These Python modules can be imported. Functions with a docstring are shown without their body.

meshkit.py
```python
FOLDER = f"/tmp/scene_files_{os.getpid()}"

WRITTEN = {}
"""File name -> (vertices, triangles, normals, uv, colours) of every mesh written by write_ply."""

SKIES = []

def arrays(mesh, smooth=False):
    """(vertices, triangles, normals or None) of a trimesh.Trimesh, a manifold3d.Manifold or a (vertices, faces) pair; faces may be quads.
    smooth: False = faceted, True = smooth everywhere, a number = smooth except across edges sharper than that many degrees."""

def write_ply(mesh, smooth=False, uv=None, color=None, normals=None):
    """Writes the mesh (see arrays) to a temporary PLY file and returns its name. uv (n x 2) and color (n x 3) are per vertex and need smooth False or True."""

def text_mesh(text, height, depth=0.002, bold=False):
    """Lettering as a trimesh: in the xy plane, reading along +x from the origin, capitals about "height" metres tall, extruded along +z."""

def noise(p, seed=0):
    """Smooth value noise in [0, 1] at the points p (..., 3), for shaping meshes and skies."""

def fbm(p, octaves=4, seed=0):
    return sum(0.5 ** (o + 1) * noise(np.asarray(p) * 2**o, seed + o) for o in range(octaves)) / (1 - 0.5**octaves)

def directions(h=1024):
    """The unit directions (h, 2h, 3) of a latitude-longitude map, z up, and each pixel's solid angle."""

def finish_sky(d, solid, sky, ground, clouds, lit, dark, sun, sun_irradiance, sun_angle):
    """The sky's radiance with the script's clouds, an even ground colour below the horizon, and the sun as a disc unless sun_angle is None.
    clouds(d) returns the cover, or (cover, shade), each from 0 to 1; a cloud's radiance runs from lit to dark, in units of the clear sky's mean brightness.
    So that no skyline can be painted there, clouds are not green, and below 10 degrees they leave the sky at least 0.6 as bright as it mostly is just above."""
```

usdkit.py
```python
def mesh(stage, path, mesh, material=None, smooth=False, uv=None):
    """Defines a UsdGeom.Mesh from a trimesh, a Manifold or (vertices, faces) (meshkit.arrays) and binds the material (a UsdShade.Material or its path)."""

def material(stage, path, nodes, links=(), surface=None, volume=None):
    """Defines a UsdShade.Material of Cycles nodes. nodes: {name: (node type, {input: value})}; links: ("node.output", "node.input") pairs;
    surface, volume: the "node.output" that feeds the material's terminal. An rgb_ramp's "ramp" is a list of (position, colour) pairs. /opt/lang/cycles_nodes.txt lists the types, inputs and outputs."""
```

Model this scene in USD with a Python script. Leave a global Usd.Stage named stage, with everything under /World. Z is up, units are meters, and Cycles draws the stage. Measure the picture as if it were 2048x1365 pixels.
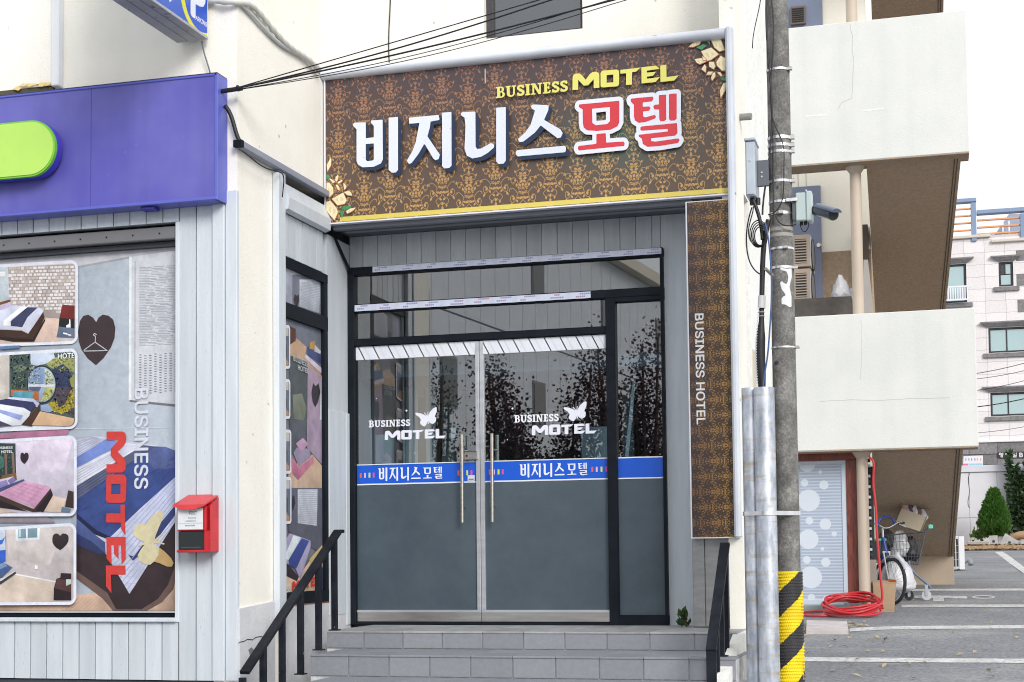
import math, random
import numpy as np, trimesh, shapely
from shapely.geometry import Polygon, LineString, Point, box as sbox, MultiPolygon
from shapely import affinity
from shapely.ops import unary_union
import usdkit, meshkit
from pxr import Usd, UsdGeom, UsdLux, UsdShade, Gf, Sdf, Vt

stage = Usd.Stage.CreateInMemory()
UsdGeom.Xform.Define(stage, '/World')
UsdGeom.Scope.Define(stage, '/World/Looks')
EYE = 1.55
# ------------------------------------------------------------------ camera, sky, sun, exposure
FPX, CYPX, YAW, PITCH, ROLL = 3031.07, 943.375, .275583, .054221, -.010652
_f = np.array([-math.sin(YAW) * math.cos(PITCH), math.cos(YAW) * math.cos(PITCH), math.sin(PITCH)])
_r = np.array([math.cos(YAW), math.sin(YAW), 0.]); _u = np.cross(_r, _f)
_r2 = _r * math.cos(ROLL) + _u * math.sin(ROLL); _u2 = -_r * math.sin(ROLL) + _u * math.cos(ROLL)
VIEW = np.array([_r2, -_u2, _f])
cam = UsdGeom.Camera.Define(stage, '/World/camera')
m4 = np.eye(4); m4[0, :3], m4[1, :3], m4[2, :3], m4[3, :3] = _r2, _u2, -_f, (0, 0, EYE)
cam.AddTransformOp().Set(Gf.Matrix4d(*m4.ravel().tolist()))
cam.CreateHorizontalApertureAttr(36.0); cam.CreateFocalLengthAttr(36.0 * FPX / 2048)
cam.CreateVerticalApertureOffsetAttr((CYPX - 682.5) / 2048 * 36.0)
cam.CreateClippingRangeAttr((0.05, 2000.))
cam.CreateExposureAttr(.84)
SUN_EL, SUN_AZ = math.radians(28), math.radians(143)          # azimuth clockwise from +y
sun_dir = np.array([math.sin(SUN_AZ) * math.cos(SUN_EL), math.cos(SUN_AZ) * math.cos(SUN_EL), math.sin(SUN_EL)])
sun = UsdLux.DistantLight.Define(stage, '/World/sun')
sun.CreateIntensityAttr(.36); sun.CreateAngleAttr(24.0); sun.CreateColorAttr((1, .97, .93)); sun.CreateNormalizeAttr(True)
_z = sun_dir; _x = np.cross([0, 0, 1], _z); _x /= np.linalg.norm(_x); _y = np.cross(_z, _x)
s4 = np.eye(4); s4[0, :3], s4[1, :3], s4[2, :3] = _x, _y, _z
sun.AddTransformOp().Set(Gf.Matrix4d(*s4.ravel().tolist()))
dome = UsdLux.DomeLight.Define(stage, '/World/sky')
sky_mat = usdkit.material(stage, '/World/Looks/sky', {
    'sky': ('sky_texture', {'sky_type': 'single_scattering', 'sun_disc': False, 'sun_elevation': SUN_EL, 'sun_rotation': SUN_AZ}),
    'tc': ('texture_coordinate', {}), 'n': ('noise_texture', {'scale': 2.2, 'detail': 5.0, 'roughness': .55}),
    'r': ('rgb_ramp', {'ramp': [(0, (.62, .62, .62)), (1, (.95, .95, .95))]}),
    'm': ('mix_color', {'blend_type': 'mix', 'b': (6.6, 6.55, 6.45), 'use_clamp': False}),
    'bg': ('background_shader', {'strength': .11})},
    [('tc.generated', 'n.vector'), ('n.fac', 'r.fac'), ('r.color', 'm.fac'), ('sky.color', 'm.a'), ('m.result', 'bg.color')], surface='bg.background')
UsdShade.MaterialBindingAPI.Apply(dome.GetPrim()).Bind(sky_mat)

# ------------------------------------------------------------------ geometry of the picture: pixel -> real plane
def ray(u, v): return VIEW.T @ np.array([(u - 1024) / FPX, (v - CYPX) / FPX, 1.])
O3 = np.array([0, 0, EYE])
def on_y(u, v, y): d = ray(u, v); return O3 + d * (y / d[1])
def on_x(u, v, x): d = ray(u, v); return O3 + d * (x / d[0])
def on_z(u, v, z): d = ray(u, v); return O3 + d * ((z - EYE) / d[2])
GY = [-80, 6, 13, 21.3, 24.5, 30, 48, 90, 400]; GZ = [0, 0, .35, .79, 1.01, 1.13, 1.67, 1.85, 1.85]
def G(y): return float(np.interp(y, GY, GZ))
def on_g(u, v):
    d = ray(u, v); a, b = 4., 90.
    for _ in range(50):
        c = (a + b) / 2; p = O3 + d * (c / d[1])
        if p[2] > G(c): a = c
        else: b = c
    return O3 + d * (a / d[1])
def crop(x0, y0, s): return lambda pts: [(x0 + x / s, y0 + y / s) for x, y in pts]
def pts_y(px, y): return [tuple(on_y(u, v, y)[[0, 2]]) for u, v in px]
def pts_x(px, x): return [tuple(on_x(u, v, x)[[1, 2]]) for u, v in px]
def poly(p):
    g = Polygon(p)
    return g if g.is_valid else g.buffer(0)
def rnd(g, r): return g.buffer(r).buffer(-2 * r).buffer(r)
def polys(g):
    if g.is_empty: return []
    return [p for p in getattr(g, 'geoms', [g]) if p.geom_type == 'Polygon' and p.area > 1e-9]

# ------------------------------------------------------------------ mesh helpers
cat_ = trimesh.util.concatenate
def bx(x0, x1, y0, y1, z0, z1):
    x0, x1 = sorted((x0, x1)); y0, y1 = sorted((y0, y1)); z0, z1 = sorted((z0, z1))
    b = trimesh.creation.box((x1 - x0, y1 - y0, z1 - z0)); b.apply_translation(((x0 + x1) / 2, (y0 + y1) / 2, (z0 + z1) / 2)); return b
def bbx(x0, x1, y0, y1, z0, z1, c=.006):
    """box with chamfered edges"""
    x0, x1 = sorted((x0, x1)); y0, y1 = sorted((y0, y1)); z0, z1 = sorted((z0, z1))
    P = []
    for sx in (0, 1):
        for sy in (0, 1):
            for sz in (0, 1):
                p = [(x0, x1)[sx], (y0, y1)[sy], (z0, z1)[sz]]; d = [(1, -1)[sx], (1, -1)[sy], (1, -1)[sz]]
                for k in range(3):
                    q = [p[i] + (0 if i == k else d[i] * c) for i in range(3)]; P.append(q)
    return trimesh.convex.convex_hull(np.array(P))
def hull(P): return trimesh.convex.convex_hull(np.array(P, float))
def ex_y(g, y0, y1):
    """shape g in (x,z) extruded between y0 and y1"""
    out = []
    for p in polys(g):
        m = trimesh.creation.extrude_polygon(p, abs(y1 - y0), engine='earcut')
        v = m.vertices.copy(); a = min(y0, y1)
        m = trimesh.Trimesh(np.c_[v[:, 0], a + abs(y1 - y0) - v[:, 2], v[:, 1]], m.faces, process=False); out.append(m)
    return cat_(out)
def ex_x(g, x0, x1):
    """shape g in (y,z) extruded between x0 and x1"""
    out = []
    for p in polys(g):
        m = trimesh.creation.extrude_polygon(p, abs(x1 - x0), engine='earcut'); v = m.vertices.copy()
        m = trimesh.Trimesh(np.c_[min(x0, x1) + v[:, 2], v[:, 0], v[:, 1]], m.faces, process=False); out.append(m)
    return cat_(out)
def ex_z(g, z0, z1):
    out = []
    for p in polys(g):
        m = trimesh.creation.extrude_polygon(p, abs(z1 - z0), engine='earcut'); m.apply_translation((0, 0, min(z0, z1))); out.append(m)
    return cat_(out)
def tube(P, r, n=8, closed=False):
    P = np.asarray(P, float); N = len(P); rr = np.full(N, r) if np.ndim(r) == 0 else np.asarray(r, float)
    T = np.gradient(P, axis=0) if not closed else np.roll(P, -1, 0) - np.roll(P, 1, 0)
    T /= np.maximum(np.linalg.norm(T, axis=1, keepdims=True), 1e-9)
    up = np.array([0, 0, 1.]) if abs(T[0][2]) < .9 else np.array([1., 0, 0]); a = np.cross(T[0], up); a /= np.linalg.norm(a)
    V = []
    for i in range(N):
        a = a - T[i] * (a @ T[i]); a /= np.linalg.norm(a); b = np.cross(T[i], a)
        t = np.arange(n) / n * 2 * np.pi
        V.append(P[i] + rr[i] * (np.cos(t)[:, None] * a + np.sin(t)[:, None] * b))
    V = np.vstack(V); Fc = []
    M = N if closed else N - 1
    for i in range(M):
        for k in range(n):
            j = (i + 1) % N; k2 = (k + 1) % n
            Fc += [(i * n + k, i * n + k2, j * n + k2), (i * n + k, j * n + k2, j * n + k)]
    if not closed:
        V = np.vstack([V, P[0], P[-1]])
        for k in range(n):
            k2 = (k + 1) % n; Fc += [(N * n, k2, k), (N * n + 1, (N - 1) * n + k, (N - 1) * n + k2)]
    return trimesh.Trimesh(V, Fc, process=False)
def cyl(p, q, r, n=20, r2=None): return tube([p, q], [r, r if r2 is None else r2], n)
def spline(P, n=40):
    from scipy.interpolate import CubicSpline
    P = np.asarray(P, float); t = np.r_[0, np.cumsum(np.linalg.norm(np.diff(P, axis=0), axis=1))]
    return CubicSpline(t, P)(np.linspace(0, t[-1], n))
def ring(c, r, h, t, n=28):
    """band round a vertical pole"""
    a = trimesh.creation.annulus(r, r + t, h, sections=n); a.apply_translation(c); return a

# ------------------------------------------------------------------ prims
used, origin = {}, {}
def numbered(parent, name):
    k = (parent, name); n = used.get(k, 0); used[k] = n + 1
    return name if n == 0 else f'{name}_{n:03d}'
def setd(p, **kw):
    for k, v in kw.items():
        if v: p.SetCustomDataByKey(k, v)
def thing(name, label, cat, base=(0, 0, 0), group=None, kind=None):
    path = '/World/' + numbered('/World', name)
    x = UsdGeom.Xform.Define(stage, path); x.AddTranslateOp().Set(Gf.Vec3d(*map(float, base)))
    origin[path] = np.array(base, float); setd(x.GetPrim(), label=label, category=cat, group=group, kind=kind)
    return path
def part(parent, name, mesh, mat, smooth=False, label=None, kind=None):
    path = parent + '/' + numbered(parent, name)
    root = '/'.join(path.split('/')[:3]); o = origin.get(root, np.zeros(3))
    m = mesh.copy() if isinstance(mesh, trimesh.Trimesh) else mesh
    m.apply_translation(-o); g = usdkit.mesh(stage, path, m, mat, smooth); setd(g.GetPrim(), label=label, kind=kind)
    return path
def solo(name, mesh, mat, label, cat=None, group=None, kind=None, smooth=False):
    path = '/World/' + numbered('/World', name)
    g = usdkit.mesh(stage, path, mesh, mat, smooth); setd(g.GetPrim(), label=label, category=cat, group=group, kind=kind)
    return path
def copy_of(src, name, base, label, cat, group=None, rotz=0):
    path = '/World/' + numbered('/World', name); x = UsdGeom.Xform.Define(stage, path)
    x.AddTranslateOp().Set(Gf.Vec3d(*map(float, base)))
    if rotz: x.AddRotateZOp().Set(rotz)
    p = x.GetPrim(); p.GetReferences().AddInternalReference(src); p.SetInstanceable(True)
    setd(p, label=label, category=cat, group=group); return path

# ------------------------------------------------------------------ materials
def lin(c, k=1.0):
    c = np.asarray(c, float) / 255
    return tuple(np.where(c <= .04045, c / 12.92, ((c + .055) / 1.055) ** 2.4) * k)
_mats = {}
def paint(name, c, c2=None, rough=.6, scale=3., bump=0., bscale=60., metal=0., spec=.5, detail=4., lo=.35, hi=.65, speck=None, stretch=None, coat=0., streak=None):
    """two-tone worn surface: c/c2 linear colours mixed by noise in world space, fine relief by bump, optional dark specks"""
    if name in _mats: return _mats[name]
    c2 = c if c2 is None else c2
    N = {'g': ('geometry', {}), 'mp': ('mapping', {'scale': stretch or (1, 1, 1)}), 'n': ('noise_texture', {'scale': scale, 'detail': detail, 'roughness': .6}),
         'r': ('rgb_ramp', {'ramp': [(0, c), (lo, c), (hi, c2), (1, c2)]}), 'p': ('principled_bsdf', {'roughness': rough, 'metallic': metal, 'specular_ior_level': spec, 'coat_weight': coat})}
    L = [('g.position', 'mp.vector'), ('mp.vector', 'n.vector'), ('n.fac', 'r.fac')]
    col = 'r.color'
    if speck:
        N['n2'] = ('noise_texture', {'scale': speck[0], 'detail': 2.0}); N['r2'] = ('rgb_ramp', {'ramp': [(0, (0, 0, 0)), (speck[1], (0, 0, 0)), (min(1, speck[1] + .05), (1, 1, 1)), (1, (1, 1, 1))]})
        N['mx'] = ('mix_color', {'b': speck[2]}); L += [('mp.vector', 'n2.vector'), ('n2.fac', 'r2.fac'), ('r2.color', 'mx.fac'), (col, 'mx.a')]; col = 'mx.result'
    if streak:
        N['mps'] = ('mapping', {'scale': (5, 5, .28)}); N['ns'] = ('noise_texture', {'scale': streak[0], 'detail': 5.0, 'roughness': .6}); N['rs'] = ('rgb_ramp', {'ramp': [(.45, (1, 1, 1)), (.72, streak[1])]}); N['ms'] = ('mix_color', {'blend_type': 'multiply', 'fac': 1.0})
        L += [('g.position', 'mps.vector'), ('mps.vector', 'ns.vector'), ('ns.fac', 'rs.fac'), (col, 'ms.a'), ('rs.color', 'ms.b')]; col = 'ms.result'
    L.append((col, 'p.base_color'))
    if bump:
        N['nb'] = ('noise_texture', {'scale': bscale, 'detail': 3.0}); N['b'] = ('bump', {'strength': 1.0, 'distance': bump}); L += [('mp.vector', 'nb.vector'), ('nb.fac', 'b.height'), ('b.normal', 'p.normal')]
    _mats[name] = usdkit.material(stage, '/World/Looks/' + name, N, L, surface='p.BSDF'); return _mats[name]
def flat(name, rgb, rough=.5, k=.9, **kw):
    c = lin(rgb, k); return paint(name, c, tuple(np.array(c) * .93), rough, **kw)

STUCCO = paint('stucco', (.89, .875, .815), (.85, .83, .765), .85, 2.2, .0025, 110, speck=(9, .74, (.45, .42, .36)), streak=(.5, (.95, .945, .93)))
STUCCOW = paint('white_stucco', (.83, .83, .81), (.76, .76, .73), .85, 1.6, .012, 14)
PLINTH = paint('cement_paint', (.66, .67, .70), (.52, .53, .56), .8, 4, .003, 50)
SIDING = [paint(f'siding_{i}', tuple(np.array((.565, .615, .665)) * k), tuple(np.array((.50, .55, .60)) * k), .55, 2.5, .0012, 40, stretch=(6, 6, .5), speck=(34, .70, (.30, .32, .36))) for i, k in enumerate((1.0, .95, 1.05))]
TRIM = paint('pale_trim', (.62, .67, .725), (.55, .60, .655), .5, 3, .001, 40, stretch=(6, 6, .6))
BACK = paint('dark_gap', (.05, .055, .07), rough=.8)
BLACK = paint('black_metal', (.006, .009, .014), (.010, .014, .020), .5, 6, spec=.12)
RAIL = paint('black_rail_paint', (.008, .010, .015), (.018, .02, .028), .5, 9, .0006, 80, speck=(26, .73, (.35, .37, .42)), spec=.12)
ALU = paint('aluminium', (.72, .74, .78), (.60, .62, .66), .32, 3, metal=.85, stretch=(1, 1, 5))
STEEL = paint('brushed_steel', (.62, .60, .57), (.5, .48, .46), .24, 4, metal=1., stretch=(1, 1, 9))
FRAMEW = paint('sign_frame_paint', (.66, .70, .77), (.57, .61, .68), .35, 3, speck=(6, .72, (.30, .31, .31)))
WHITE = paint('white_vinyl', (.80, .82, .90), (.77, .79, .87), .4)
TILE = [paint(f'step_tile_{i}', tuple(np.array((.235, .247, .280)) * k), tuple(np.array((.21, .22, .25)) * k), .55, 30, .0008, 160) for i, k in enumerate((1., .95, 1.05))]
TREAD = [paint(f'tread_tile_{i}', tuple(np.array((.36, .365, .38)) * k), tuple(np.array((.26, .265, .275)) * k), .6, 9, .0008, 120) for i, k in enumerate((1., .9, 1.08))]
GROUT = paint('grout', (.62, .63, .65), (.40, .40, .41), .9, 12)

def glass(name, tint, rough=0.0, ior=1.5, extra=0.):
    return usdkit.material(stage, '/World/Looks/' + name, {
        't': ('transparent_bsdf', {'color': tint}), 'g': ('glossy_bsdf', {'color': (1, 1, 1), 'roughness': rough}),
        'f': ('fresnel', {'IOR': ior}), 'a': ('math', {'math_type': 'add', 'value2': extra, 'use_clamp': True}), 'm': ('mix_closure', {}),
        'ge': ('geometry', {}), 'inv': ('math', {'math_type': 'subtract', 'value1': 1.0}), 'k': ('math', {'math_type': 'multiply'})},
        [('f.fac', 'a.value1'), ('ge.backfacing', 'inv.value2'), ('a.value', 'k.value1'), ('inv.value', 'k.value2'), ('k.value', 'm.fac'), ('t.BSDF', 'm.closure1'), ('g.BSDF', 'm.closure2')], surface='m.closure')
GLASS = glass('clear_glass', (.76, .85, .88), 0.0, 1.5, .20)
FROST = usdkit.material(stage, '/World/Looks/frosted_glass', {
    'g': ('geometry', {}), 'n': ('noise_texture', {'scale': 1.1, 'detail': 12.0, 'roughness': .78}), 'r': ('rgb_ramp', {'ramp': [(.32, (.040, .062, .084)), (.68, (.078, .108, .136))]}),
    'nb': ('noise_texture', {'scale': 260.0, 'detail': 1.0}), 'b': ('bump', {'strength': .6, 'distance': .002}),
    'p': ('principled_bsdf', {'roughness': .42, 'specular_ior_level': .6}), 't': ('transparent_bsdf', {'color': (.6, .66, .68)}), 'm': ('mix_closure', {'fac': .12})},
    [('g.position', 'n.vector'), ('n.fac', 'r.fac'), ('r.color', 'p.base_color'), ('g.position', 'nb.vector'), ('nb.fac', 'b.height'), ('b.normal', 'p.normal'), ('p.BSDF', 'm.closure1'), ('t.BSDF', 'm.closure2')], surface='m.closure')
PRINT = usdkit.material(stage, '/World/Looks/printed_vinyl', {
    'a': ('attribute', {'attribute': 'col'}), 'g': ('geometry', {}), 'n': ('noise_texture', {'scale': 420.0, 'detail': 2.0}), 'r': ('rgb_ramp', {'ramp': [(.3, (.82, .82, .82)), (.7, (1.12, 1.12, 1.12))]}),
    'm': ('mix_color', {'blend_type': 'multiply', 'fac': 1.0, 'use_clamp': False}), 'p': ('principled_bsdf', {'roughness': .38})},
    [('a.color', 'm.a'), ('g.position', 'n.vector'), ('n.fac', 'r.fac'), ('r.color', 'm.b'), ('m.result', 'p.base_color')], surface='p.BSDF')

PHOTO = usdkit.material(stage, '/World/Looks/photo_vinyl', {
    'a': ('attribute', {'attribute': 'col'}), 'g': ('geometry', {}), 'n': ('noise_texture', {'scale': 300.0, 'detail': 2.0}), 'r': ('rgb_ramp', {'ramp': [(.3, (.86, .86, .86)), (.7, (1.08, 1.08, 1.08))]}),
    'n2': ('noise_texture', {'scale': 16.0, 'detail': 6.0, 'roughness': .62, 'distortion': .6}), 'r2': ('rgb_ramp', {'ramp': [(.3, (.86, .86, .87)), (.68, (1.08, 1.08, 1.07))]}), 'm2': ('mix_color', {'blend_type': 'multiply', 'fac': 1.0, 'use_clamp': False}),
    'm': ('mix_color', {'blend_type': 'multiply', 'fac': 1.0, 'use_clamp': False}), 'p': ('principled_bsdf', {'roughness': .42, 'specular_ior_level': .3})},
    [('a.color', 'm.a'), ('g.position', 'n.vector'), ('n.fac', 'r.fac'), ('r.color', 'm.b'), ('m.result', 'm2.a'), ('g.position', 'n2.vector'), ('n2.fac', 'r2.fac'), ('r2.color', 'm2.b'), ('m2.result', 'p.base_color')], surface='p.BSDF')

class Print:
    """flat printed picture: polygons on one plane, each with its ink colour, stacked a fraction of a millimetre apart"""
    def __init__(s, axis, at, to2d): s.axis, s.at, s.to2d, s.V, s.F, s.C, s.n, s.k, s.soft = axis, at, to2d, [], [], [], 0, 0, False
    def shape(s, g, col, fn=None, step=True):
        if step: s.k += 1
        off = s.k * .00025
        if s.soft and fn is None and not g.is_empty and g.area > .0012:      # pictures shade softly: cells with their own tone
            x0, z0, x1, z1 = g.bounds; c = .022 if g.area < .05 else .032; cells = [g.intersection(sbox(x, z, x + c, z + c)) for x in np.arange(x0, x1, c) for z in np.arange(z0, z1, c)]
            base_ = np.array(lin(col, .92)); zc = (z0 + z1) / 2; hh = max(z1 - z0, .05)
            fn = lambda x, z: base_ * (1 + .75 * (meshkit.fbm([x * 11, z * 11, s.k * 3.1], 3) - .5) + .20 * (z - zc) / hh)
            g = MultiPolygon([q for w_ in cells for q in polys(w_)])
        for p in polys(g):
            v, f = trimesh.creation.triangulate_polygon(p, engine='earcut')
            if len(f) == 0: continue
            keep = np.unique(f); re_ = np.full(len(v), -1); re_[keep] = np.arange(len(keep)); v, f = v[keep], re_[f]
            w = np.c_[v[:, 0], np.full(len(v), s.at - off), v[:, 1]] if s.axis == 'y' else np.c_[np.full(len(v), s.at + off), v[:, 0], v[:, 1]]
            n = np.cross(w[f[:, 1]] - w[f[:, 0]], w[f[:, 2]] - w[f[:, 0]]); flip = (n[:, 1] > 0) if s.axis == 'y' else (n[:, 0] < 0)
            f = f.copy(); f[flip] = f[flip][:, ::-1]
            s.V.append(w); s.F.append(f + s.n); s.n += len(w)
            s.C.append(np.array([fn(*q) for q in v]) if fn else np.tile(lin(col, .92), (len(v), 1)))
    def px(s, pts, col, clip=None, r=0):
        g = poly(s.to2d(pts))
        if r: g = rnd(g, r)
        if clip is not None: g = g.intersection(clip)
        s.shape(g, col)
    def line(s, pts, w, col, clip=None):
        g = LineString(s.to2d(pts)).buffer(w / 2)
        if clip is not None: g = g.intersection(clip)
        s.shape(g, col)
    def many(s, gs, col, clip=None, fn=None):
        s.k += 1
        for g in gs:
            g = g if clip is None else g.intersection(clip)
            s.shape(g, col, fn, step=False)
    def build(s, parent, name, label=None, kind=None, mat=None):
        m = trimesh.Trimesh(np.vstack(s.V), np.vstack(s.F), process=False); path = part(parent, name, m, mat or PRINT, label=label, kind=kind)
        pv = UsdGeom.PrimvarsAPI(stage.GetPrimAtPath(path)).CreatePrimvar('col', Sdf.ValueTypeNames.Color3fArray, 'vertex')
        pv.Set(Vt.Vec3fArray.FromNumpy(np.vstack(s.C).astype(np.float32))); return path

# ================================================================== ground
rng = random.Random(7); nrs = np.random.RandomState(3)
ASPHALT = usdkit.material(stage, '/World/Looks/asphalt', {
    'g': ('geometry', {}), 'n': ('noise_texture', {'scale': .55, 'detail': 6.0, 'roughness': .62}), 'r': ('rgb_ramp', {'ramp': [(.3, (.135, .142, .158)), (.55, (.185, .193, .21)), (.72, (.27, .272, .275))]}),
    'n2': ('noise_texture', {'scale': 26.0, 'detail': 6.0, 'roughness': .8}), 'r2': ('rgb_ramp', {'ramp': [(.34, (.45, .45, .45)), (.66, (1.55, 1.55, 1.55))]}), 'mx': ('mix_color', {'blend_type': 'multiply', 'fac': 1.0, 'use_clamp': False}),
    'mp': ('mapping', {'scale': (.35, 2.2, 1)}), 'n3': ('noise_texture', {'scale': .8, 'detail': 5.0, 'roughness': .7}), 'r3': ('rgb_ramp', {'ramp': [(.56, (0, 0, 0)), (.7, (.55, .55, .55))]}), 'm3': ('mix_color', {'b': (.36, .345, .31)}),
    'b': ('bump', {'strength': 1.0, 'distance': .006}), 'p': ('principled_bsdf', {'roughness': .85})},
    [('g.position', 'n.vector'), ('n.fac', 'r.fac'), ('g.position', 'n2.vector'), ('n2.fac', 'r2.fac'), ('r.color', 'mx.a'), ('r2.color', 'mx.b'), ('g.position', 'mp.vector'), ('mp.vector', 'n3.vector'), ('n3.fac', 'r3.fac'),
     ('mx.result', 'm3.a'), ('r3.color', 'm3.fac'), ('m3.result', 'p.base_color'), ('n2.fac', 'b.height'), ('b.normal', 'p.normal')], surface='p.BSDF')
gx = [-150, -60, -30, -15, 0, 15, 30, 60, 150]; V, Fc = [], []
for y in GY:
    for x in gx: V.append((x, y, G(y)))
for i in range(len(GY) - 1):
    for j in range(len(gx) - 1):
        a = i * len(gx) + j; Fc += [(a, a + 1, a + len(gx) + 1), (a, a + len(gx) + 1, a + len(gx))]
solo('asphalt_ground', trimesh.Trimesh(V, Fc, process=False), ASPHALT, 'worn grey asphalt of the street and the parking lot', kind='structure')

# ================================================================== motel building
DY, SY, FY = 11.0, 10.48, 9.04
X0 = on_y(700, 1000, DY)[0]                      # return wall plane (faces +x)
XR = on_y(1476, 600, SY)[0]                      # right side wall plane
LAND = on_y(965, 1250, DY)[2]                    # landing level
def zy(v, u=714, y=DY): return on_y(u, v, y)[2]
XL = -9.2; TOP = EYE + 7.6
motel = thing('motel_building', 'cream stucco motel with grey plank cladding and a recessed glass entrance', 'building', (-4.4, 9.0, G(9)))
def P(name, m, mat, **k): return part(motel, name, m, mat, **k)
# left wing front wall: stucco above, shop window opening below
WX1 = on_y(352, 800, FY)[0]; WZ0, WZ1 = on_y(352, 1236, FY)[2], on_y(352, 445, FY)[2]
STRIPX = on_y(128, 90, FY)[0]
wall_top = on_y(448, 404, FY)[2] + .05
lw = P('front_wall', cat_([bx(XL, X0 - .17, FY, FY + .25, wall_top, TOP), bx(X0 - .17, X0, FY, FY + .25, G(9) - .1, TOP)]), STUCCO)
P('roof', bx(XL, XR, FY, 14.0, TOP, TOP + .15), STUCCOW)
P('backing_wall', cat_([bx(XL, WX1, FY + .05, FY + .25, G(9) - .1, WZ0), bx(WX1, X0 - .17, FY + .05, FY + .25, G(9) - .1, wall_top), bx(XL, WX1, FY + .05, FY + .25, WZ1, wall_top)]), BACK)
# planks of the shop front: seams at 33 px
pw = (on_y(461, 1300, FY)[0] - on_y(29, 1300, FY)[0]) / 13
SEAM0 = on_y(29, 1300, FY)[0]
sid = P('plank_cladding', bx(XL, XL + .02, FY + .01, FY + .05, G(9), wall_top), BACK)
zb = on_y(352, 1361, FY)[2]; zs = on_y(352, 1243, FY)[2]
for i in range(-16, 13):
    a, b = SEAM0 + i * pw + .004, SEAM0 + (i + 1) * pw - .004
    if b < XL: continue
    d = rng.uniform(-.0015, .0015)
    if b < WX1 + .02:
        part(sid, 'plank', bx(a, b, FY + d, FY + .05, zb, zs - .004), SIDING[i % 3])
        part(sid, 'plank', bx(a, b, FY + d, FY + .05, WZ1 + .004, wall_top), SIDING[(i * 7 + 1) % 3])
    elif a < WX1:
        part(sid, 'plank', bx(WX1 + .03, b, FY + d, FY + .05, zb, wall_top), SIDING[i % 3])
        part(sid, 'plank', bx(a, WX1 + .026, FY + d, FY + .05, zb, zs - .004), SIDING[i % 3]); part(sid, 'plank', bx(a, WX1 + .026, FY + d, FY + .05, WZ1 + .004, wall_top), SIDING[i % 3])
    else:
        part(sid, 'plank', bx(a, min(b, X0 - .175), FY + d, FY + .05, zb, wall_top), SIDING[i % 3])
P('base_course', bx(XL, X0 - .17, FY + .02, FY + .05, G(9) - .1, zb - .004), BACK)
P('corner_trim', cat_([bbx(X0 - .172, X0 - .085, FY - .022, FY + .02, zb, wall_top + .0, .004), bbx(X0 - .08, X0 + .004, FY - .014, FY + .02, zb, wall_top + .02, .004)]), TRIM)
# shop window
GYW = FY + .10
sw = P('shop_window', cat_([bx(XL, WX1, GYW - .03, GYW + .05, WZ0, on_y(352, 1222, GYW)[2]), bx(XL, WX1, GYW + .012, GYW + .05, WZ0, WZ1)]), BLACK)
part(sw, 'sill', bbx(XL, WX1 + .012, FY - .03, GYW - .03, zs - .004, on_y(352, 1236, FY)[2], .004), TRIM)
part(sw, 'sill_rail', cat_([bx(XL, WX1, GYW - .045, GYW - .031, WZ0 + .03, WZ0 + .042)]), ALU)
part(sw, 'shutter_box', bbx(XL, WX1 - .003, FY + .012, GYW + .01, on_y(352, 476, FY)[2], on_y(352, 451, FY)[2], .006), flat('shutter_box_grey', (118, 118, 122), .45))
part(sw, 'shutter_slot', bx(XL, WX1 - .003, GYW - .035, GYW + .01, on_y(352, 487, FY)[2], on_y(352, 478, FY)[2]), BACK)
part(sw, 'edge_trim', bbx(WX1 - .001, WX1 + .027, FY - .012, GYW + .02, WZ0 - .03, WZ1 + .0, .003), TRIM)
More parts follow.
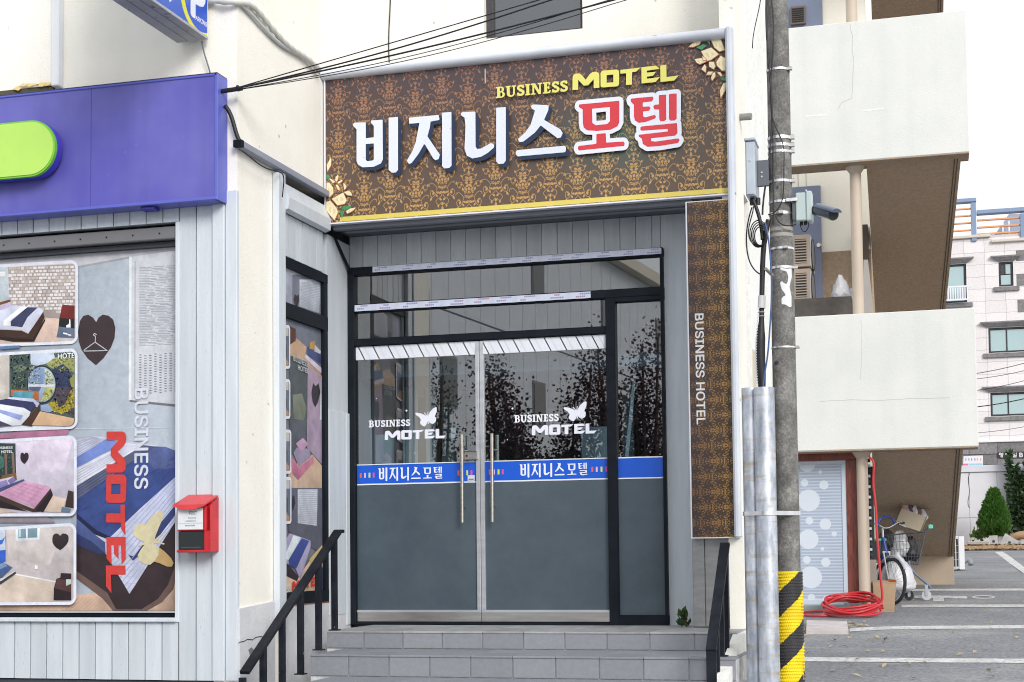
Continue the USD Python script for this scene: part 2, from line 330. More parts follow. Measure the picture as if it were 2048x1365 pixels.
rv = [bx(x - .004, x + .004, FY + .006, FY + .013, on_y(352, 464, FY)[2] - .004, on_y(352, 464, FY)[2] + .004) for x in np.arange(XL + .2, WX1, .2)]
part(sw, 'rivets', cat_(rv), BLACK)

# ---- lettering glyphs, drawn once and reused
c1, c2 = crop(700, 190, 2048 / 450), crop(980, 120, 5.12)
H1 = {'bi': [[(35,270),(55,260),(152,257),(152,402),(225,393),(225,290),(200,262),(200,240),(305,233),(308,590),(290,630),(220,662),(120,665),(80,640),(68,610),(68,320),(38,290)],[(360,215),(445,207),(445,690),(425,712),(390,715),(360,690)]],
      'ji': [[(545,215),(815,190),(822,235),(740,250),(735,300),(712,385),(825,550),(815,590),(785,602),(765,585),(685,450),(630,545),(570,625),(545,637),(525,605),(575,520),(605,440),(640,262),(545,270)],[(845,170),(930,162),(932,650),(910,672),(865,675),(845,655)]],
      'ni': [[(1015,175),(1030,165),(1148,160),(1150,480),(1165,500),(1200,495),(1290,445),(1318,460),(1318,485),(1260,535),(1200,570),(1120,585),(1070,560),(1050,500),(1058,290),(1050,215),(1020,195)],[(1337,125),(1425,118),(1425,605),(1405,632),(1360,637),(1337,612)]],
      'seu': [[(1655,110),(1670,95),(1815,102),(1810,150),(1772,235),(1920,320),(1942,355),(1925,395),(1895,402),(1742,285),(1690,350),(1580,435),(1548,437),(1535,410),(1600,350),(1650,280),(1690,150),(1658,130)],[(1515,525),(1530,510),(1960,470),(1972,485),(1970,520),(1955,530),(1535,567),(1517,550)]]}
HB = [(152,455),(225,448),(225,595),(210,605),(165,610),(152,598)]
H2 = [[(915,485),(920,465),(1330,427),(1330,650),(1310,690),(1240,725),(1100,737),(1000,730),(965,700),(958,660),(955,515),(925,500)],[(1095,768),(1192,758),(1195,855),(1375,845),(1385,865),(1380,890),(915,937),(905,915),(912,890),(1095,868)],
      [(1445,415),(1455,405),(1670,385),(1680,405),(1665,435),(1570,445),(1570,490),(1635,485),(1650,500),(1635,530),(1572,538),(1575,590),(1600,597),(1690,572),(1707,590),(1695,610),(1600,645),(1530,655),(1490,630),(1480,590),(1480,470),(1450,440)],
      [(1675,490),(1690,470),(1735,465),(1735,370),(1808,365),(1810,620),(1790,637),(1750,638),(1738,615),(1737,517),(1690,518)],[(1838,360),(1917,352),(1917,610),(1900,628),(1855,633),(1838,615)],
      [(1545,700),(1560,690),(1920,655),(1925,760),(1900,785),(1655,812),(1655,840),(1700,845),(1935,812),(1947,830),(1930,860),(1750,890),(1620,900),(1570,870),(1560,815),(1530,795),(1530,775),(1825,742),(1825,715),(1560,735),(1545,725)]]
HM = [(1050,510),(1235,492),(1235,635),(1205,665),(1090,678),(1055,655)]
def on_sign(f, pts): return poly(pts_y(f(pts), SY))
SYL = {k: unary_union([rnd(on_sign(c1, q), .006) for q in v]) for k, v in H1.items()}
SYL['bi'] = SYL['bi'].difference(rnd(on_sign(c1, HB), .004))
MO = unary_union([rnd(on_sign(c2, q), .005) for q in H2[:2]]).difference(rnd(on_sign(c2, HM), .004)); TEL = unary_union([rnd(on_sign(c2, q), .005) for q in H2[2:]])
WORD6 = unary_union(list(SYL.values()) + [MO, TEL])
MT = {'M': [[(850,318),(852,185),(862,160),(885,150),(925,148),(950,168),(985,213),(1030,152),(1055,134),(1095,130),(1118,142),(1125,165),(1125,295),(1068,298),(1068,205),(1010,268),(965,272),(908,212),(908,315)]],
      'O': [[(1138,278),(1138,145),(1150,125),(1170,118),(1300,108),(1320,114),(1327,130),(1327,255),(1318,272),(1300,280),(1165,290),(1145,287)]], 'T': [[(1340,112),(1545,88),(1500,130),(1460,135),(1458,262),(1398,266),(1398,145),(1340,150)]],
      'E': [[(1555,85),(1705,68),(1742,100),(1612,119),(1612,140),(1705,130),(1672,172),(1612,180),(1612,202),(1745,185),(1700,235),(1557,250)]], 'L': [[(1748,68),(1810,58),(1812,185),(1938,168),(1890,220),(1750,235)]]}
MOTEL = {k: unary_union([on_sign(c2, q) for q in v]) for k, v in MT.items()}
MOTEL['O'] = MOTEL['O'].difference(on_sign(c2, [(1200,165),(1268,158),(1268,238),(1200,243)]))
MOTELW = unary_union(list(MOTEL.values()))
BUT = [(770,190),(790,178),(860,190),(920,215),(945,235),(905,180),(915,175),(955,225),(965,160),(975,165),(965,225),(1000,165),(1050,115),(1090,95),(1103,105),(1100,160),(1080,210),(1070,235),(1092,255),(1090,290),(1080,320),(1040,345),(1000,330),(975,300),(985,345),(965,340),(960,305),(950,340),(920,380),(890,375),(850,345),(845,320),(860,285),(830,240),(785,215)]
def serif(word):
    """slab-footed roman capitals, 1 unit high"""
    out, x = [], 0.
    R = lambda a, b, c, d: sbox(a, b, c, d)
    for ch in word:
        if ch == 'I': g = unary_union([R(.09, 0, .27, 1), R(0, 0, .36, .08), R(0, .92, .36, 1)]); w = .36
        elif ch == 'B':
            o = unary_union([R(.1, 0, .3, 1), R(.1, .5, .40, 1), R(.1, 0, .42, .54), affinity.scale(Point(.38, .745).buffer(1), .22, .255), affinity.scale(Point(.40, .27).buffer(1), .26, .27), R(0, 0, .3, .08), R(0, .92, .3, 1)])
            g = o.difference(unary_union([R(.3, .57, .38, .93), affinity.scale(Point(.37, .75).buffer(1), .10, .18), R(.3, .08, .4, .49), affinity.scale(Point(.40, .285).buffer(1), .11, .205)])); w = .68
        elif ch == 'U':
            o = unary_union([R(.08, .3, .66, 1), affinity.scale(Point(.37, .32).buffer(1), .29, .33)]).difference(unary_union([R(.26, .3, .56, 1.1), affinity.scale(Point(.41, .32).buffer(1), .15, .23)]))
            g = unary_union([o, R(0, .92, .34, 1), R(.46, .92, .76, 1)]); w = .76
        elif ch == 'N': g = unary_union([R(.1, 0, .19, 1), R(.62, 0, .71, 1), Polygon([(.08, 1), (.28, 1), (.72, .0), (.56, .0)]), R(0, 0, .29, .08), R(0, .92, .2, 1), R(.52, .92, .81, 1)]); w = .81
        elif ch == 'E': g = unary_union([R(.1, 0, .28, 1), R(0, 0, .5, .09), R(0, .91, .5, 1), R(.2, .47, .44, .56), Polygon([(.5, 0), (.56, .24), (.5, .24), (.42, .08)]), Polygon([(.42, .92), (.46, .76), (.52, .76), (.52, 1)]), R(.40, .38, .45, .65)]); w = .58
        elif ch == 'S':
            t = np.linspace(.35, 1.5 * np.pi, 14); u_ = np.r_[[(.27 + .19 * math.cos(a), .74 + .185 * math.sin(a)) for a in t]]
            t = np.linspace(.5 * np.pi, -.8 * np.pi, 16); l_ = np.r_[[(.26 + .21 * math.cos(a), .275 + .2 * math.sin(a)) for a in t]]
            g = unary_union([LineString(u_).buffer(.075), LineString(l_).buffer(.08), R(.44, .70, .49, .97), R(.03, .03, .08, .30)]); w = .54
        out.append(affinity.translate(g.buffer(.022), x, 0)); x += w + .1
    return unary_union(out), x - .1
def place(g, w, h, quad_xz):
    """maps a shape w wide, h high onto a parallelogram given by its lower-left, lower-right and upper-left corners"""
    a, b, c = map(np.array, quad_xz); e, f = (b - a) / w, (c - a) / h
    return affinity.affine_transform(g, [e[0], f[0], e[1], f[1], a[0], a[1]])
def norm(g):
    x0, y0, x1, y1 = g.bounds; return affinity.translate(g, -x0, -y0), x1 - x0, y1 - y0
def fit(g, lo, hi):
    """maps shape g to the upright box lo..hi"""
    g, w, h = norm(g); return affinity.affine_transform(g, [(hi[0] - lo[0]) / w, 0, 0, (hi[1] - lo[1]) / h, lo[0], lo[1]])
def text2d(t, bold=True):
    """outline of sans lettering, capitals one unit high"""
    m = meshkit.text_mesh(t, 1., .1, bold); s = m.section([0, 0, 1], [0, 0, .05])
    return unary_union([Polygon(p.exterior, p.interiors) for p in s.to_2D(to_2D=np.eye(4))[0].polygons_full])

# ---- shop window picture
pw_to = lambda px: pts_y(px, GYW)
S = Print('y', GYW + .0105, pw_to)
winbox = sbox(XL, on_y(352, 1222, GYW)[2], WX1 - .001, on_y(352, 487, GYW)[2])
gz0, gz1 = winbox.bounds[1], winbox.bounds[3]
for i in range(12):      # wall of the pictured room: grey, paler to the right
    a, b = on_y(352 - 60 * (i + 1), 800, GYW)[0], on_y(352 - 60 * i, 800, GYW)[0]
    S.shape(sbox(max(a, XL), gz0, min(b, WX1), gz1).intersection(winbox), None, fn=lambda x, z: np.array(lin((150, 160, 172))) + (np.array(lin((186, 196, 208))) - np.array(lin((150, 160, 172)))) * np.clip((x - on_y(60, 800, GYW)[0]) / (WX1 - on_y(60, 800, GYW)[0]), 0, 1), step=False)
f3, f4 = crop(0, 440, 1424 / 480), crop(0, 840, 2.6)
S.px([(-400,520),(352,484),(352,499),(300,508),(262,512),(150,533),(0,545),(-400,560)], (196,197,204), winbox)
S.px([(150,533),(262,512),(352,499),(352,502),(262,516),(150,537)], (160,162,170), winbox)
S.px([(260,513),(353,500),(353,812),(258,802)], (206,209,217), winbox); S.px([(257,513),(262,513),(261,803),(256,800)], (232,235,240), winbox); S.px([(268,522),(270,522),(269,795),(267,795)], (172,175,185), winbox)
S.px([(258,800),(353,809),(353,814),(258,804)], (120,116,126), winbox)
for dark, rows in (((160,161,173), np.arange(534, 692, 3.2)), ((120,120,142), np.arange(709, 786, 5.0))):
    gs = []
    for k, v in enumerate(rows):
        x = 277
        while x < 350:
            w = rng.uniform(10, 34) if v < 692 else 4.6
            amp = .4 + .7 * abs(math.sin(v * .11 + x * .02)) if v < 692 else 1.5
            yy = v - (x - 277) * .05 + (2.4 * ((x // 8) % 2) if v > 700 else 0)
            gs.append(poly(pw_to([(x, yy), (min(x + w, 352), yy - .1), (min(x + w, 352), yy + amp), (x, yy + amp)]))); x += w + (rng.uniform(1, 9) if v < 692 else 5.5)
    S.many(gs, dark, winbox)
heart = lambda f: f([(460,660),(470,600),(490,570),(520,562),(548,580),(567,607),(580,580),(605,562),(640,568),(668,592),(680,640),(676,700),(655,755),(610,820),(565,862),(515,820),(480,770),(463,720)])
S.px(heart(f3), (62,50,54), winbox, .004)
for l in ([(495,772),(560,725),(632,775),(495,778)], [(562,725),(562,690),(550,682),(556,674),(570,680)]): S.line(f3(l), .006, (190,190,196), winbox)
S.soft = True
# quilted bed corner
S.px([(-400,1150),(160,1190),(352,1160),(352,1235),(-400,1235)], (206,176,156), winbox)
S.px(f4([(330,560),(540,640),(700,850),(916,470),(916,800),(900,880),(840,950),(750,1000),(590,1000),(530,930),(400,830),(330,800)]), (112,90,84), winbox, .006)
S.px(f4([(330,600),(540,650),(690,880),(916,520),(916,740),(870,860),(820,930),(735,985),(600,985),(555,900),(400,790),(330,760)]), (56,44,48), winbox, .006)
S.px(f4([(390,100),(480,83),(560,95),(740,125),(850,138),(916,160),(916,480),(670,905),(545,690),(400,640),(390,500)]), (196,199,218), winbox)
S.px(f4([(395,195),(552,99),(648,122),(395,250)]), (116,138,204), winbox); S.px(f4([(395,250),(648,122),(745,131),(395,346)]), (224,226,238), winbox); S.px(f4([(395,346),(745,131),(800,138),(395,420)]), (104,110,142), winbox)
NAVY = poly(pw_to(f4([(395,420),(800,138),(858,140),(916,162),(916,292),(720,468),(572,610),(500,574),(395,486)])))
S.shape(NAVY.intersection(winbox), (58,76,136)); S.px(f4([(720,150),(858,140),(916,162),(916,250),(800,260)]), (84,96,146), winbox)
S.px(f4([(395,486),(500,574),(572,610),(560,622),(490,596),(395,512)]), (30,34,66), winbox); S.px(f4([(395,512),(490,596),(548,640),(548,696),(510,694),(395,640)]), (76,90,142), winbox); S.px(f4([(395,590),(470,630),(548,696),(510,700),(395,650)]), (48,56,98), winbox)
BAND = poly(pw_to(f4([(916,292),(916,436),(690,726),(600,640),(572,610),(720,468)]))); DRAPE = poly(pw_to(f4([(545,640),(600,640),(690,734),(800,640),(916,486),(916,520),(672,906),(548,696)])))
S.shape(BAND.intersection(winbox), (196,202,228)); S.px(f4([(916,436),(916,486),(800,640),(690,734),(664,700),(690,710)]), (56,66,116), winbox); S.shape(DRAPE.intersection(winbox), (200,205,228))
rib = []
def ribs(a0, a1, b0, b1, n, area, col, w):
    S.k += 1
    for t in np.linspace(0, 1, n):
        a, b = np.array(a0) * (1 - t) + np.array(a1) * t, np.array(b0) * (1 - t) + np.array(b1) * t; m_ = (a + b) / 2 + [rng.uniform(-3, 3), rng.uniform(-4, 4)]
        S.shape(LineString(pw_to(f4([tuple(a), tuple(m_), tuple(b)]))).buffer(w).intersection(area).intersection(winbox), col, step=False)
allb = poly(pw_to(f4([(390,80),(916,80),(916,1000),(390,1000)])))
ribs((560, 620), (700, 740), (900, 270), (930, 430), 9, BAND, (164,171,206), .0024); ribs((540, 700), (672, 906), (900, 420), (930, 540), 11, DRAPE, (160,166,200), .0026); ribs((548, 640), (600, 900), (690, 640), (800, 880), 8, DRAPE, (176,181,210), .0014)
ribs((395, 255), (395, 342), (648, 124), (742, 132), 7, allb, (184,188,212), .002); ribs((395, 100), (395, 190), (480, 85), (550, 100), 7, allb, (178,182,206), .002); ribs((395, 352), (395, 416), (748, 133), (798, 139), 5, allb, (64,68,98), .0018)
S.k += 1
for k in range(90):
    x, y = rng.uniform(400, 900), rng.uniform(150, 580); S.shape(LineString(pw_to(f4([(x, y), (x + rng.uniform(16, 50), y - rng.uniform(12, 36))]))).buffer(.0011).intersection(NAVY), (84, 100, 160) if k % 2 else (44, 56, 108), step=False)
for k in range(46):      # boards of the pictured floor
    x = -40 + k * 9; S.shape(LineString(pw_to([(x, 1219), (x + 26, 1196)])).buffer(.0008).intersection(winbox).difference(poly(pw_to(f4([(330,560),(916,470),(916,800),(900,880),(840,950),(750,1000),(590,1000),(530,930),(400,830)])))), (180, 148, 126), step=False)
S.k += 1
S.px([(-60,874),(20,866),(128,848),(140,856),(130,876),(-60,878)], (176,120,150), winbox)
S.line([(150,858),(345,855)], .002, (225,228,232), winbox)
S.px([(-100,1036),(90,1030),(110,1046),(-100,1046)], (150,140,150), winbox)
S.soft = False
# words and butterfly on the window
def down(g, u0, u1, v0, v1):
    """word turned to read downwards inside a pixel box"""
    g, w, h = norm(g); g = affinity.affine_transform(g, [0, 1, -1, 0, 0, 0])
    a, b = on_y(u0, v1, GYW), on_y(u1, v0, GYW); return fit(g, (a[0], a[2]), (b[0], b[2]))
S.shape(down(text2d('BUSINESS'), 268, 297, 776, 979).intersection(winbox), (212,217,228))
S.shape(down(MOTELW, 211, 253, 862, 1187).intersection(winbox), (206,66,62))
f8 = crop(190, 990, 5.46)
S.px(f8([(720,172),(742,190),(740,260),(700,350),(660,450),(650,490),(725,425),(738,435),(665,505),(760,530),(755,545),(650,525),(640,540),(700,575),(760,620),(830,690),(858,745),(840,785),(790,785),(700,745),(645,730),(600,765),(540,760),(480,720),(465,660),(500,600),(540,545),(475,565),(470,550),(540,520),(480,490),(425,450),(415,400),(440,340),(490,310),(555,325),(590,270),(660,200)]), (212,203,168), winbox)
S.px(f8([(700,575),(760,620),(830,690),(858,745),(840,785),(790,785),(700,745),(645,730),(690,660)]), (196,164,112), winbox)
# four inset photographs
S.soft = True
def card(v0, v1):
    g = poly(pw_to([(-330, v0 + 28), (156, v0), (156, v1), (-330, v1 + (18 if v1 < 900 else 2))])); r = .058
    g = g.buffer(-r).buffer(r); S.soft = False; S.shape(g.intersection(winbox), (224,228,240)); S.soft = True; return g.buffer(-.021)
F1, F2, F3, F4 = crop(0, 510, 1289 / 170), crop(0, 690, 1289 / 170), crop(0, 860, 1289 / 170), crop(0, 1030, 1160 / 170)
def pic(f, clip, items):
    for col, *ps in items:
        for p in ps: S.px(f(p), col, clip)
K = card(520, 688)
pic(F1, K, [((204,198,198), [(-2600,0),(1300,0),(1300,1400),(-2600,1400)]), ((186,198,204), [(-2600,100),(120,180),(140,720),(-2600,900)]), ((238,240,242), [(-300,270),(80,255),(82,325),(-300,345)]), ((222,196,182), [(-2600,1100),(600,960),(900,970),(900,1400),(-2600,1400)])])
gs = [[], []]
for j in range(15):
    for i in range(17):
        x, y = 135 + i * 62 + (j % 2) * 30 + rng.uniform(-8, 8), 190 + j * 52 + i * .8 - (i * 2.3); w, h = rng.uniform(40, 58), rng.uniform(30, 42)
        if y > 740 + 10 * i or x > 1120: continue
        gs[rng.random() < .35].append(poly(pw_to(F1([(x, y), (x + w, y - 2), (x + w, y + h), (x, y + h)]))).buffer(-.0012).buffer(.0012))
S.px(F1([(120,190),(1135,140),(1135,980),(680,950),(300,780),(150,700)]), (168,156,152), K)
S.many(gs[0], (226,222,224), K); S.many(gs[1], (196,186,180), K)
pic(F1, K, [((112,74,50), [(-300,800),(150,680),(165,712),(-300,850)]), ((196,182,216), [(-200,900),(140,715),(195,780),(60,870),(-200,990)]), ((206,211,230), [(-600,1050),(230,770),(600,800),(665,850),(440,1190),(340,1140),(-600,1130)]), ((236,238,242), [(60,1000),(320,790),(425,792),(180,980),(160,1080),(50,1070)]), ((62,66,98), [(165,1010),(420,795),(575,800),(420,950),(340,1100),(170,1080)]), ((66,44,36), [(-600,1110),(330,1150),(430,1200),(660,870),(680,960),(520,1270),(330,1270),(-600,1190)]), ((40,30,30), [(-600,1190),(300,1270),(500,1275),(690,960),(690,1000),(520,1320),(200,1320)]), ((116,44,40), [(950,760),(1135,770),(1135,975),(905,960)]), ((34,36,38), [(905,960),(1135,975),(1135,1120),(895,1090)]), ((96,110,132), [(895,1090),(1135,1120),(1135,1260),(862,1250)]), ((240,244,248), [(1010,1070),(1050,1055),(1055,980),(1070,980),(1078,1105),(1010,1105)], [(965,1180),(1030,1190),(1025,1215),(960,1200)], [(1035,1200),(1090,1215),(1080,1232),(1030,1220)])])
S.px(f3([(0,752),(120,745),(118,762),(0,770)]), (96,124,164), winbox)
K = card(697, 858)
pic(F2, K, [((196,190,184), [(-2600,0),(180,150),(190,900),(-2600,1300)]), ((78,92,88), [(150,0),(1300,0),(1300,1300),(150,1000)]), ((205,216,236), [(440,110),(820,110),(840,200),(700,290),(560,320),(480,300)]), ((60,72,74), [(155,140),(470,140),(470,300),(430,420),(400,640),(190,690)]), ((110,126,104), [(200,330),(330,300),(420,350),(330,420),(220,420)]), ((150,156,98), [(700,290),(860,190),(1135,210),(1135,420),(900,400),(760,340)]), ((52,62,92), [(800,380),(960,290),(1060,380),(1100,500),(1080,640),(870,650)]), ((150,152,76), [(1060,520),(1135,440),(1135,650),(1090,640)]), ((72,66,76), [(870,650),(1135,660),(1135,1100),(860,940),(800,790)]), ((166,150,48), [(730,900),(870,850),(900,960),(1000,900),(1080,700),(1135,660),(1135,950),(960,1050),(820,1010)])])
def blobs(f, clip, area, cols, n, r0, r1):
    S.k += 1; A_ = poly(pw_to(f(area)))
    x0, y0, x1, y1 = A_.bounds
    for k in range(n):
        p = Point(rng.uniform(x0, x1), rng.uniform(y0, y1))
        if A_.contains(p): S.shape(affinity.scale(p.buffer(rng.uniform(r0, r1), 2), 1, rng.uniform(.6, 1.2)).intersection(clip), cols[rng.randrange(len(cols))], step=False)
blobs(F2, K, [(155,140),(470,140),(470,300),(430,420),(400,640),(190,690)], [(44,58,58),(86,104,90),(120,138,112),(58,76,78),(70,90,84)], 260, .003, .008)
blobs(F2, K, [(700,290),(860,190),(1135,210),(1135,420),(900,400),(760,340)], [(168,172,112),(126,134,84),(188,190,130),(96,108,72)], 150, .003, .007)
blobs(F2, K, [(800,380),(960,290),(1060,380),(1100,500),(1080,640),(870,650)], [(40,48,76),(70,80,112),(56,68,98)], 120, .003, .007)
blobs(F2, K, [(870,650),(1135,660),(1135,1100),(860,940),(800,790)], [(58,54,62),(90,82,90),(104,96,80),(48,46,52)], 160, .003, .008)
blobs(F2, K, [(730,900),(870,850),(900,960),(1000,900),(1080,700),(1135,660),(1135,950),(960,1050),(820,1010)], [(188,172,60),(140,126,40),(206,190,84),(98,92,44)], 180, .003, .007)
S.shape(poly(pw_to(F2([(645 + 225 * math.cos(t), 605 + 290 * math.sin(t)) for t in np.linspace(0, 6.28, 40)]))).intersection(K), (44,50,58))
S.px(F2([(645 + 208 * math.cos(t), 605 + 268 * math.sin(t)) for t in np.linspace(0, 6.28, 40)]), (150,168,196), K)
pic(F2, K, [((124,146,182), [(520,400),(680,360),(670,600),(510,600)]), ((196,208,176), [(690,360),(790,420),(850,600),(700,600)]), ((206,212,224), [(440,600),(850,600),(845,640),(440,650)]), ((186,190,120), [(700,640),(850,650),(760,830),(640,860)]), ((90,98,128), [(450,640),(640,640),(600,720),(460,690)]), ((150,170,206), [(630,920),(740,900),(820,1000),(760,1030),(630,1000)]), ((176,104,58), [(180,680),(600,710),(605,850),(520,830),(180,780)]), ((84,150,166), [(220,710),(360,700),(330,810),(200,800)], [(360,705),(530,730),(500,840),(330,810)]), ((198,206,232), [(130,800),(230,800),(520,820),(615,890),(580,950),(120,830)]), ((56,60,98), [(-500,950),(120,820),(520,870),(565,930),(480,1020),(380,960),(-500,960)]), ((226,230,238), [(-500,950),(0,900),(380,960),(480,1020),(460,1080),(340,1220),(-500,1300)]), ((150,166,216), [(-500,990),(0,980),(370,1075),(320,1150),(0,1030)]), ((72,70,92), [(-500,1140),(0,1150),(200,1230),(-500,1300)]), ((74,50,40), [(340,1215),(620,910),(625,1000),(500,1240)]), ((206,172,138), [(500,1220),(625,1010),(1140,1120),(1140,1240)])])
S.shape(fit(text2d('HOTE'), on_y(118, 718.5, GYW)[[0, 2]], on_y(152, 706.5, GYW)[[0, 2]]).intersection(K), (232,236,238)); S.shape(fit(text2d('BUSINES'), on_y(103, 708, GYW)[[0, 2]], on_y(152, 701.5, GYW)[[0, 2]]).intersection(K), (206,214,220))
blobs(F2, K, [(460,350),(620,320),(640,600),(440,600)], [(176,190,210),(130,152,190),(190,204,190)], 90, .003, .006); blobs(F2, K, [(690,360),(790,420),(850,600),(700,600)], [(180,194,164),(210,218,196),(150,170,160)], 90, .003, .006); blobs(F2, K, [(690,650),(840,660),(760,830),(650,860)], [(200,200,110),(160,164,96),(212,212,150)], 90, .003, .006)
K = card(871, 1033)
pic(F3, K, [((198,192,208), [(-2600,0),(1300,0),(1300,1400),(-2600,1400)]), ((214,204,222), [(260,200),(1130,130),(1000,600),(500,700)]), ((50,64,66), [(-2600,150),(255,210),(265,700),(-2600,900)]), ((128,106,92), [(85,370),(125,370),(130,700),(105,700)], [(195,340),(230,350),(250,660),(215,660)], [(-60,340),(-20,340),(-10,700),(-40,720)]), ((64,104,92), [(0,380),(80,420),(85,560),(0,620)]), ((52,40,46), heart(lambda p: [(330 + (x - 460) * .58, 348 + (y - 562) * .58) for x, y in p])), ((124,88,54), [(-400,790),(265,655),(280,765),(250,770),(230,705),(-400,850)]), ((140,124,180), [(-100,830),(120,760),(150,830),(-100,920)], [(140,770),(230,710),(265,775),(180,830)]), ((66,78,120), [(-400,1040),(380,750),(398,775),(0,960),(-400,1090)]), ((206,156,188), [(-400,1080),(0,960),(390,780),(740,850),(790,890),(545,1190),(480,1150),(0,985)]), ((70,50,42), [(-400,1000),(0,985),(500,1190),(540,1200),(790,890),(825,980),(700,1240),(520,1250),(0,1080),(-400,1010)]), ((36,28,32), [(-400,1080),(0,1060),(450,1240),(0,1180)], [(560,1230),(800,920),(825,1000),(680,1250)]), ((204,184,168), [(-2600,1150),(-400,1100),(300,1250),(-2600,1400)], [(690,1240),(830,1000),(1030,1050),(960,1260)]), ((60,46,44), [(1060,920),(1140,940),(1140,1190),(1010,1170)]), ((96,122,140), [(960,1170),(1100,1200),(1080,1260),(950,1250)])])
blobs(F3, K, [(-200,190),(80,210),(85,700),(-200,800)], [(40,56,60),(70,110,100),(90,130,110),(36,46,50)], 160, .002, .006); blobs(F3, K, [(130,370),(200,380),(210,660),(130,690)], [(44,54,58),(76,104,98)], 60, .002, .005)
S.many([LineString(pw_to(F3([(60 + 95 * i, 985 + 30 * i), (330 + 92 * i, 800 + 14 * i)]))).buffer(.0008) for i in range(5)] + [LineString(pw_to(F3([(100 + 60 * i, 930 - 30 * i), (520 + 55 * i, 1120 - 50 * i)]))).buffer(.0008) for i in range(5)], (182,130,166), K)
S.shape(fit(text2d('BUSINESS'), on_y(-4, 899.5, GYW)[[0, 2]], on_y(29, 893.5, GYW)[[0, 2]]).intersection(K), (228,232,236)); S.shape(fit(text2d('HOTEL'), on_y(6, 907.5, GYW)[[0, 2]], on_y(29, 901, GYW)[[0, 2]]).intersection(K), (228,232,236))
K = card(1046, 1210)
pic(F4, K, [((188,180,182), [(-2600,0),(1200,0),(1200,1400),(-2600,1400)]), ((200,192,190), [(100,170),(900,160),(700,700),(150,600)]), ((214,198,184), [(-2600,700),(250,800),(800,910),(800,1300),(-2600,1300)]), ((232,232,232), [(230,800),(800,905),(795,925),(230,818)]), ((228,236,242), [(240,165),(570,160),(565,345),(240,360)]), ((118,146,158), [(275,175),(380,170),(382,320),(278,322)], [(405,170),(535,168),(535,310),(405,316)]), ((196,220,226), [(285,180),(310,180),(312,300),(285,305)]), ((50,40,44), heart(lambda p: [(740 + (x - 460) * 1.02, 255 + (y - 562) * .76) for x, y in p])), ((52,98,200), [(-400,380),(105,290),(105,640),(-400,700)]), ((196,206,222), [(-400,200),(95,200),(105,480),(-400,520)]), ((60,110,206), [(-400,420),(60,340),(100,300),(60,400),(-400,520)]), ((66,88,134), [(-300,780),(60,640),(200,720),(60,860),(-300,900)]), ((120,148,190), [(-50,700),(90,650),(130,700),(0,760)]), ((60,60,66), [(-300,900),(40,900),(240,770),(250,800),(40,950),(-300,960)]), ((210,214,218), [(-300,890),(40,890),(238,765),(240,772),(42,905),(-300,905)]), ((44,30,34), [(860,795),(1000,800),(1000,1165),(760,1165),(765,1000),(800,870),(850,860)]), ((80,54,56), [(810,870),(1000,900),(1000,1060),(775,1000)]), ((196,214,204), [(930,880),(1000,880),(1000,940),(930,970)]), ((236,238,240), [(505,690),(545,690),(545,740),(505,740)])])
S.build(sw, 'window_picture', 'printed window picture of motel rooms with four inset photographs and vertical MOTEL', mat=PHOTO)
part(sw, 'pane', bx(XL, WX1, GYW + .0108, GYW + .0118, gz0, gz1), glass('shop_glass', (.96, .97, .98), 0.0, 1.5, 0.))

# white downpipe and torn foil beside it
dp = on_y(121, 90, FY); P('downpipe', bbx(on_y(113, 90, FY)[0], on_y(128, 90, FY)[0], FY - .07, FY - .003, on_y(121, 178, FY)[2], TOP - .1, .008), flat('pipe_white', (236, 240, 246), .4))
P('recess_strip', bx(XL, on_y(110, 180, FY)[0], FY - .018, FY - .001, wall_top, on_y(60, 178, FY)[2]), flat('dark_olive_gap', (88, 84, 66), .8))
foil = []
fx0, fx1 = on_y(30, 180, FY)[0], on_y(112, 175, FY)[0]
for i in range(7):
    a = fx0 + (fx1 - fx0) * i / 7; z = on_y(60, 176, FY)[2] + rng.uniform(-.012, .012); foil.append(hull([(a, FY - .03, z), (a + .06, FY - .045, z + rng.uniform(-.02, .01)), (a + .075, FY - .02, z + .018), (a + .03, FY - .02, z + .022)]))
P('torn_foil', cat_(foil), flat('yellow_foil', (226, 200, 130), .5))

# return wall (faces +x) with side window
y545, y563, y652 = on_x(545, 900, X0)[1], on_x(563, 900, X0)[1], on_x(652, 900, X0)[1]
ze = lambda u, v: on_x(u, v, X0)[2]
trunk_z = ze(560, 330)
zhead, zsill = ze(565, 512), ze(565, 1205)
P('return_wall', cat_([bx(X0 - .25, X0, FY + .25, y563 + .02, G(9) - .1, TOP), bx(X0 - .25, X0, y563 + .02, DY, ze(600, 362), TOP)]), STUCCO)
plv = ze(510, 1212)
P('plinth', cat_([hull([(X0 + .002, FY + .002, G(9) - .1), (X0 + .018, FY + .002, G(9) - .1), (X0 + .002, y545, G(9) - .1), (X0 + .018, y545, G(9) - .1), (X0 + .002, FY + .002, ze(476, 1218)), (X0 + .016, FY + .002, ze(476, 1218)), (X0 + .002, y545, ze(544, 1203)), (X0 + .016, y545, ze(544, 1203))]),
     bx(X0 - .25, X0 + .012, y563 + .02, DY - .02, G(9) - .1, zsill - .03)]), PLINTH)
cr = [on_x(u, v, X0 + .0185) for u, v in ((478,1285),(488,1283),(495,1279),(505,1280),(512,1275),(522,1273),(527,1276),(534,1272))]
P('plinth_crack', tube(cr, .003, 5), BACK)
hol = [on_x(u, v, X0 + .0188)[1:] for u, v in ((497,1300),(503,1295),(508,1301),(505,1311),(510,1318),(505,1328),(498,1322),(501,1312))]
P('plaster_hole', ex_x(rnd(poly(hol), .004), X0 + .017, X0 + .0195), flat('hole_grey', (128, 128, 132), .9))
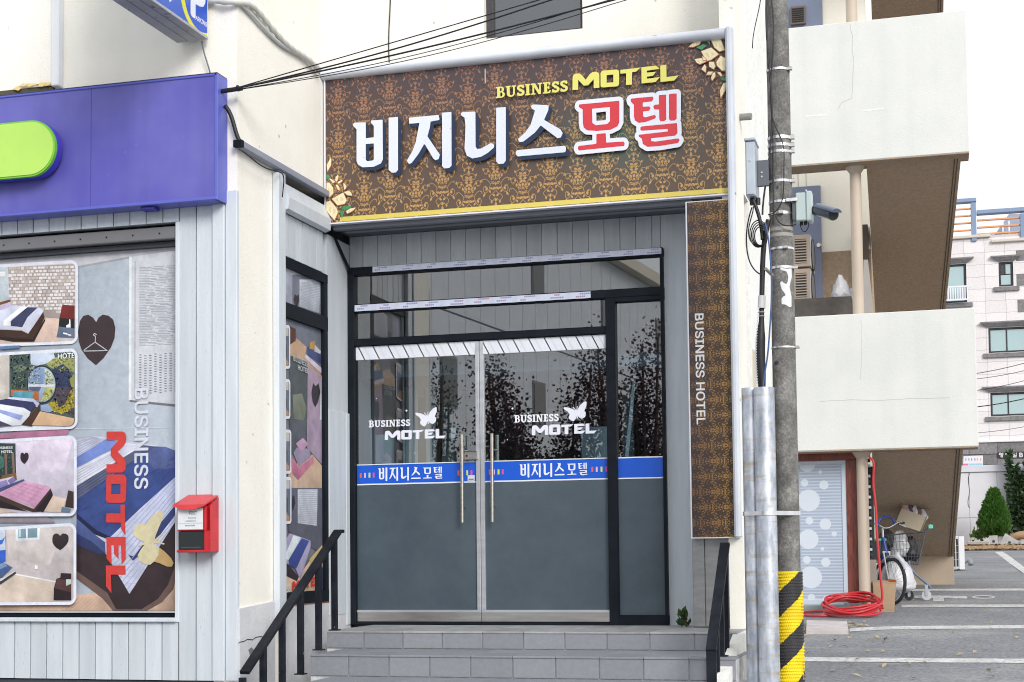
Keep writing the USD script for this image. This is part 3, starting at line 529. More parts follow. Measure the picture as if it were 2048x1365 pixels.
P('window_post', cat_([bbx(X0 + .004, X0 + .05, y545, y545 + .035, ze(545, 1240), ze(547, 347), .004), bbx(X0 + .004, X0 + .038, y545 + .037, y563 - .002, ze(550, 1235), ze(555, 345), .004)]), TRIM)
tb = P('lintel_box', hull([(X0 + .01, y563, ze(563, 365)), (X0 + .01, DY - .5, ze(563, 365)), (X0 + .066, y563, ze(565, 398)), (X0 + .066, DY - .5, ze(565, 398)), (X0 + .01, y563, ze(565, 424)), (X0 + .01, DY - .5, ze(565, 424)), (X0 + .055, y563, ze(565, 420)), (X0 + .055, DY - .5, ze(565, 420))]), TRIM)
rs = P('return_cladding', bx(X0 - .12, X0 - .05, y563 + .02, DY, zsill - .02, ze(565, 420)), BACK)
yy = y563 + .01; k = 0
while yy < DY - .03:
    b = min(yy + .123, DY - .005)
    if b < y652 + .03: part(rs, 'plank', bx(X0 - .045, X0 - .004 + rng.uniform(0, .002), yy + .004, b - .002, zhead + .012, ze(565, 424)), SIDING[k % 3])
    yy += .125; k += 1
ym = (y652 + DY) / 2 + .12
part(rs, 'board', bbx(X0 - .045, X0 + .016, y652 + .022, ym - .004, ze(656, 1205) - .1, EYE + 1.08 + .02, .003), SIDING[0]); part(rs, 'board', bbx(X0 - .045, X0 + .019, ym + .002, DY - .005, LAND, EYE + 1.1, .003), SIDING[2])
part(rs, 'board', bx(X0 - .045, X0 + .006, y652 + .022, DY - .004, EYE + 1.1, ze(565, 424)), SIDING[1])
wn = P('side_window', cat_([bx(X0 - .03, X0 + .012, y563 - .01, y652 + .02, ze(565, 531), zhead), bx(X0 - .03, X0 + .012, y563 - .01, y652 + .02, ze(565, 632), ze(565, 603)), bx(X0 - .03, X0 + .012, y563 - .01, y652 + .02, zsill - .02, ze(565, 1186)),
     bx(X0 - .029, X0 + .011, y652 - .045, y652 + .019, zsill, zhead - .002), bx(X0 - .029, X0 + .011, y563 - .012, y563 + .004, zsill, zhead - .002)]), BLACK)
part(wn, 'rust_line', bx(X0 - .02, X0 + .016, y563, y652 + .02, zsill - .028, zsill - .021), flat('rust_line', (150, 96, 60), .8))
Q = Print('x', X0 - .02, lambda px: pts_x(px, X0 - .02))
qb = sbox(y563 - .02, zsill, y652, zhead)
q5, q6 = crop(550, 500, 455 / 120), crop(550, 840, 431 / 120)
def qp(f, items):
    for col, *ps in items:
        for p in ps: Q.px(f(p), col, qb)
Q.soft = True
Q.px([(540,500),(670,500),(670,1230),(540,1230)], (118,122,136), qb)
qp(q5, [((172,178,196), [(40,100),(130,190),(130,420),(40,400)]), ((196,200,212), [(60,125),(230,190),(120,190)]), ((206,212,224), [(185,225),(345,225),(335,480),(185,430)]), ((56,46,56), [(138,380),(150,335),(163,350),(178,335),(184,380),(170,430),(150,420)]), ((110,116,130), [(340,235),(380,240),(375,490),(338,480)]),
    ((112,118,132), [(100,520),(380,600),(380,960),(100,700)]), ((190,158,132), [(105,720),(160,670),(240,740),(225,800),(360,960),(360,1000),(110,830)]), ((92,58,48), [(90,570),(155,600),(155,690),(105,725)]), ((66,78,124), [(240,740),(280,720),(350,800),(345,870),(245,800)]), ((186,150,86), [(265,700),(300,690),(300,760),(258,750)]), ((214,212,214), [(300,720),(345,770),(340,790),(295,770)]), ((206,196,214), [(228,790),(365,910),(365,955),(225,820)]),
    ((78,86,92), [(105,800),(245,850),(240,1400),(105,1400)]), ((118,126,112), [(130,1100),(200,1090),(235,1200),(215,1300),(140,1280)]), ((166,146,168), [(245,870),(360,980),(340,1400),(240,1400)]), ((216,224,232), [(345,950),(368,990),(365,1345),(335,1335)]), ((48,46,54), [(272,1080),(285,1010),(305,1035),(325,1012),(340,1080),(320,1160),(300,1197),(280,1150)])])
qp(q6, [((80,86,96), [(100,0),(225,0),(220,200),(100,260)]), ((160,142,166), [(225,0),(350,0),(350,340),(225,200)]), ((204,176,150), [(90,350),(265,250),(350,350),(350,490),(90,490)]), ((188,116,138), [(105,280),(130,275),(165,345),(270,260),(272,310),(160,435),(120,390)]), ((150,140,164), [(128,240),(150,200),(245,210),(250,270),(165,340)]), ((186,150,180), [(145,170),(195,130),(237,175),(180,230)]), ((96,98,112), [(90,490),(350,490),(350,980),(90,800)]), ((206,212,222), [(158,500),(300,500),(295,762),(158,742)]), ((48,44,54), [(108,600),(120,545),(132,545),(140,600),(122,662)]),
    ((212,186,160), [(45,1100),(150,1150),(250,1000),(350,960),(350,1280),(45,1280)]), ((52,44,50), [(48,1030),(90,1040),(180,1150),(250,960),(250,900),(200,1060),(150,1160),(48,1110)]), ((172,164,196), [(48,890),(100,815),(250,870),(250,910),(175,1150),(140,1070),(60,1020)]), ((214,226,232), [(60,990),(125,830),(180,845),(90,1010)]), ((64,80,146), [(88,1010),(185,850),(238,870),(145,1070),(95,1045)]), ((206,186,126), [(240,1000),(330,900),(335,930),(250,1060)]), ((70,78,110), [(330,1060),(352,1060),(352,1230),(330,1230)])])
Q.soft = False
gs = [LineString(pts_x(q5([(190 + 4 * math.sin(i), 245 + i * 11), (338, 255 + i * 13)]), X0 - .02)).buffer(.0015) for i in range(18)] + [LineString(pts_x(q6([(162, 512 + i * 13), (296, 510 + i * 14)]), X0 - .02)).buffer(.0015) for i in range(18)]
Q.many(gs, (168,174,188), qb)
for f, a, b in ((q5, 565, 910), (q5, 975, 1290), (q6, 65, 395), (q6, 405, 755)):
    g = poly(pts_x(f([(-40, a), (106, a + 8), (106, b - 8), (-40, b)]), X0 - .02)); g = g.buffer(-.03).buffer(.03); Q.shape(g.intersection(qb), (226,230,240)); g = g.buffer(-.02); Q.shape(g.intersection(qb), (104,112,128))
    Q.px(f([(40, b - 110), (92, b - 60), (92, b - 20), (40, b - 20)]), (176,140,110), g.intersection(qb)); Q.px(f([(40, a + 110), (78, a + 160), (78, b - 90), (40, b - 110)]), (58,60,72), g.intersection(qb)); Q.px(f([(40, a + 20), (92, a + 25), (92, a + 90), (40, a + 90)]), (196,190,186), g.intersection(qb))
def on_xw(g, a, b, c): return place(*[norm(g)[0], norm(g)[1], norm(g)[2]], [on_x(*a, X0 - .02)[1:], on_x(*b, X0 - .02)[1:], on_x(*c, X0 - .02)[1:]])
Q.shape(on_xw(MOTELW, (581, 1183), (638, 1171), (581, 1163)).intersection(qb), (222,60,58)); Q.shape(on_xw(text2d('BUSINESS'), (548, 1192), (577, 1184), (548, 1176)).intersection(qb), (232,232,236))
Q.shape(on_xw(text2d('BUSINESS'), (583, 722), (612, 735), (583, 710)).intersection(qb), (176,184,190)); Q.shape(on_xw(text2d('HOTEL'), (592, 740), (614, 748), (592, 730)).intersection(qb), (196,202,206))
Q.build(wn, 'window_picture', 'printed picture of a room on the narrow side window', mat=PHOTO)
part(wn, 'pane', bx(X0 - .028, X0 - .022, y563, y652 - .04, ze(565, 1186), zhead - .02), glass('side_glass', (.95, .96, .98), 0., 1.5, 0.))

# ---- recessed entrance front
HX0, HX1 = on_y(698, 1000, DY)[0], on_y(1348, 1240, DY)[0]
UY = 10.78                                                      # upper wall over the sign
ux = on_y(892, 60, UY)[0]; zsgt = on_y(649, 160, SY)[2]; zsgb = on_y(649, 449, SY)[2]
UW0, UW1 = on_y(968, 40, UY + .14)[0], on_y(1165, 40, UY + .14)[0]; UWZ = on_y(1066, 68, UY + .14)[2]
P('upper_wall', cat_([bx(X0, ux, UY, UY + .4, zsgb + .1, TOP), bx(ux, UW0, UY + .14, UY + .4, zsgb + .1, TOP), bx(UW1, XR, UY + .14, UY + .4, zsgb + .1, TOP), bx(UW0, UW1, UY + .14, UY + .4, zsgb + .1, UWZ), bx(UW0, UW1, UY + .14, UY + .4, UWZ + 1.3, TOP)]), STUCCO)
P('right_return', bx(XR - .10, XR + .0, SY + .03, UY + .14, LAND - 1.2, TOP), STUCCO)
P('side_wall', bx(XR - .2, XR + .004, UY + .4, 14.0, G(11) - .1, TOP), STUCCOW); P('rear_wall', bx(XL, XR, 13.9, 14.0, G(9), TOP), STUCCOW)
P('left_side_wall', bx(XL - .1, XL, FY, 14., G(9), TOP), STUCCOW)
uw = P('upper_window', cat_([bx(UW0, UW0 + .045, UY + .2, UY + .28, UWZ, UWZ + 1.3), bx(UW1 - .03, UW1, UY + .2, UY + .28, UWZ, UWZ + 1.3), bx(UW0 + .045, UW1 - .03, UY + .2, UY + .28, UWZ, UWZ + .03), bx(UW0 + .045, UW1 - .03, UY + .3, UY + .31, UWZ, UWZ + 1.3)]), flat('window_frame_dark', (62, 60, 66), .5))
part(uw, 'pane', bx(UW0 + .045, UW1 - .03, UY + .25, UY + .255, UWZ + .03, UWZ + 1.3), glass('upper_glass', (.5, .54, .58), 0., 1.5, .12))
part(uw, 'blind', bx(UW0 + .05, UW1 - .035, UY + .28, UY + .285, UWZ + .03, UWZ + 1.3), flat('blind_grey', (112, 118, 130), .8))
P('side_slot', bx(XR - .01, XR + .012, on_x(1503, 720, XR)[1], on_x(1509, 720, XR)[1], on_x(1504, 735, XR)[2] - .9, on_x(1504, 700, XR)[2]), flat('slot_cream', (206, 200, 184), .8))
pst = on_x(1478, 231, XR)
P('drain_stub', cyl(pst + [-.1, .05, .0], pst + [.085, .02, -.01], .025, 18), flat('stub_grey', (138, 140, 138), .6), smooth=40)
# soffit, header planks
P('soffit', bx(X0 + .002, XR - .1, SY + .06, DY + .1, zsgb + .008, zsgb + .05), flat('soffit_grey', (96, 100, 106), .7))
zft = zy(540) + .012
hd = P('header_cladding', bx(X0, HX1 + .05, DY + .03, DY + .06, zft, zsgb), BACK)
sw_ = (on_y(1271, 460, DY)[0] - on_y(725, 480, DY)[0]) / 18.0; xx = on_y(725, 480, DY)[0] - sw_ * 2; k = 0
while xx < HX1 - .06:
    a, b = max(xx, X0 + .003), min(xx + sw_, HX1 - .055)
    if b > a + .02: part(hd, 'plank', bx(a + .002, b - .002, DY + rng.uniform(-.0012, .0012) + .006, DY + .03, zft, zsgb + .005), SIDING[k % 3])
    xx += sw_; k += 1
part(hd, 'board', bx(HX1 - .053, HX1 + .25, DY + .005, DY + .03, LAND, zsgb + .005), TRIM)
P('jamb_pipe', cyl((X0 + .035, DY - .04, zft - .05), (X0 + .005, SY + .12, zsgb + .01), .012, 8), BLACK)
# storefront frame
zm0, zm1 = zy(627), zy(611); zd0, zd1 = zy(694), zy(680); zt0 = zy(553)
MX0, MX1 = on_y(1217, 900, DY)[0], on_y(1236, 900, DY)[0]; JX = on_y(714, 1000, DY)[0]; RX = on_y(1328, 560, DY)[0]
fr = P('storefront_frame', cat_([bbx(HX0, JX, DY - .05, DY + .05, LAND, zft, .004), bbx(RX, HX1 - .055, DY - .05, DY + .05, LAND, zft, .004), bbx(JX - .003, RX + .003, DY - .048, DY + .05, zt0, zft - .002, .004),
     bbx(JX - .003, RX + .003, DY - .048, DY + .05, zm0, zm1, .004), bbx(JX - .003, MX0 + .003, DY - .046, DY + .05, zd0, zd1, .004), bbx(MX0, MX1, DY - .052, DY + .05, LAND, zm0 + .003, .004), bbx(MX1 - .003, RX + .003, DY - .046, DY + .05, LAND, LAND + .075, .004), bbx(MX1 - .003, RX + .003, DY - .044, DY + .05, zm0 - .035, zm0 + .002, .004)]), BLACK)
filmm = flat('film_white', (222, 226, 238), .35)
def film(u0, u1, z0, z1, name):
    S_ = Print('y', DY - .0525, lambda p: p); a, b = on_y(u0, 560, DY)[0], on_y(u1, 560, DY)[0]
    S_.shape(sbox(a, z0, b, z1), (202,209,230)); gs1, gs2, gs3 = [], [], []
    x = a + .02
    while x < b - .1:
        for r_ in range(2):
            zz = z0 + (z1 - z0) * (.2 + .45 * r_) + rng.uniform(-.003, .003); n_ = rng.randint(3, 7); w_ = .011
            for c in range(n_): (gs1 if rng.random() < .7 else gs2).append(sbox(x + c * w_ * 1.35 + r_ * .03, zz, x + c * w_ * 1.35 + w_ + r_ * .03, zz + (z1 - z0) * .22).difference(sbox(x + c * w_ * 1.35 + .003 + r_ * .03, zz + .003, x + c * w_ * 1.35 + .007 + r_ * .03, zz + .007)))
        gs3.append(sbox(x + .12, z0 + .004, x + .16, z1 - .004)); x += rng.uniform(.17, .24)
    S_.many(gs1, (108,118,170), sbox(a, z0, b, z1)); S_.many(gs2, (190,90,110) if name == 'm' else (150,150,186), sbox(a, z0, b, z1)); S_.many(gs3, (198,204,222), sbox(a, z0, b, z1))
    S_.build(fr, 'film_strip', 'white protective film strip with tiny print left on the frame')
film(750, 1326, zt0 + .012, zft - .006, 't'); film(714, 1184, zm0 + .006, zm1 - .008, 'm')
pane = lambda n, a, b, c, d, y=DY: part(fr, n, bx(a, b, y - .004, y + .004, c, d), GLASS)
pane('transom_pane', JX, RX, zm1, zt0); pane('transom_pane', JX, MX0, zd1, zm0); pane('side_pane', MX1, RX, zy(957, 1331), zm0 - .035)
BZ0, BZ1 = zy(970), zy(930.5)
DP = DY - .012
part(fr, 'frosted_pane', bx(MX1, RX, DY - .004, DY + .004, LAND + .075, zy(957, 1331)), FROST)
part(fr, 'blue_band', bx(MX1 + .002, RX - .002, DY - .0065, DY - .0045, BZ0, BZ1), flat('band_blue', (14, 88, 208), .4, .95)); 
for z in (BZ0, BZ1): part(fr, 'band_edge', bx(MX1 + .002, RX - .002, DY - .0072, DY - .0066, z - .006, z + .003), WHITE)
part(fr, 'threshold', bbx(JX, MX0, DY - .06, DY + .05, LAND, LAND + .018, .003), BLACK)
# doors
MIDX = on_y(962.5, 1000, DY)[0]
def door(a, b, flip):
    y0, y1 = DY - .02, DY + .02; zb, zt = LAND + .022, zd0 - .004
    z1 = zy(1221); z2 = zy(722)
    sx = .018
    d = P('entrance_door', bbx(a, b, y0, y1, zb, z1, .003), STEEL, label=None)
    part(d, 'bottom_rail_edge', bx(a, b, y0 - .002, y1, z1 - .014, z1 + .003), ALU)
    part(d, 'stile', bbx((b - .032) if flip == 0 else a, b if flip == 0 else a + .032, y0 - .004, y1 + .004, z1, zt, .004), ALU)
    tr = part(d, 'top_rail', bbx(a, b, y0, y1, z2, zt, .003), flat('rail_white', (226, 230, 240), .4))
    S_ = Print('y', y0 - .0006, lambda p: p); rc = sbox(a + .002, z2 + .002, b - .002, zt - .002); S_.shape(rc, (226,230,240))
    x = a - .1
    while x < b + .1: S_.shape(LineString([(x, zt), (x + .055, z2)]).buffer(.004).intersection(rc), (36,92,196), step=False); S_.shape(LineString([(x + .05, zt), (x + .105, z2)]).buffer(.0008).intersection(rc), (150,176,220), step=False); x += .122
    S_.build(d, 'top_film', 'white film with blue diagonal lines still stuck on the top rail')
    ga, gb = (a, b - .032) if flip == 0 else (a + .032, b)
    part(d, 'pane', bx(ga, gb, DY - .004, DY + .004, BZ1, z2), GLASS)
    part(d, 'frosted_pane', bx(ga, gb, DY - .004, DY + .004, z1, BZ1), FROST)
    B = Print('y', DY - .0048, lambda p: p)
    B.shape(sbox(ga, BZ0, gb, BZ1), (14,88,208)); B.shape(sbox(ga, BZ0 - .005, gb, BZ0 + .005), (228,232,240)); B.shape(sbox(ga, BZ1 - .004, gb, BZ1 + .003), (224,232,226))
    X = lambda u, v: on_y(u, v, DY)[0]
    if flip == 0: w0, w1, ch = X(757, 945), X(885, 945), [722, 730.5, 739.5, 748, 917.5, 926, 935, 943.5]
    else: w0, w1, ch = X(1040, 942), X(1175, 942), [980, 988.5, 997.5, 1006, 1185, 1194, 1203.5, 1213]
    B.shape(fit(WORD6.buffer(-.004), (w0, BZ0 + .022), (w1, BZ1 - .026)), (232,236,246))
    for u, c in zip(ch, [(222,104,104), (228,190,224), (214,228,40), (222,80,180)] * 2): B.shape(sbox(X(u, 945) - .007, BZ0 + .052, X(u, 945) + .007, BZ0 + .09), c)
    if flip == 0: B.shape(sbox(X(936, 957), BZ0 + .008, X(950, 957), BZ0 + .052), (206,212,218)); B.shape(sbox(X(938, 957), BZ0 + .014, X(948, 957), BZ0 + .024), (120,128,130))
    B.build(d, 'blue_band', 'blue band with white Hangul lettering and coloured bars')
    L = Print('y', DY - .0048, lambda p: p)
    if flip == 0: bq = [(738, 856), (821, 852), (738, 842)]; mq = [(770, 880), (893, 878), (770, 862)]; f_ = lambda p: [(720 + (795 + (x - 770) * .94 - 0) / 7.185, 790 + (176 + (y - 95) * .98) / 7.185) for x, y in p]
    else: bq = [(1029, 845.5), (1118, 843.5), (1029, 831)]; mq = [(1064, 871), (1194, 868), (1064, 851)]; f_ = crop(1020, 790, 1509 / 210)
    q2 = lambda q: [tuple(on_y(u, v, DY)[[0, 2]]) for u, v in q]
    sg, swd = serif('BUSINESS')
    def upright(g, q):
        (x0, za), (x1, zb_), (x2, zc) = q2(q); return fit(g, (x0, (za + zb_) / 2), (x1, zc))
    L.shape(upright(sg, bq), (236,238,250)); L.shape(upright(MOTELW, mq), (232,235,248)); L.shape(poly(q2(f_(BUT))), (232,235,248))
    L.build(d, 'door_lettering', 'white BUSINESS MOTEL lettering with a butterfly')
    hx = X(930, 950) if flip == 0 else X(990, 950); hz0, hz1 = zy(1046, 930), zy(871, 930)
    for s_, yh in ((0, DY - .075), (1, DY + .075)):
        h = part(d, 'handle', cyl((hx, yh, hz0), (hx, yh, hz1), .0135, 20), STEEL, smooth=40)
        for zz in (hz0 + .12, hz1 - .12): part(h, 'mount', cyl((hx, yh, zz), (hx, DY, zz), .008, 12), STEEL)
    if flip == 0:
        lk = part(d, 'lock', bbx(X(917, 912), X(958, 912), DY - .045, DY - .02, zy(921, 940), zy(904, 940), .006), STEEL); part(lk, 'keyhole', cat_([cyl((X(921, 912), DY - .047, zy(913, 940)), (X(921, 912), DY - .044, zy(913, 940)), .007, 12), cyl((X(937, 912), DY - .047, zy(913, 940)), (X(937, 912), DY - .044, zy(913, 940)), .008, 12)]), BLACK)
    for k_ in range(3):
        px_, pz_ = rng.uniform(ga + .1, gb - .1), rng.uniform(BZ1 + .05, z2 - .3); g = Point(px_, pz_).buffer(.007 if k_ == 0 else .004); part(d, 'paint_fleck', ex_y(g, DY - .0052, DY - .0046), WHITE)
    return d
door(JX + .003, MIDX - .002, 0); door(MIDX + .002, MX0 - .003, 1)
# dim lobby behind the glass
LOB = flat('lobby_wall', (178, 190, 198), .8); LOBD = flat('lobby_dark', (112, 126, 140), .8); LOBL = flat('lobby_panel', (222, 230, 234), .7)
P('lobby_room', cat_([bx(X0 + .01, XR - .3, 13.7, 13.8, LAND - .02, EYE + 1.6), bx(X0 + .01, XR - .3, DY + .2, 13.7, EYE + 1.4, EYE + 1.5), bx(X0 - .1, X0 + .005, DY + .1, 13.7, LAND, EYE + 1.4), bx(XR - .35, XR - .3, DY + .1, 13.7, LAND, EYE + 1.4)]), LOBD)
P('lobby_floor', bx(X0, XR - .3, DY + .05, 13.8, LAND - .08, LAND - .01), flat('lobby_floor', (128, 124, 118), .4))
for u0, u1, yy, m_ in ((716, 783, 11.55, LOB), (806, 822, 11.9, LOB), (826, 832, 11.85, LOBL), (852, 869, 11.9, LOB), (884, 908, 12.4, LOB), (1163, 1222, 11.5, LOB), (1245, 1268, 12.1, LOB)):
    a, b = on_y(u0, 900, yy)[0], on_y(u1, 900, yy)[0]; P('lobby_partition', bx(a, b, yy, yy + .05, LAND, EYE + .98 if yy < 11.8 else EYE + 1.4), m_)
P('leaning_board', hull([on_y(1268, 733, 11.4), on_y(1274, 733, 11.4), on_y(1246, 950, 11.25), on_y(1254, 950, 11.25), on_y(1268, 733, 11.43), on_y(1274, 733, 11.43), on_y(1246, 950, 11.28), on_y(1254, 950, 11.28)]), LOBL)
P('wall_notice', bx(on_y(902, 860, 11.5)[0], on_y(911, 860, 11.5)[0], 11.5, 11.51, on_y(905, 876, 11.5)[2], on_y(905, 856, 11.5)[2]), WHITE)
# metal panel below the tall sign
mp0 = on_y(1386, 1180, 10.62)[0]
mpn = P('metal_panel', cat_([bbx(mp0, on_y(1411, 1180, 10.62)[0] - .003, 10.62, 10.66, LAND + .01, EYE + .35, .003), bbx(on_y(1411, 1180, 10.62)[0], XR - .1, 10.62, 10.66, LAND + .01, EYE + .35, .003)]), paint('dull_steel', (.36, .36, .36), (.26, .265, .275), .38, 5, metal=.8, stretch=(1, 1, 4), speck=(60, .72, (.5, .5, .5))))
part(mpn, 'edge_strip', bbx(XR - .098, XR - .03, 10.6, 10.64, LAND + .01, EYE + .35, .003), ALU)

# ---- steps
stp = thing('entrance_steps', 'grey tiled entrance steps between the two black handrails', 'steps', (-2.9, 9.5, G(9)), None)
YA = on_z(1060, 1264, LAND)[1]; Z2 = on_y(1060, 1300, YA)[2]; YB = on_z(1060, 1313, Z2)[1]; Z3 = on_y(1060, 1358, YB)[2]; YC = YB - .5; Z4 = Z3 - .15
YD = YC - .4
def step(ya, yb, zt, zb_, u0, u1, vv, seams, first):
    a, b = on_y(u0, vv, ya)[0], on_y(u1, vv, ya)[0]; a2, b2 = max(a, X0 + .06), b
    core = part(stp, 'step', bx(a2, b2, ya + .012, DY + .1, zb_ - .3, zt - .012), GROUT)
    xs = [a2] + [on_y(u, vv + 15, ya)[0] for u in seams] + [b2]
    for i in range(len(xs) - 1):
        part(core, 'riser_tile', bbx(xs[i] + .0035, xs[i + 1] - .0035, ya, ya + .012, zb_ + .004, zt - .013, .0015), TILE[i % 3])
        n_ = 2 if yb - ya > .5 else 1
        for j in range(n_):
            y0, y1 = ya - .008 + (yb - ya) * j / n_, ya - .008 + (yb - ya) * (j + 1) / n_
            part(core, 'tread_tile', bbx(xs[i] + .002, xs[i + 1] - .002, y0 + .002, y1 - .002, zt - .0125, zt, .002), (TREAD if first else TILE)[(i + j) % 3])
    return a2, b2
f7 = lambda xs: [600 + x * 900 / 2048 for x in xs]
step(YA, DY + .04, LAND, Z2, 653, 1474, 1264, f7([291, 468, 647, 831, 1017, 1205, 1397, 1592, 1795]), True)
step(YB, YA, Z2, Z3, 620, 1472, 1313, f7([221, 405, 590, 776, 968, 1163, 1362, 1563, 1770]), False)
step(YC, YB, Z3, Z4, 606, 1470, 1362, f7([200, 390, 580, 772, 968, 1168, 1372, 1578, 1790]), False)
step(YD, YC, Z4, Z4 - .15, 596, 1468, 1400, f7([180, 380, 575, 772, 970, 1172, 1380, 1590, 1800]), False)
xe0, xe1 = on_y(1476, 1290, YA)[0] - .03, on_y(1490, 1290, YA)[0]
part(stp, 'end_wall', hull([(xe0, YA - .02, LAND - .01), (xe1, YA - .02, LAND - .01), (xe0, 10.8, LAND - .01), (xe1, 10.8, LAND - .01), (xe0, YD, G(8) - .05), (xe1, YD, G(8) - .05), (xe0, YD, Z4), (xe1, YD, Z4), (xe0, 10.8, G(8)), (xe1, 10.8, G(8))]), STUCCOW)

# ================================================================== main sign
def damask(h=.25, w=.2):
    """one mirrored ornament, centred on 0,0, about w wide and 2h tall; shapes come as a list"""
    A = []
    def leaf(x, y, l, t, wd=.35):
        p = [(l * k, wd * l * math.sin(math.pi * k) * (1 - .45 * k)) for k in np.linspace(0, 1, 6)]; q = [(a, -b) for a, b in p[::-1]]
        g = Polygon(p + q[1:-1]); A.append(affinity.translate(affinity.rotate(g, t, origin=(0, 0)), x, y))
    def blob(x, y, r): A.append(Point(x, y).buffer(r, 3))
    def vine(P, t=.0019): A.append(LineString(spline([(a, b, 0) for a, b in P], 16)[:, :2]).buffer(t, 2))
    for s in (-1, 1):
        a = lambda t: t if s == 1 else 180 - t
        leaf(0, .105, .036, a(38), .38); leaf(0, .105, .030, a(-20), .4); leaf(.004 * s, .076, .03, a(20), .4); leaf(0, .07, .034, a(-42), .36); leaf(.014 * s, .02, .032, a(62), .3); leaf(.012 * s, .02, .03, a(-8), .36); leaf(.004 * s, -.03, .036, a(34), .34); leaf(.004 * s, -.05, .032, a(-48), .36); leaf(.022 * s, -.062, .026, a(10), .4); leaf(.004 * s, -.12, .03, a(40), .34)
        vine([(.006 * s, .0), (.03 * s, .03), (.045 * s, .07), (.072 * s, .09), (.088 * s, .065), (.074 * s, .045), (.058 * s, .058)])
        vine([(.01 * s, -.02), (.04 * s, -.03), (.052 * s, -.07), (.08 * s, -.092), (.094 * s, -.06), (.08 * s, -.035), (.064 * s, -.05)])
        vine([(.0, .13), (.03 * s, .145), (.05 * s, .12), (.04 * s, .1), (.024 * s, .11)])
        vine([(.04 * s, -.03), (.06 * s, .0), (.09 * s, .015), (.1 * s, -.01)])
        vine([(.004 * s, -.075), (.026 * s, -.1), (.05 * s, -.125), (.032 * s, -.15), (.01 * s, -.135)])
        leaf(.058 * s, .058, .032, a(100), .36); leaf(.058 * s, .056, .026, a(-30), .42); leaf(.086 * s, .066, .034, a(70), .3); leaf(.064 * s, -.05, .03, a(-70), .4); leaf(.064 * s, -.05, .028, a(30), .42); leaf(.08 * s, -.092, .034, a(-60), .3); leaf(.05 * s, -.072, .026, a(-120), .36); leaf(.05 * s, .122, .026, a(60), .36); leaf(.044 * s, .02, .03, a(80), .34); leaf(.034 * s, -.148, .026, a(-100), .36)
        blob(.088 * s, .012, .0065); blob(.03 * s, .005, .005); blob(.02 * s, -.1, .005)
    leaf(0, .14, .034, 90, .36); leaf(0, .05, .03, 270, .4); leaf(0, -.012, .03, 270, .34); blob(0, .012, .008); blob(0, -.062, .007); leaf(0, -.16, .03, 90, .4)
    return [affinity.scale(g, w / .2, h / .25, origin=(0, 0)) for g in A]
MOTIF = damask()
def lerp(a, b, t): t = min(max(t, 0), 1); return np.array(lin(a, .92)) * (1 - t) + np.array(lin(b, .92)) * t
sx0, sx1 = on_y(649, 300, SY)[0], on_y(1455, 250, SY)[0]; sz0, sz1 = on_y(649, 449, SY)[2], on_y(649, 160, SY)[2]
sign = thing('motel_sign', 'wide brown damask sign board with white and red Hangul lettering over the entrance', 'sign', ((sx0 + sx1) / 2, SY, sz0))
part(sign, 'board', bx(sx0, sx1 + .03, SY + .012, SY + .06, sz0, sz1 + .02), flat('board_back', (90, 90, 92), .6))
R_ = Print('y', SY + .009, lambda p: pts_y(p, SY))
face = sbox(sx0 + .008, sz0 + .006, sx1, sz1)
gc = on_y(1240, 265, SY)[[0, 2]]
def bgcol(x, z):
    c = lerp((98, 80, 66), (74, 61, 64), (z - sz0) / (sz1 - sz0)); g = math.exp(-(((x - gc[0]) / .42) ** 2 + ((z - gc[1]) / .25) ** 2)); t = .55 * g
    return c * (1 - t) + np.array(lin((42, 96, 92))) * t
R_.k += 1
for i in range(60):
    for j in range(22):
        a, b = sx0 + .008 + (sx1 - sx0 - .008) * i / 60, sx0 + .008 + (sx1 - sx0 - .008) * (i + 1) / 60; c, d = sz0 + .006 + (sz1 - sz0 - .006) * j / 22, sz0 + .006 + (sz1 - sz0 - .006) * (j + 1) / 22
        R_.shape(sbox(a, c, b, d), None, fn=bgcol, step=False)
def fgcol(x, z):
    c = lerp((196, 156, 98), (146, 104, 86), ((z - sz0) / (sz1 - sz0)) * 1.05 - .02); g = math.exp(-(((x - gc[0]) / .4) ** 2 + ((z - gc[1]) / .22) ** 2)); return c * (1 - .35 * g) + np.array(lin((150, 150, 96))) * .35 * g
R_.build(sign, 'panel', 'brown printed panel face')
R_ = Print('y', SY + .0084, lambda p: pts_y(p, SY)); R_.k = 1
i = 0; x = sx0 + .11
while x < sx1 + .1:
    z = sz0 - .1 + (.25 if i % 2 else 0)
    while z < sz1 + .2:
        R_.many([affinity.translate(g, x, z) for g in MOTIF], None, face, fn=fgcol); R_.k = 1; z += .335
    x += .205; i += 1
R_.build(sign, 'damask_print', 'gold damask ornament printed all over the board', kind='stuff')
R_ = Print('y', SY + .0078, lambda p: pts_y(p, SY))
def flush(nm, lab):
    global R_
    k = R_.k; R_.build(sign, nm, lab); R_ = Print('y', SY + .0078, lambda p: pts_y(p, SY)); R_.k = k
R_.shape(sbox(sx0 + .12, on_y(1000, 414.5, SY)[2] - .017, sx1, on_y(1000, 414.5, SY)[2] + .017), None, fn=lambda x, z: np.array(lin((214, 196, 96))))
flush('yellow_stripe', None)
f3c, f4c = crop(640, 290, 1285 / 160), crop(1360, 60, 910 / 120)
CR, TN, BRN, GRN = (240, 230, 188), (232, 208, 160), (176, 112, 84), (66, 148, 98)
def fl(f, pet, leaves):
    for q in leaves: R_.px(f(q), GRN, face, .002)
    for q in pet:
        g = rnd(poly(pts_y(f(q), SY)), .003).intersection(face); R_.shape(g, BRN); c = g.centroid
        R_.shape(affinity.translate(g.buffer(-.004), -.001, .002), CR); R_.shape(affinity.scale(g, .55, .35), TN); R_.shape(affinity.scale(g, .18, .5), (240, 232, 196))
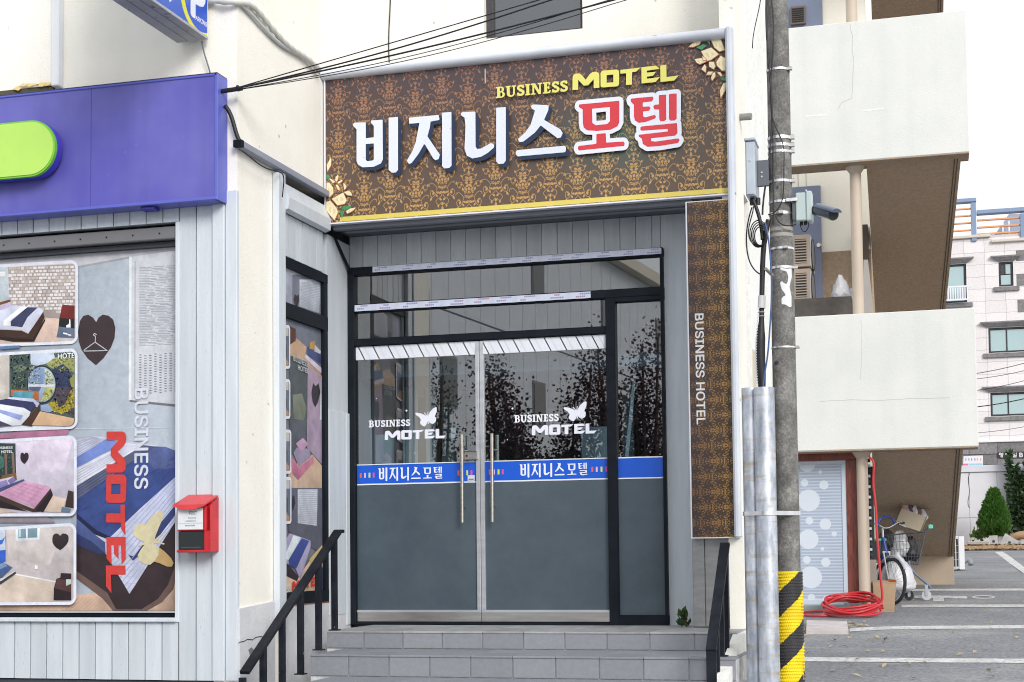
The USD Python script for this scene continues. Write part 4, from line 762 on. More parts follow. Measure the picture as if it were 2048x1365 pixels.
fl(f3c, [[(100,330),(165,195),(185,230),(180,330),(110,450)],[(95,610),(150,600),(215,690),(220,780),(150,860),(95,800)],[(135,545),(160,535),(235,575),(245,610),(200,625)],[(235,570),(245,520),(285,470),(305,510),(290,570),(260,610)],[(270,600),(350,560),(375,570),(345,610),(290,640)],[(240,640),(290,640),(320,690),(330,750),(280,730)],[(365,605),(400,620),(438,670),(420,710),(385,740)],[(180,870),(380,760),(440,900),(400,960),(280,985)],[(370,760),(470,735),(510,770),(530,830),(440,820)],[(95,920),(170,890),(280,1020),(300,1090),(240,1230),(150,1130),(95,1050)],[(410,1070),(490,1020),(600,1005),(540,1070),(440,1120)]], [[(95,480),(130,475),(170,530),(100,545)],[(335,1040),(380,970),(500,985),(440,1040)],[(310,1060),(360,1050),(370,1110),(345,1195)]])
flush('corner_flower', 'cream lilies printed in the lower left corner')
fl(f4c, [[(120,270),(200,195),(300,165),(335,180),(300,235),(200,275)],[(460,150),(620,125),(660,230),(690,320),(600,345),(520,280)],[(315,330),(480,270),(560,340),(600,380),(480,470),(400,490)],[(215,450),(330,430),(420,490),(300,540),(250,510)],[(330,390),(390,430),(420,480),(350,480)],[(380,520),(410,570),(400,670),(320,610)],[(440,490),(520,490),(550,560),(520,620),(440,570)],[(390,700),(430,640),(520,640),(480,700)],[(500,660),(545,650),(550,720),(490,800),(470,740)],[(555,650),(620,650),(660,710),(620,725)],[(550,500),(620,400),(700,440),(700,640),(640,640),(560,560)],[(605,930),(660,820),(710,810),(700,930),(620,1070)]], [[(245,270),(350,225),(410,240),(330,310)],[(390,160),(450,150),(460,240)],[(600,720),(660,710),(710,780),(640,770)]])
flush('corner_flower', 'cream lilies printed in the upper right corner')
sg, swd = serif('BUSINESS'); h_ = on_y(1000, 175, SY)[2] - on_y(1000, 197, SY)[2]
q2 = lambda q: [tuple(on_y(u, v, SY)[[0, 2]]) for u, v in q]
bs = fit(sg, (on_y(993, 187, SY)[0], (on_y(996, 197, SY)[2] + on_y(1137, 186, SY)[2]) / 2), (on_y(1137, 175, SY)[0], (on_y(995, 176, SY)[2] + on_y(1136, 162, SY)[2]) / 2))
R_.shape(affinity.translate(bs, .004, -.004), (40, 34, 40)); R_.shape(bs, (226, 220, 118)); flush('english_lettering', 'yellow BUSINESS in roman capitals'); R_.shape(affinity.translate(MOTELW, .004, -.004), (40, 34, 40)); R_.shape(MOTELW, (228, 222, 116)); flush('english_lettering', 'yellow MOTEL in blocky capitals')
sh = unary_union(list(SYL.values()))
R_.shape(unary_union([affinity.translate(sh, .026 * k / 6, -.028 * k / 6) for k in range(1, 7)]), (22, 42, 74))
for k_, g in SYL.items(): R_.shape(g, (223, 229, 246))
flush('hangul_lettering', 'white Hangul word with dark blue drop shade')
halo = unary_union([g.buffer(.030) for g in (MO, TEL)]); R_.shape(halo.intersection(face), (228, 232, 246)); R_.shape(MO, (212, 56, 66)); R_.shape(TEL, (212, 58, 68)); flush('hangul_lettering', 'red Hangul word with white outline')
for k_ in range(70): R_.shape(Point(sx0 + .02 + abs(rng.gauss(0, .45)), sz1 - abs(rng.gauss(0, .35))).buffer(rng.uniform(.0015, .004), 2).intersection(face), (176, 172, 176), step=False)
R_.shape(sbox(on_y(971, 150, SY)[0], on_y(971, 168, SY)[2], on_y(973, 150, SY)[0], on_y(971, 140, SY)[2]), (190, 186, 190))
R_.build(sign, 'paint_flecks', None, kind='stuff')
def halfround(x0, x1, zc, h, y, dep):     # rounded bar along x
    t = np.linspace(-np.pi / 2, np.pi / 2, 12); p = [(y - dep * math.cos(a), zc + h / 2 * math.sin(a)) for a in t] + [(y + .05, zc + h / 2), (y + .05, zc - h / 2)]
    return ex_x(Polygon(p), x0, x1)
tz = on_y(649, 152, SY)[2]
fx1 = on_y(1469, 300, SY)[0]
part(sign, 'top_bar', halfround(sx0 - .01, sx1 - .002, sz1 + .035, .075, SY - .01, .05), FRAMEW, smooth=40)
rb0, rb1 = sx1, on_y(1469, 300, SY)[0]
zlow = on_y(1465, 1077, SY)[2]
part(sign, 'right_bar', bbx(rb0, rb1, SY - .055, SY + .05, zlow, sz1 + .075, .014), FRAMEW, smooth=30); part(sign, 'right_flange', bbx(rb1 + .001, XR - .004, SY - .03, SY + .03, sz0 + .0, sz1 + .07, .004), FRAMEW)
part(sign, 'thin_edge', cat_([bx(sx0 - .002, sx0 + .008, SY - .004, SY + .05, sz0, sz1), bx(sx0 + .008, sx1, SY - .004, SY + .05, sz0 - .004, sz0 + .006)]), flat('edge_white', (232, 234, 246), .4))
part(sign, 'under_rail', cat_([bbx(sx0 + .04, sx1 - .27, SY + .06, SY + .12, sz0 - .035, sz0 + .006, .003), bbx(sx0 + .10, sx1 - .27, SY + .15, SY + .2, sz0 - .04, sz0 + .006, .003)]), flat('under_rail', (120, 126, 136), .5))
# tall narrow sign
vx0 = on_y(1370, 500, SY)[0] - .003; vx0 = (on_y(1371, 450, SY)[0] + on_y(1382, 1070, SY)[0]) / 2; vz0, vz1 = on_y(1420, 1077, SY)[2], on_y(1371, 404, SY)[2]
ts = thing('tall_sign', 'narrow vertical damask sign reading BUSINESS HOTEL right of the entrance', 'sign', ((vx0 + rb0) / 2, SY, vz0))
part(ts, 'board', bx(vx0, rb0 - .003, SY + .006, SY + .10, vz0, vz1), flat('tall_board_edge', (226, 228, 236), .45))
T_ = Print('y', SY + .0055, lambda p: pts_y(p, SY)); vf = sbox(vx0 + .010, vz0 + .008, rb0 - .004, vz1 - .006)
wv = rb0 - vx0; T_.k += 1
for i in range(8): a = vx0 + .01 + (wv - .014) * i / 8; T_.shape(sbox(a, vz0 + .008, a + (wv - .014) / 8, vz1 - .006), None, fn=lambda x, z: lerp((58, 46, 48), (72, 54, 34), (x - vx0) / wv), step=False)
T_.build(ts, 'panel', 'dark brown printed face')
T_ = Print('y', SY + .005, lambda p: pts_y(p, SY))
M2 = [affinity.rotate(affinity.scale(g, .52, .52, origin=(0, 0)), 90, origin=(0, 0)) for g in MOTIF if g.area > 2.2e-4 or rng.random() < .75]
i = 0; z = vz0
while z < vz1 + .1:
    x = vx0 - .05 + (.087 if i % 2 else 0)
    while x < rb0 + .1:
        T_.many([affinity.translate(g, x, z) for g in M2], None, vf, fn=lambda x, z: lerp((124, 90, 68), (176, 136, 72), (x - vx0) / wv)); T_.k = 1; x += .174
    z += .107; i += 1
T_.build(ts, 'damask_print', 'small gold damask ornament', kind='stuff')
T_ = Print('y', SY + .0045, lambda p: pts_y(p, SY))
g, w_, h_ = norm(text2d('BUSINESS HOTEL')); g = affinity.affine_transform(g, [0, 1, -1, 0, 0, 0])
gf = fit(g, (on_y(1393, 848, SY)[0], on_y(1400, 849, SY)[2]), (on_y(1411, 848, SY)[0], on_y(1400, 627, SY)[2])); zc = on_y(1400, 761, SY)[2]
T_.shape(gf.intersection(sbox(-9, zc, 9, 99)), (226, 228, 232)); T_.build(ts, 'lettering', 'white vertical BUSINESS lettering'); T_ = Print('y', SY + .0045, lambda p: pts_y(p, SY)); T_.shape(gf.intersection(sbox(-9, -9, 9, zc)), (226, 228, 232)); T_.build(ts, 'lettering', 'white vertical HOTEL lettering')

# ================================================================== purple sign, P sign, mailbox
PY = 8.90; px1 = on_y(435, 300, PY)[0]; pz0, pz1 = on_y(434, 400, PY)[2], on_y(434, 147, PY)[2]
PUR = paint('purple_panel', lin((86, 84, 172)), lin((106, 104, 180)), .42, 1.1, streak=(1.6, (.88, .88, .90)), speck=(42, .74, lin((150, 150, 190))))
ps = thing('purple_sign', 'large purple sign box with a rounded green logo above the shop window', 'sign', (-5.6, FY, pz0))
spx = on_y(182, 280, PY)[0]
for a, b in ((XL - .2, spx - .0015), (spx + .0015, px1 - .012)): part(ps, 'panel', bx(a, b, PY, FY - .02, pz0 + .012, pz1 - .012), PUR)
part(ps, 'frame', cat_([bbx(XL - .2, px1, PY - .012, FY - .002, pz0, pz0 + .022, .004), bbx(XL - .2, px1, PY - .008, FY - .002, pz1 - .016, pz1, .004), bbx(px1 - .02, px1 + .004, PY - .008, FY - .002, pz0, pz1, .004)]), flat('purple_frame', (96, 104, 198), .35))
part(ps, 'dark_lip', bx(XL - .2, px1, PY - .006, FY - .002, pz1 + .001, pz1 + .006), flat('lip_dark', (70, 66, 110), .5))
part(ps, 'clip', bbx(on_y(277, 415, PY)[0], on_y(305, 415, PY)[0], PY + .02, PY + .1, pz0 - .022, pz0 - .001, .004), flat('clip_blue', (64, 60, 160), .5))
def pill(x1, zc, h, y0, y1):
    g = unary_union([sbox(XL - .1, zc - h / 2, x1 - h / 2, zc + h / 2), Point(x1 - h / 2, zc).buffer(h / 2, 24)]); return g
lz = on_y(40, 301, PY - .1)[2]; lh = on_y(60, 245, PY - .1)[2] - on_y(60, 357, PY - .1)[2]; lx = on_y(113, 300, PY - .1)[0]
g = pill(lx, lz, lh, 0, 0)
lg = part(ps, 'logo_body', ex_y(g, PY - .09, PY - .03), flat('logo_side_purple', (72, 64, 196), .4), smooth=40)
part(lg, 'logo_rim', ex_y(g.buffer(.0), PY - .118, PY - .0905), flat('logo_rim_green', (126, 206, 60), .35), smooth=40)
part(lg, 'logo_face', ex_y(g.buffer(-.012), PY - .124, PY - .1185), flat('logo_green', (188, 232, 108), .35), smooth=40)
part(lg, 'spacer', ex_y(g.buffer(-.06), PY - .03, PY + .002), flat('logo_spacer', (60, 56, 160), .6))

qx = on_y(418, 80, FY - .04)[0]; qx0 = on_y(354, 89, FY - .04)[0]; qz = on_y(418, 80, FY - .04)[2]
pk = thing('parking_sign', 'blue and yellow P parking sign box projecting from the cream wall', 'sign', ((qx + qx0) / 2, FY, qz))
QY0 = FY - 1.25; ev = [qx0 + (qx - qx0) * t for t in (0, .37, .70, 1)]
for i in range(3): part(pk, 'base_panel', bbx(ev[i] + .003, ev[i + 1] - .003, QY0, FY - .045 + .01 * (i % 2), qz, qz + .02, .002), paint('sign_base_grey', (.42, .43, .46), (.34, .35, .37), .5, 5, speck=(22, .66, (.12, .11, .10))))
part(pk, 'body', bx(qx0, qx - .008, QY0, FY - .045, qz + .021, qz + 1.2), flat('psign_body', (210, 212, 218), .5))
Z_ = Print('x', qx - .007, lambda px: pts_x(px, qx)); fz = sbox(QY0, qz + .012, FY - .045, qz + 1.19)
Z_.shape(sbox(QY0, qz, FY - .04, qz + 1.2), (232, 236, 244)); fz2 = fz.buffer(-.008); Z_.shape(fz2, (14, 82, 196)); fp = crop(200, 0, 2048 / 240)
el = lambda grow: poly(pts_x(fp([(1740 + (300 + grow) * math.cos(t) * .97, 0 + (545 + grow) * math.sin(t) + 160 * math.cos(t)) for t in np.linspace(0, 2 * math.pi, 48)]), qx))
Z_.shape(unary_union([el(62), poly(pts_x(fp([(1500, 400), (1900, 480), (1900, 700), (1840, 690)]), qx))]).intersection(fz2), (224, 222, 40)); Z_.shape(el(0).intersection(fz2), (16, 80, 200))
pg = rnd(poly(pts_x(fp([(1560,-400),(1640,-350),(1760,-260),(1815,-100),(1810,60),(1775,120),(1720,115),(1645,70),(1645,310),(1620,315),(1580,280),(1560,230)]), qx)), .006).difference(poly(pts_x(fp([(1645,-200),(1720,-150),(1730,-20),(1700,5),(1645,-30)]), qx)))
Z_.shape(pg.intersection(fz2), (230, 234, 246)); aw = text2d('ARKING'); aw, a_, b_ = norm(aw)
A0, A1, A2 = [on_x(*q, qx)[1:] for q in ((392.3, 39.5), (415, 54.5), (393.3, 30.5))]
Z_.shape(place(aw, a_, b_, (A0, A1, A2)).intersection(fz2), (230, 234, 246)); Z_.shape(poly(pts_x(fp([(1185,-20),(1240,0),(1205,42)]), qx)).intersection(fz2), (230, 234, 246))
Z_.build(pk, 'face', 'blue face with white P and PARKING lettering and a yellow arc')
part(pk, 'wall_bracket', cat_([bx(qx0 + .04, qx0 + .09, FY - .05, FY - .001, qz + .3, qz + .36), bx(qx0 + .04, qx0 + .09, FY - .05, FY - .001, qz + .9, qz + .96)]), BLACK)

my = FY - .14; mx0, mx1 = on_y(354, 1050, my)[0], on_y(414, 1050, my)[0]; mz0, mz1 = on_y(390, 1104, my)[2], on_y(390, 1012, my)[2]; mt = on_y(390, 990, FY)[2]
RED = paint('mailbox_red', lin((196, 34, 42)), lin((170, 26, 36)), .35, 6, speck=(30, .74, (.5, .35, .3)))
mb = thing('mailbox', 'red metal mailbox with a white POST label on the grey planks', 'mailbox', ((mx0 + mx1) / 2, FY, mz0))
ml = mz0 + (mz1 - mz0) * .46
part(mb, 'body', cat_([bx(mx0 + .004, mx1 + .02, my + .04, FY - .004, mz0, mz1 + .03), bbx(mx0, mx1 - .006, my, my + .04, ml, mz1, .004), bbx(mx0, mx1 + .02, my - .006, FY - .004, mz0 - .004, mz0 + .012, .003), bx(mx1 - .02, mx1 + .019, my + .002, my + .04, mz0 + .012, ml)]), RED)
lidp = [(mx0 - .012 + (mx1 - mx0 + .012) * t, my - .035 - .006 * math.sin(math.pi * t), mz1 - .004 - .022 * math.sin(math.pi * t)) for t in np.linspace(0, 1, 9)]
part(mb, 'lid', hull(lidp + [(x, y + .004, z + .012) for x, y, z in lidp] + [(mx0 + .01, FY - .004, mt), (mx1 + .022, FY - .004, mt), (mx0 + .01, FY - .004, mt - .01), (mx1 + .022, FY - .004, mt - .01)]), paint('lid_red', lin((206, 62, 66)), lin((190, 40, 48)), .3, 5))
part(mb, 'side_plate', hull([(mx1 + .0205, my, ml), (mx1 + .024, my, ml), (mx1 + .0205, FY - .005, mt - .012), (mx1 + .024, FY - .005, mt - .012), (mx1 + .0205, my, mz1), (mx1 + .024, my, mz1), (mx1 + .0205, FY - .005, mz0), (mx1 + .024, FY - .005, mz0), (mx1 + .024, my, mz0), (mx1 + .0205, my, mz0)]), RED)
part(mb, 'door_flap', bbx(mx0 + .004, mx1 - .018, my + .012, my + .03, mz0 + .012, ml - .003, .003), flat('flap_black', (34, 40, 42), .25)); part(mb, 'slot', bx(mx0 + .024, mx1 - .05, my + .0105, my + .0118, mz0 + .024, mz0 + .032), BACK)
W_ = Print('y', my - .0012, lambda p: p); lb = sbox(mx0 + .006, ml + .008, mx1 - .028, mz1 - .014); W_.shape(lb, (228, 232, 236)); a_, b_, c_, d_ = lb.bounds; hh = d_ - b_
W_.shape(fit(text2d('POST'), (a_ + (c_ - a_) * .45, b_ + hh * .68), (a_ + (c_ - a_) * .76, b_ + hh * .86)), (40, 96, 140))
for t0, t1, z_ in ((.42, .7, .5), (.32, .72, .36), (.3, .7, .15)): W_.shape(unary_union([sbox(a_ + (c_ - a_) * t, b_ + hh * z_, a_ + (c_ - a_) * (t + .03), b_ + hh * (z_ + .06)) for t in np.arange(t0, t1, .045)]), (130, 146, 160))
W_.shape(sbox(a_ + .004, b_ + hh * .28, c_, b_ + hh * .3), (160, 200, 190)); W_.shape(sbox(a_ + (c_ - a_) * .12, d_ - .004, c_ - (c_ - a_) * .12, d_ - .0005), (70, 130, 90)); W_.build(mb, 'label', 'white paper label reading POST')

# ================================================================== handrails
def bar(a, b, w, h):
    """flat bar between two points in a plane x = const: w across x, h in the plane"""
    a, b = np.array(a, float), np.array(b, float); d = (b - a) / np.linalg.norm(b - a); n = np.array([0, -d[2], d[1]]); 
    return hull([p + s * np.array([w / 2, 0, 0]) + t * n * h / 2 for p in (a, b) for s in (-1, 1) for t in (-1, 1)])
pb = on_z(672, 1261, LAND); hx = pb[0]
hl = thing('handrail', 'left black flat-bar handrail climbing in front of the narrow side window', 'handrail', (hx, pb[1], LAND), 'black handrails of the entrance steps')
r0, r1 = on_x(676, 1063, hx), on_x(489, 1346, hx)
part(hl, 'rail', bar(r0, r1, .062, .022), RAIL)
part(hl, 'rail_cap', bbx(hx - .031, hx + .031, r0[1], r0[1] + .05, r0[2] - .012, r0[2] + .012, .003), RAIL)
for u in (669, 637, 601, 564, 526, 485):
    p = on_x(u, 1200, hx); yy = p[1]; t = (yy - r1[1]) / (r0[1] - r1[1]); zt = r1[2] + (r0[2] - r1[2]) * t - .012
    zb_ = LAND if u == 669 else Z2 if u == 637 else Z3 if u == 601 else Z4 if u == 564 else Z4 - .15 if u == 526 else G(yy) - .02
    part(hl, 'post', bbx(hx - .02, hx + .02, yy - .018, yy + .018, zb_, zt, .003), RAIL)
    part(hl, 'foot_plate', bbx(hx - .035, hx + .035, yy - .035, yy + .035, zb_, zb_ + .008, .002), RAIL)
pb = on_z(1452, 1309, Z2); hx = pb[0]; zt_ = on_x(1456, 1086, hx)
hr = thing('handrail', 'right black flat-bar handrail standing below the tall narrow sign', 'handrail', (hx, pb[1], Z2), 'black handrails of the entrance steps')
ye0 = pb[1] + .05; zA = on_y(1456, 1088, ye0)[2]; r1 = on_x(1422, 1302, hx)
part(hr, 'rail', bar((hx, ye0, zA), r1, .062, .022), RAIL)
for k_ in range(4):
    t = [0.04, .36, .68, .985][k_]; yy = ye0 + (r1[1] - ye0) * t; zt2 = zA + (r1[2] - zA) * t - .012
    zz = Z2 if yy > YB else Z3 if yy > YC else Z4 if yy > YD else G(yy) - .02
    part(hr, 'post', bbx(hx - .03, hx + .03, yy - .012, yy + .012, zz, zt2, .003) if k_ == 3 else bbx(hx - .02, hx + .02, yy - .018, yy + .018, zz, zt2, .003), RAIL)
    part(hr, 'foot_plate', bbx(hx - .04, hx + .04, yy - .035, yy + .035, zz, zz + .008, .002), RAIL)

# ================================================================== wires and ducts on the motel wall
CABLE = flat('cable_black', (22, 24, 30), .5); CABLEB = flat('cable_blue', (60, 90, 140), .5)
td = thing('cable_duct', 'slim grey cable duct running down the cream return wall to the big sign', 'cable duct', on_x(485, 290, X0 + .03))
d0, d1 = on_x(483, 286, X0 + .06), on_x(651, 386, X0 + .06)
part(td, 'duct', bbx(X0 + .002, X0 + .06, FY - .02, SY - .01, d0[2] - .022, d0[2] + .022, .003), flat('duct_grey', (150, 156, 172), .45)); part(td, 'end_cap', bbx(X0 - .002, X0 + .062, FY - .06, FY - .022, d0[2] - .024, d0[2] + .024, .003), BLACK)
pts = [on_y(450, 212, FY - .06), on_y(462, 232, FY - .05), on_y(472, 265, FY - .04), on_y(480, 284, FY - .035)]
solo('feed_cable', tube(spline(pts, 20), .014, 8), CABLE, 'short thick black cable bending from the purple sign into the grey duct', 'cable', smooth=True)
pts = [on_x(u, v, X0 + .075) for u, v in ((478, 299), (497, 312), (520, 330), (545, 341), (560, 345), (566, 350), (567, 372), (565, 395))]
solo('thin_wire', tube(spline(pts, 40), .0045, 6), CABLE, 'thin black wire drooping under the grey cable duct', 'wire')
pts = [on_y(404, 82, FY - .06), on_y(408, 105, FY - .05), on_y(415, 128, FY - .04), on_y(420, 146, FY - .05)]
solo('thin_wire', tube(spline(pts, 20), .005, 6), flat('wire_grey', (90, 100, 110), .5), 'thin grey wire hanging from the parking sign to the purple sign', 'wire')
pts = [on_y(779, -60, UY - .012), on_y(780, 20, UY - .012), on_y(778, 60, UY - .012), on_y(779, 128, UY - .012)]
solo('thin_wire', tube(spline(pts, 20), .005, 6), CABLE, 'straight black wire hanging down the stucco to the top of the big sign', 'wire')
wp = [on_y(330, -10, FY - .03), on_y(420, 2, FY - .03), on_y(474, 5, FY - .025), on_x(500, 10, X0 + .03), on_x(530, 40, X0 + .03), on_x(575, 90, X0 + .03), on_x(615, 118, X0 + .03), on_x(640, 140, X0 + .05)]
sp = spline(wp, 60); rr = .02 + .004 * np.sin(np.arange(60) * 1.9)
solo('wrapped_hose', tube(sp, rr, 10), flat('hose_white', (216, 216, 210), .8), 'white taped hose snaking along the corner down to the big sign', 'hose', smooth=True)
wp2 = [on_x(u, v, X0 + .02) for u, v in ((478, 6), (520, 48), (560, 88), (600, 112), (638, 146))]
solo('wrapped_hose', tube(spline(wp2, 40), .012, 8), flat('hose_grey', (200, 204, 206), .8), 'thinner pale hose just below the white taped hose', 'hose', smooth=True)
cst = on_y(450, 183, PY + .05)
ends = [((1090, -3), 'upper black overhead wire', .008, .0), ((1112, -3), 'second black overhead wire from the top', .011, .03), ((1228, -3), 'third black overhead wire, sagging most', .006, .05), ((1240, -3), 'thick black overhead wire second from the bottom', .012, .02), ((1262, -3), 'lowest black overhead wire', .006, .06)]
for (u, v), lab, r_, sag in ends:
    e = on_y(u, v, 9.35); dirv = e - cst; e2 = cst + dirv * 2.2; n_ = 40; t = np.linspace(0, 1, n_)
    L_ = cst + (e2 - cst) * t[:, None]; L_[:, 2] -= sag * np.sin(np.pi * np.clip(t * 2.2, 0, 1))* 1.2
    L_[:, 2] += .02 * np.exp(-(t * 12)) * (r_ - .008) * 50
    solo('overhead_wire', tube(L_, r_ * .48, 6), CABLE, lab + ' fanning out from the purple sign', 'wire', 'overhead wires tied at the purple sign')
solo('wire_clamp', cat_([tube([cst + [-.06, 0, 0], cst + [.02, .0, .004], cst + [.12, .01, .012]], .016, 8), tube([cst + [.09, .0, .01], cst + [.1, .0, .012]], .022, 8)]), CABLE, 'black taped knot where the overhead wires meet at the purple sign', 'wire knot')

# ================================================================== utility pole
pole_y = 9.6; PS = pole_y / 13; pbx, ptx = on_y(1575.5, 1140, pole_y), on_y(1554.5, 0, pole_y)
pcx = (pbx[0] + ptx[0]) / 2; PB = np.array([pcx, pole_y, G(pole_y)])
def zp(v, u=1562, y=pole_y): return on_y(u, v, y)[2]
CONC = usdkit.material(stage, '/World/Looks/pole_concrete', {
    'g': ('geometry', {}), 'n': ('noise_texture', {'scale': 7.0, 'detail': 6.0, 'roughness': .7}), 'r': ('rgb_ramp', {'ramp': [(.3, (.088, .087, .084)), (.5, (.165, .162, .155)), (.7, (.31, .302, .285))]}),
    'n2': ('noise_texture', {'scale': 75.0, 'detail': 2.0}), 'r2': ('rgb_ramp', {'ramp': [(.40, (.78, .78, .78)), (.64, (1.12, 1.12, 1.12))]}), 'm': ('mix_color', {'blend_type': 'multiply', 'fac': 1.0, 'use_clamp': False}),
    'b': ('bump', {'strength': 1.0, 'distance': .004}), 'p': ('principled_bsdf', {'roughness': .9})},
    [('g.position', 'n.vector'), ('n.fac', 'r.fac'), ('g.position', 'n2.vector'), ('n2.fac', 'r2.fac'), ('r.color', 'm.a'), ('r2.color', 'm.b'), ('m.result', 'p.base_color'), ('n2.fac', 'b.height'), ('b.normal', 'p.normal')], surface='p.BSDF')
pole = thing('utility_pole', 'weathered concrete utility pole with a yellow and black bumpy guard at its foot', 'pole', PB)
rad = lambda z: .0775 - (z - PB[2]) * .0014
zz = np.linspace(PB[2] - .05, EYE + 5.2, 30)
part(pole, 'shaft', tube([(pcx, pole_y, z) for z in zz], [rad(z) for z in zz], 40), CONC, smooth=True)
def arc_patch(a0, a1, z0, z1, r, t):
    g = []
    return g
BANDM = paint('band_steel', (.78, .79, .82), (.62, .63, .65), .28, 20, metal=.8)
def strap(v, h=.022, t=.003, buckle=True, ang=-.5, uoff=1562, dz=0):
    z = zp(v, uoff); r = rad(z); h *= PS
    b = part(pole, 'strap', ring((pcx, pole_y, z), r + .001, h, t, 40), BANDM, smooth=40)
    if buckle:
        c = np.array([pcx + math.cos(ang) * (r + .012), pole_y + math.sin(ang) * (r + .012), z]); part(b, 'buckle', bbx(c[0] - .016, c[0] + .016, c[1] - .014, c[1] + .014, z - h * .8, z + h * .8, .004), STEEL)
for v, h, a in ((143, .02, -.45), (279, .026, -.3), (294, .026, -.3), (307, .022, -.3), (366, .022, -.35), (407, .02, -.2), (430, .022, -1.5), (500, .018, -1.2), (538, .02, -.25)): strap(v, h, ang=a)
strap(697, .014, ang=-.15)
for v in (461, 473): part(pole, 'pale_ring', ring((pcx, pole_y, zp(v)), rad(zp(v)) - .001, .022, .002, 40), flat('pale_concrete', (166, 164, 158), .9))
# flaked lime patches and a hole
pat = crop(1480, 480, 597 / 140)
def on_pole(u, v):
    z = zp(v); r = rad(z) + .0015; cu = 1562 + 0; x = on_y(u, v, pole_y - .045)[0] - pcx; x = max(min(x, r * .985), -r * .985); return np.array([pcx + x, pole_y - math.sqrt(r * r - x * x), z])
def patch(px):
    g = rnd(Polygon(px), 1.2); out = []
    for p in polys(g):
        d = p.buffer(0); pts = [tuple(c) for c in p.exterior.coords]; b = d.bounds
        tri = shapely.delaunay_triangles(shapely.MultiPoint(pts + [(x, y) for x in np.arange(b[0], b[2], 2.2) for y in np.arange(b[1], b[3], 3) if d.contains(Point(x, y))]))
        V, F_ = [], []
        for t in tri.geoms:
            if d.buffer(.2).contains(t):
                q = [on_pole(*c) for c in t.exterior.coords[:3]]; n = np.cross(q[1] - q[0], q[2] - q[0])
                if n[1] > 0: q = q[::-1]
                k = len(V); V += q; F_.append((k, k + 1, k + 2))
        if F_: out.append(trimesh.Trimesh(V, F_, process=False))
    return cat_(out)
part(pole, 'lime_patch', patch(pat([(345,255),(440,260),(442,330),(425,420),(440,500),(440,585),(425,592),(390,570),(360,565),(358,520),(375,500),(395,490),(360,440),(345,385),(360,370),(400,400),(415,330),(400,290),(350,275)])), flat('lime_white', (226, 228, 232), .9), label='white flaking patch below the straps')
part(pole, 'bolt_hole', patch(pat([(288,1050),(310,1040),(335,1050),(330,1072),(300,1078)])), BACK); part(pole, 'bolt_hole', patch([(1554,376),(1558,378),(1558,384),(1554,384)]), BACK)
hp = on_pole(1548, 553); part(pole, 'step_peg', cyl(hp + [.0, .02, -.009], hp + [-.04, -.09, .026], .0105, 14), paint('peg_rust', (.30, .25, .2), (.42, .4, .37), .6, 20, metal=.4), smooth=40)
# yellow and black guard with studs
gz1, gz0 = on_y(1575, 1143, pole_y - .07)[2], PB[2] - .01
gr = lambda z: rad(z) + .010
YEL = paint('guard_yellow', lin((238, 212, 20)), lin((214, 186, 16)), .4, 8); GBL = paint('guard_black', (.02, .02, .022), (.035, .035, .04), .35, 8)
gu = part(pole, 'guard', tube([(pcx, pole_y, gz0), (pcx, pole_y, gz1)], [gr(gz0), gr(gz1)], 48), YEL, smooth=40)
def helix(zc, w):
    V, F_ = [], []; N = 48
    for i in range(N + 1):
        a = -math.pi + math.pi * i / N; zb = zc + .25 * (a + math.pi / 2) / math.pi
        for dz in (-w / 2, w / 2):
            z = min(max(zb + dz, gz0), gz1 - .002); V.append((pcx + math.cos(a) * (gr(z) + .0012), pole_y + math.sin(a) * (gr(z) + .0012), z))
    for i in range(N): F_ += [(2 * i, 2 * i + 2, 2 * i + 3), (2 * i, 2 * i + 3, 2 * i + 1)]
    return trimesh.Trimesh(V, F_, process=False)
vz = lambda v: on_y(1575, v, pole_y - .09)[2]
for vc in (1193, 1299, 1405, 1511): part(gu, 'black_stripe', helix(vz(vc), .155), GBL)
studs_y, studs_b = [], []; st = trimesh.creation.icosphere(1, .0055)
for iz, z in enumerate(np.arange(gz0 + .02, gz1 - .01, .02)):
    for ia in range(24):
        a = -math.pi + math.pi * (ia + .5 * (iz % 2)) / 24; m = st.copy(); m.apply_scale((1, 1, 1)); m.apply_translation((pcx + math.cos(a) * gr(z), pole_y + math.sin(a) * gr(z), z))
        black = any(abs(z - (vz(vc) + .25 * (a + math.pi / 2) / math.pi)) < .0775 for vc in (1193, 1299, 1405, 1511)); (studs_b if black else studs_y).append(m)
part(gu, 'studs', cat_(studs_y), YEL, smooth=True, kind='stuff'); part(gu, 'black_studs', cat_(studs_b), GBL, smooth=True, kind='stuff')
rp = []
for v0, v1 in ((1205, 1225), (1322, 1362)):
    aa = [-.42, -.28]; rp.append(hull([(pcx + math.cos(a) * (gr(vz(v)) + d), pole_y + math.sin(a) * (gr(vz(v)) + d), vz(v)) for a in aa for v in (v0, v1) for d in (.001, .003)]))
for q in rp: part(gu, 'orange_smear', q, flat('orange_print', (240, 130, 70), .5))
part(gu, 'orange_smear', patch([(1575, 1160), (1592, 1158), (1592, 1171), (1576, 1173)]) if False else hull([(pcx + math.cos(a) * (gr(vz(v)) + d), pole_y + math.sin(a) * (gr(vz(v)) + d), vz(v)) for a in (-1.25, -.8) for v in (1160, 1172) for d in (.0005, .001)]), flat('orange_soft', (240, 176, 60), .5))
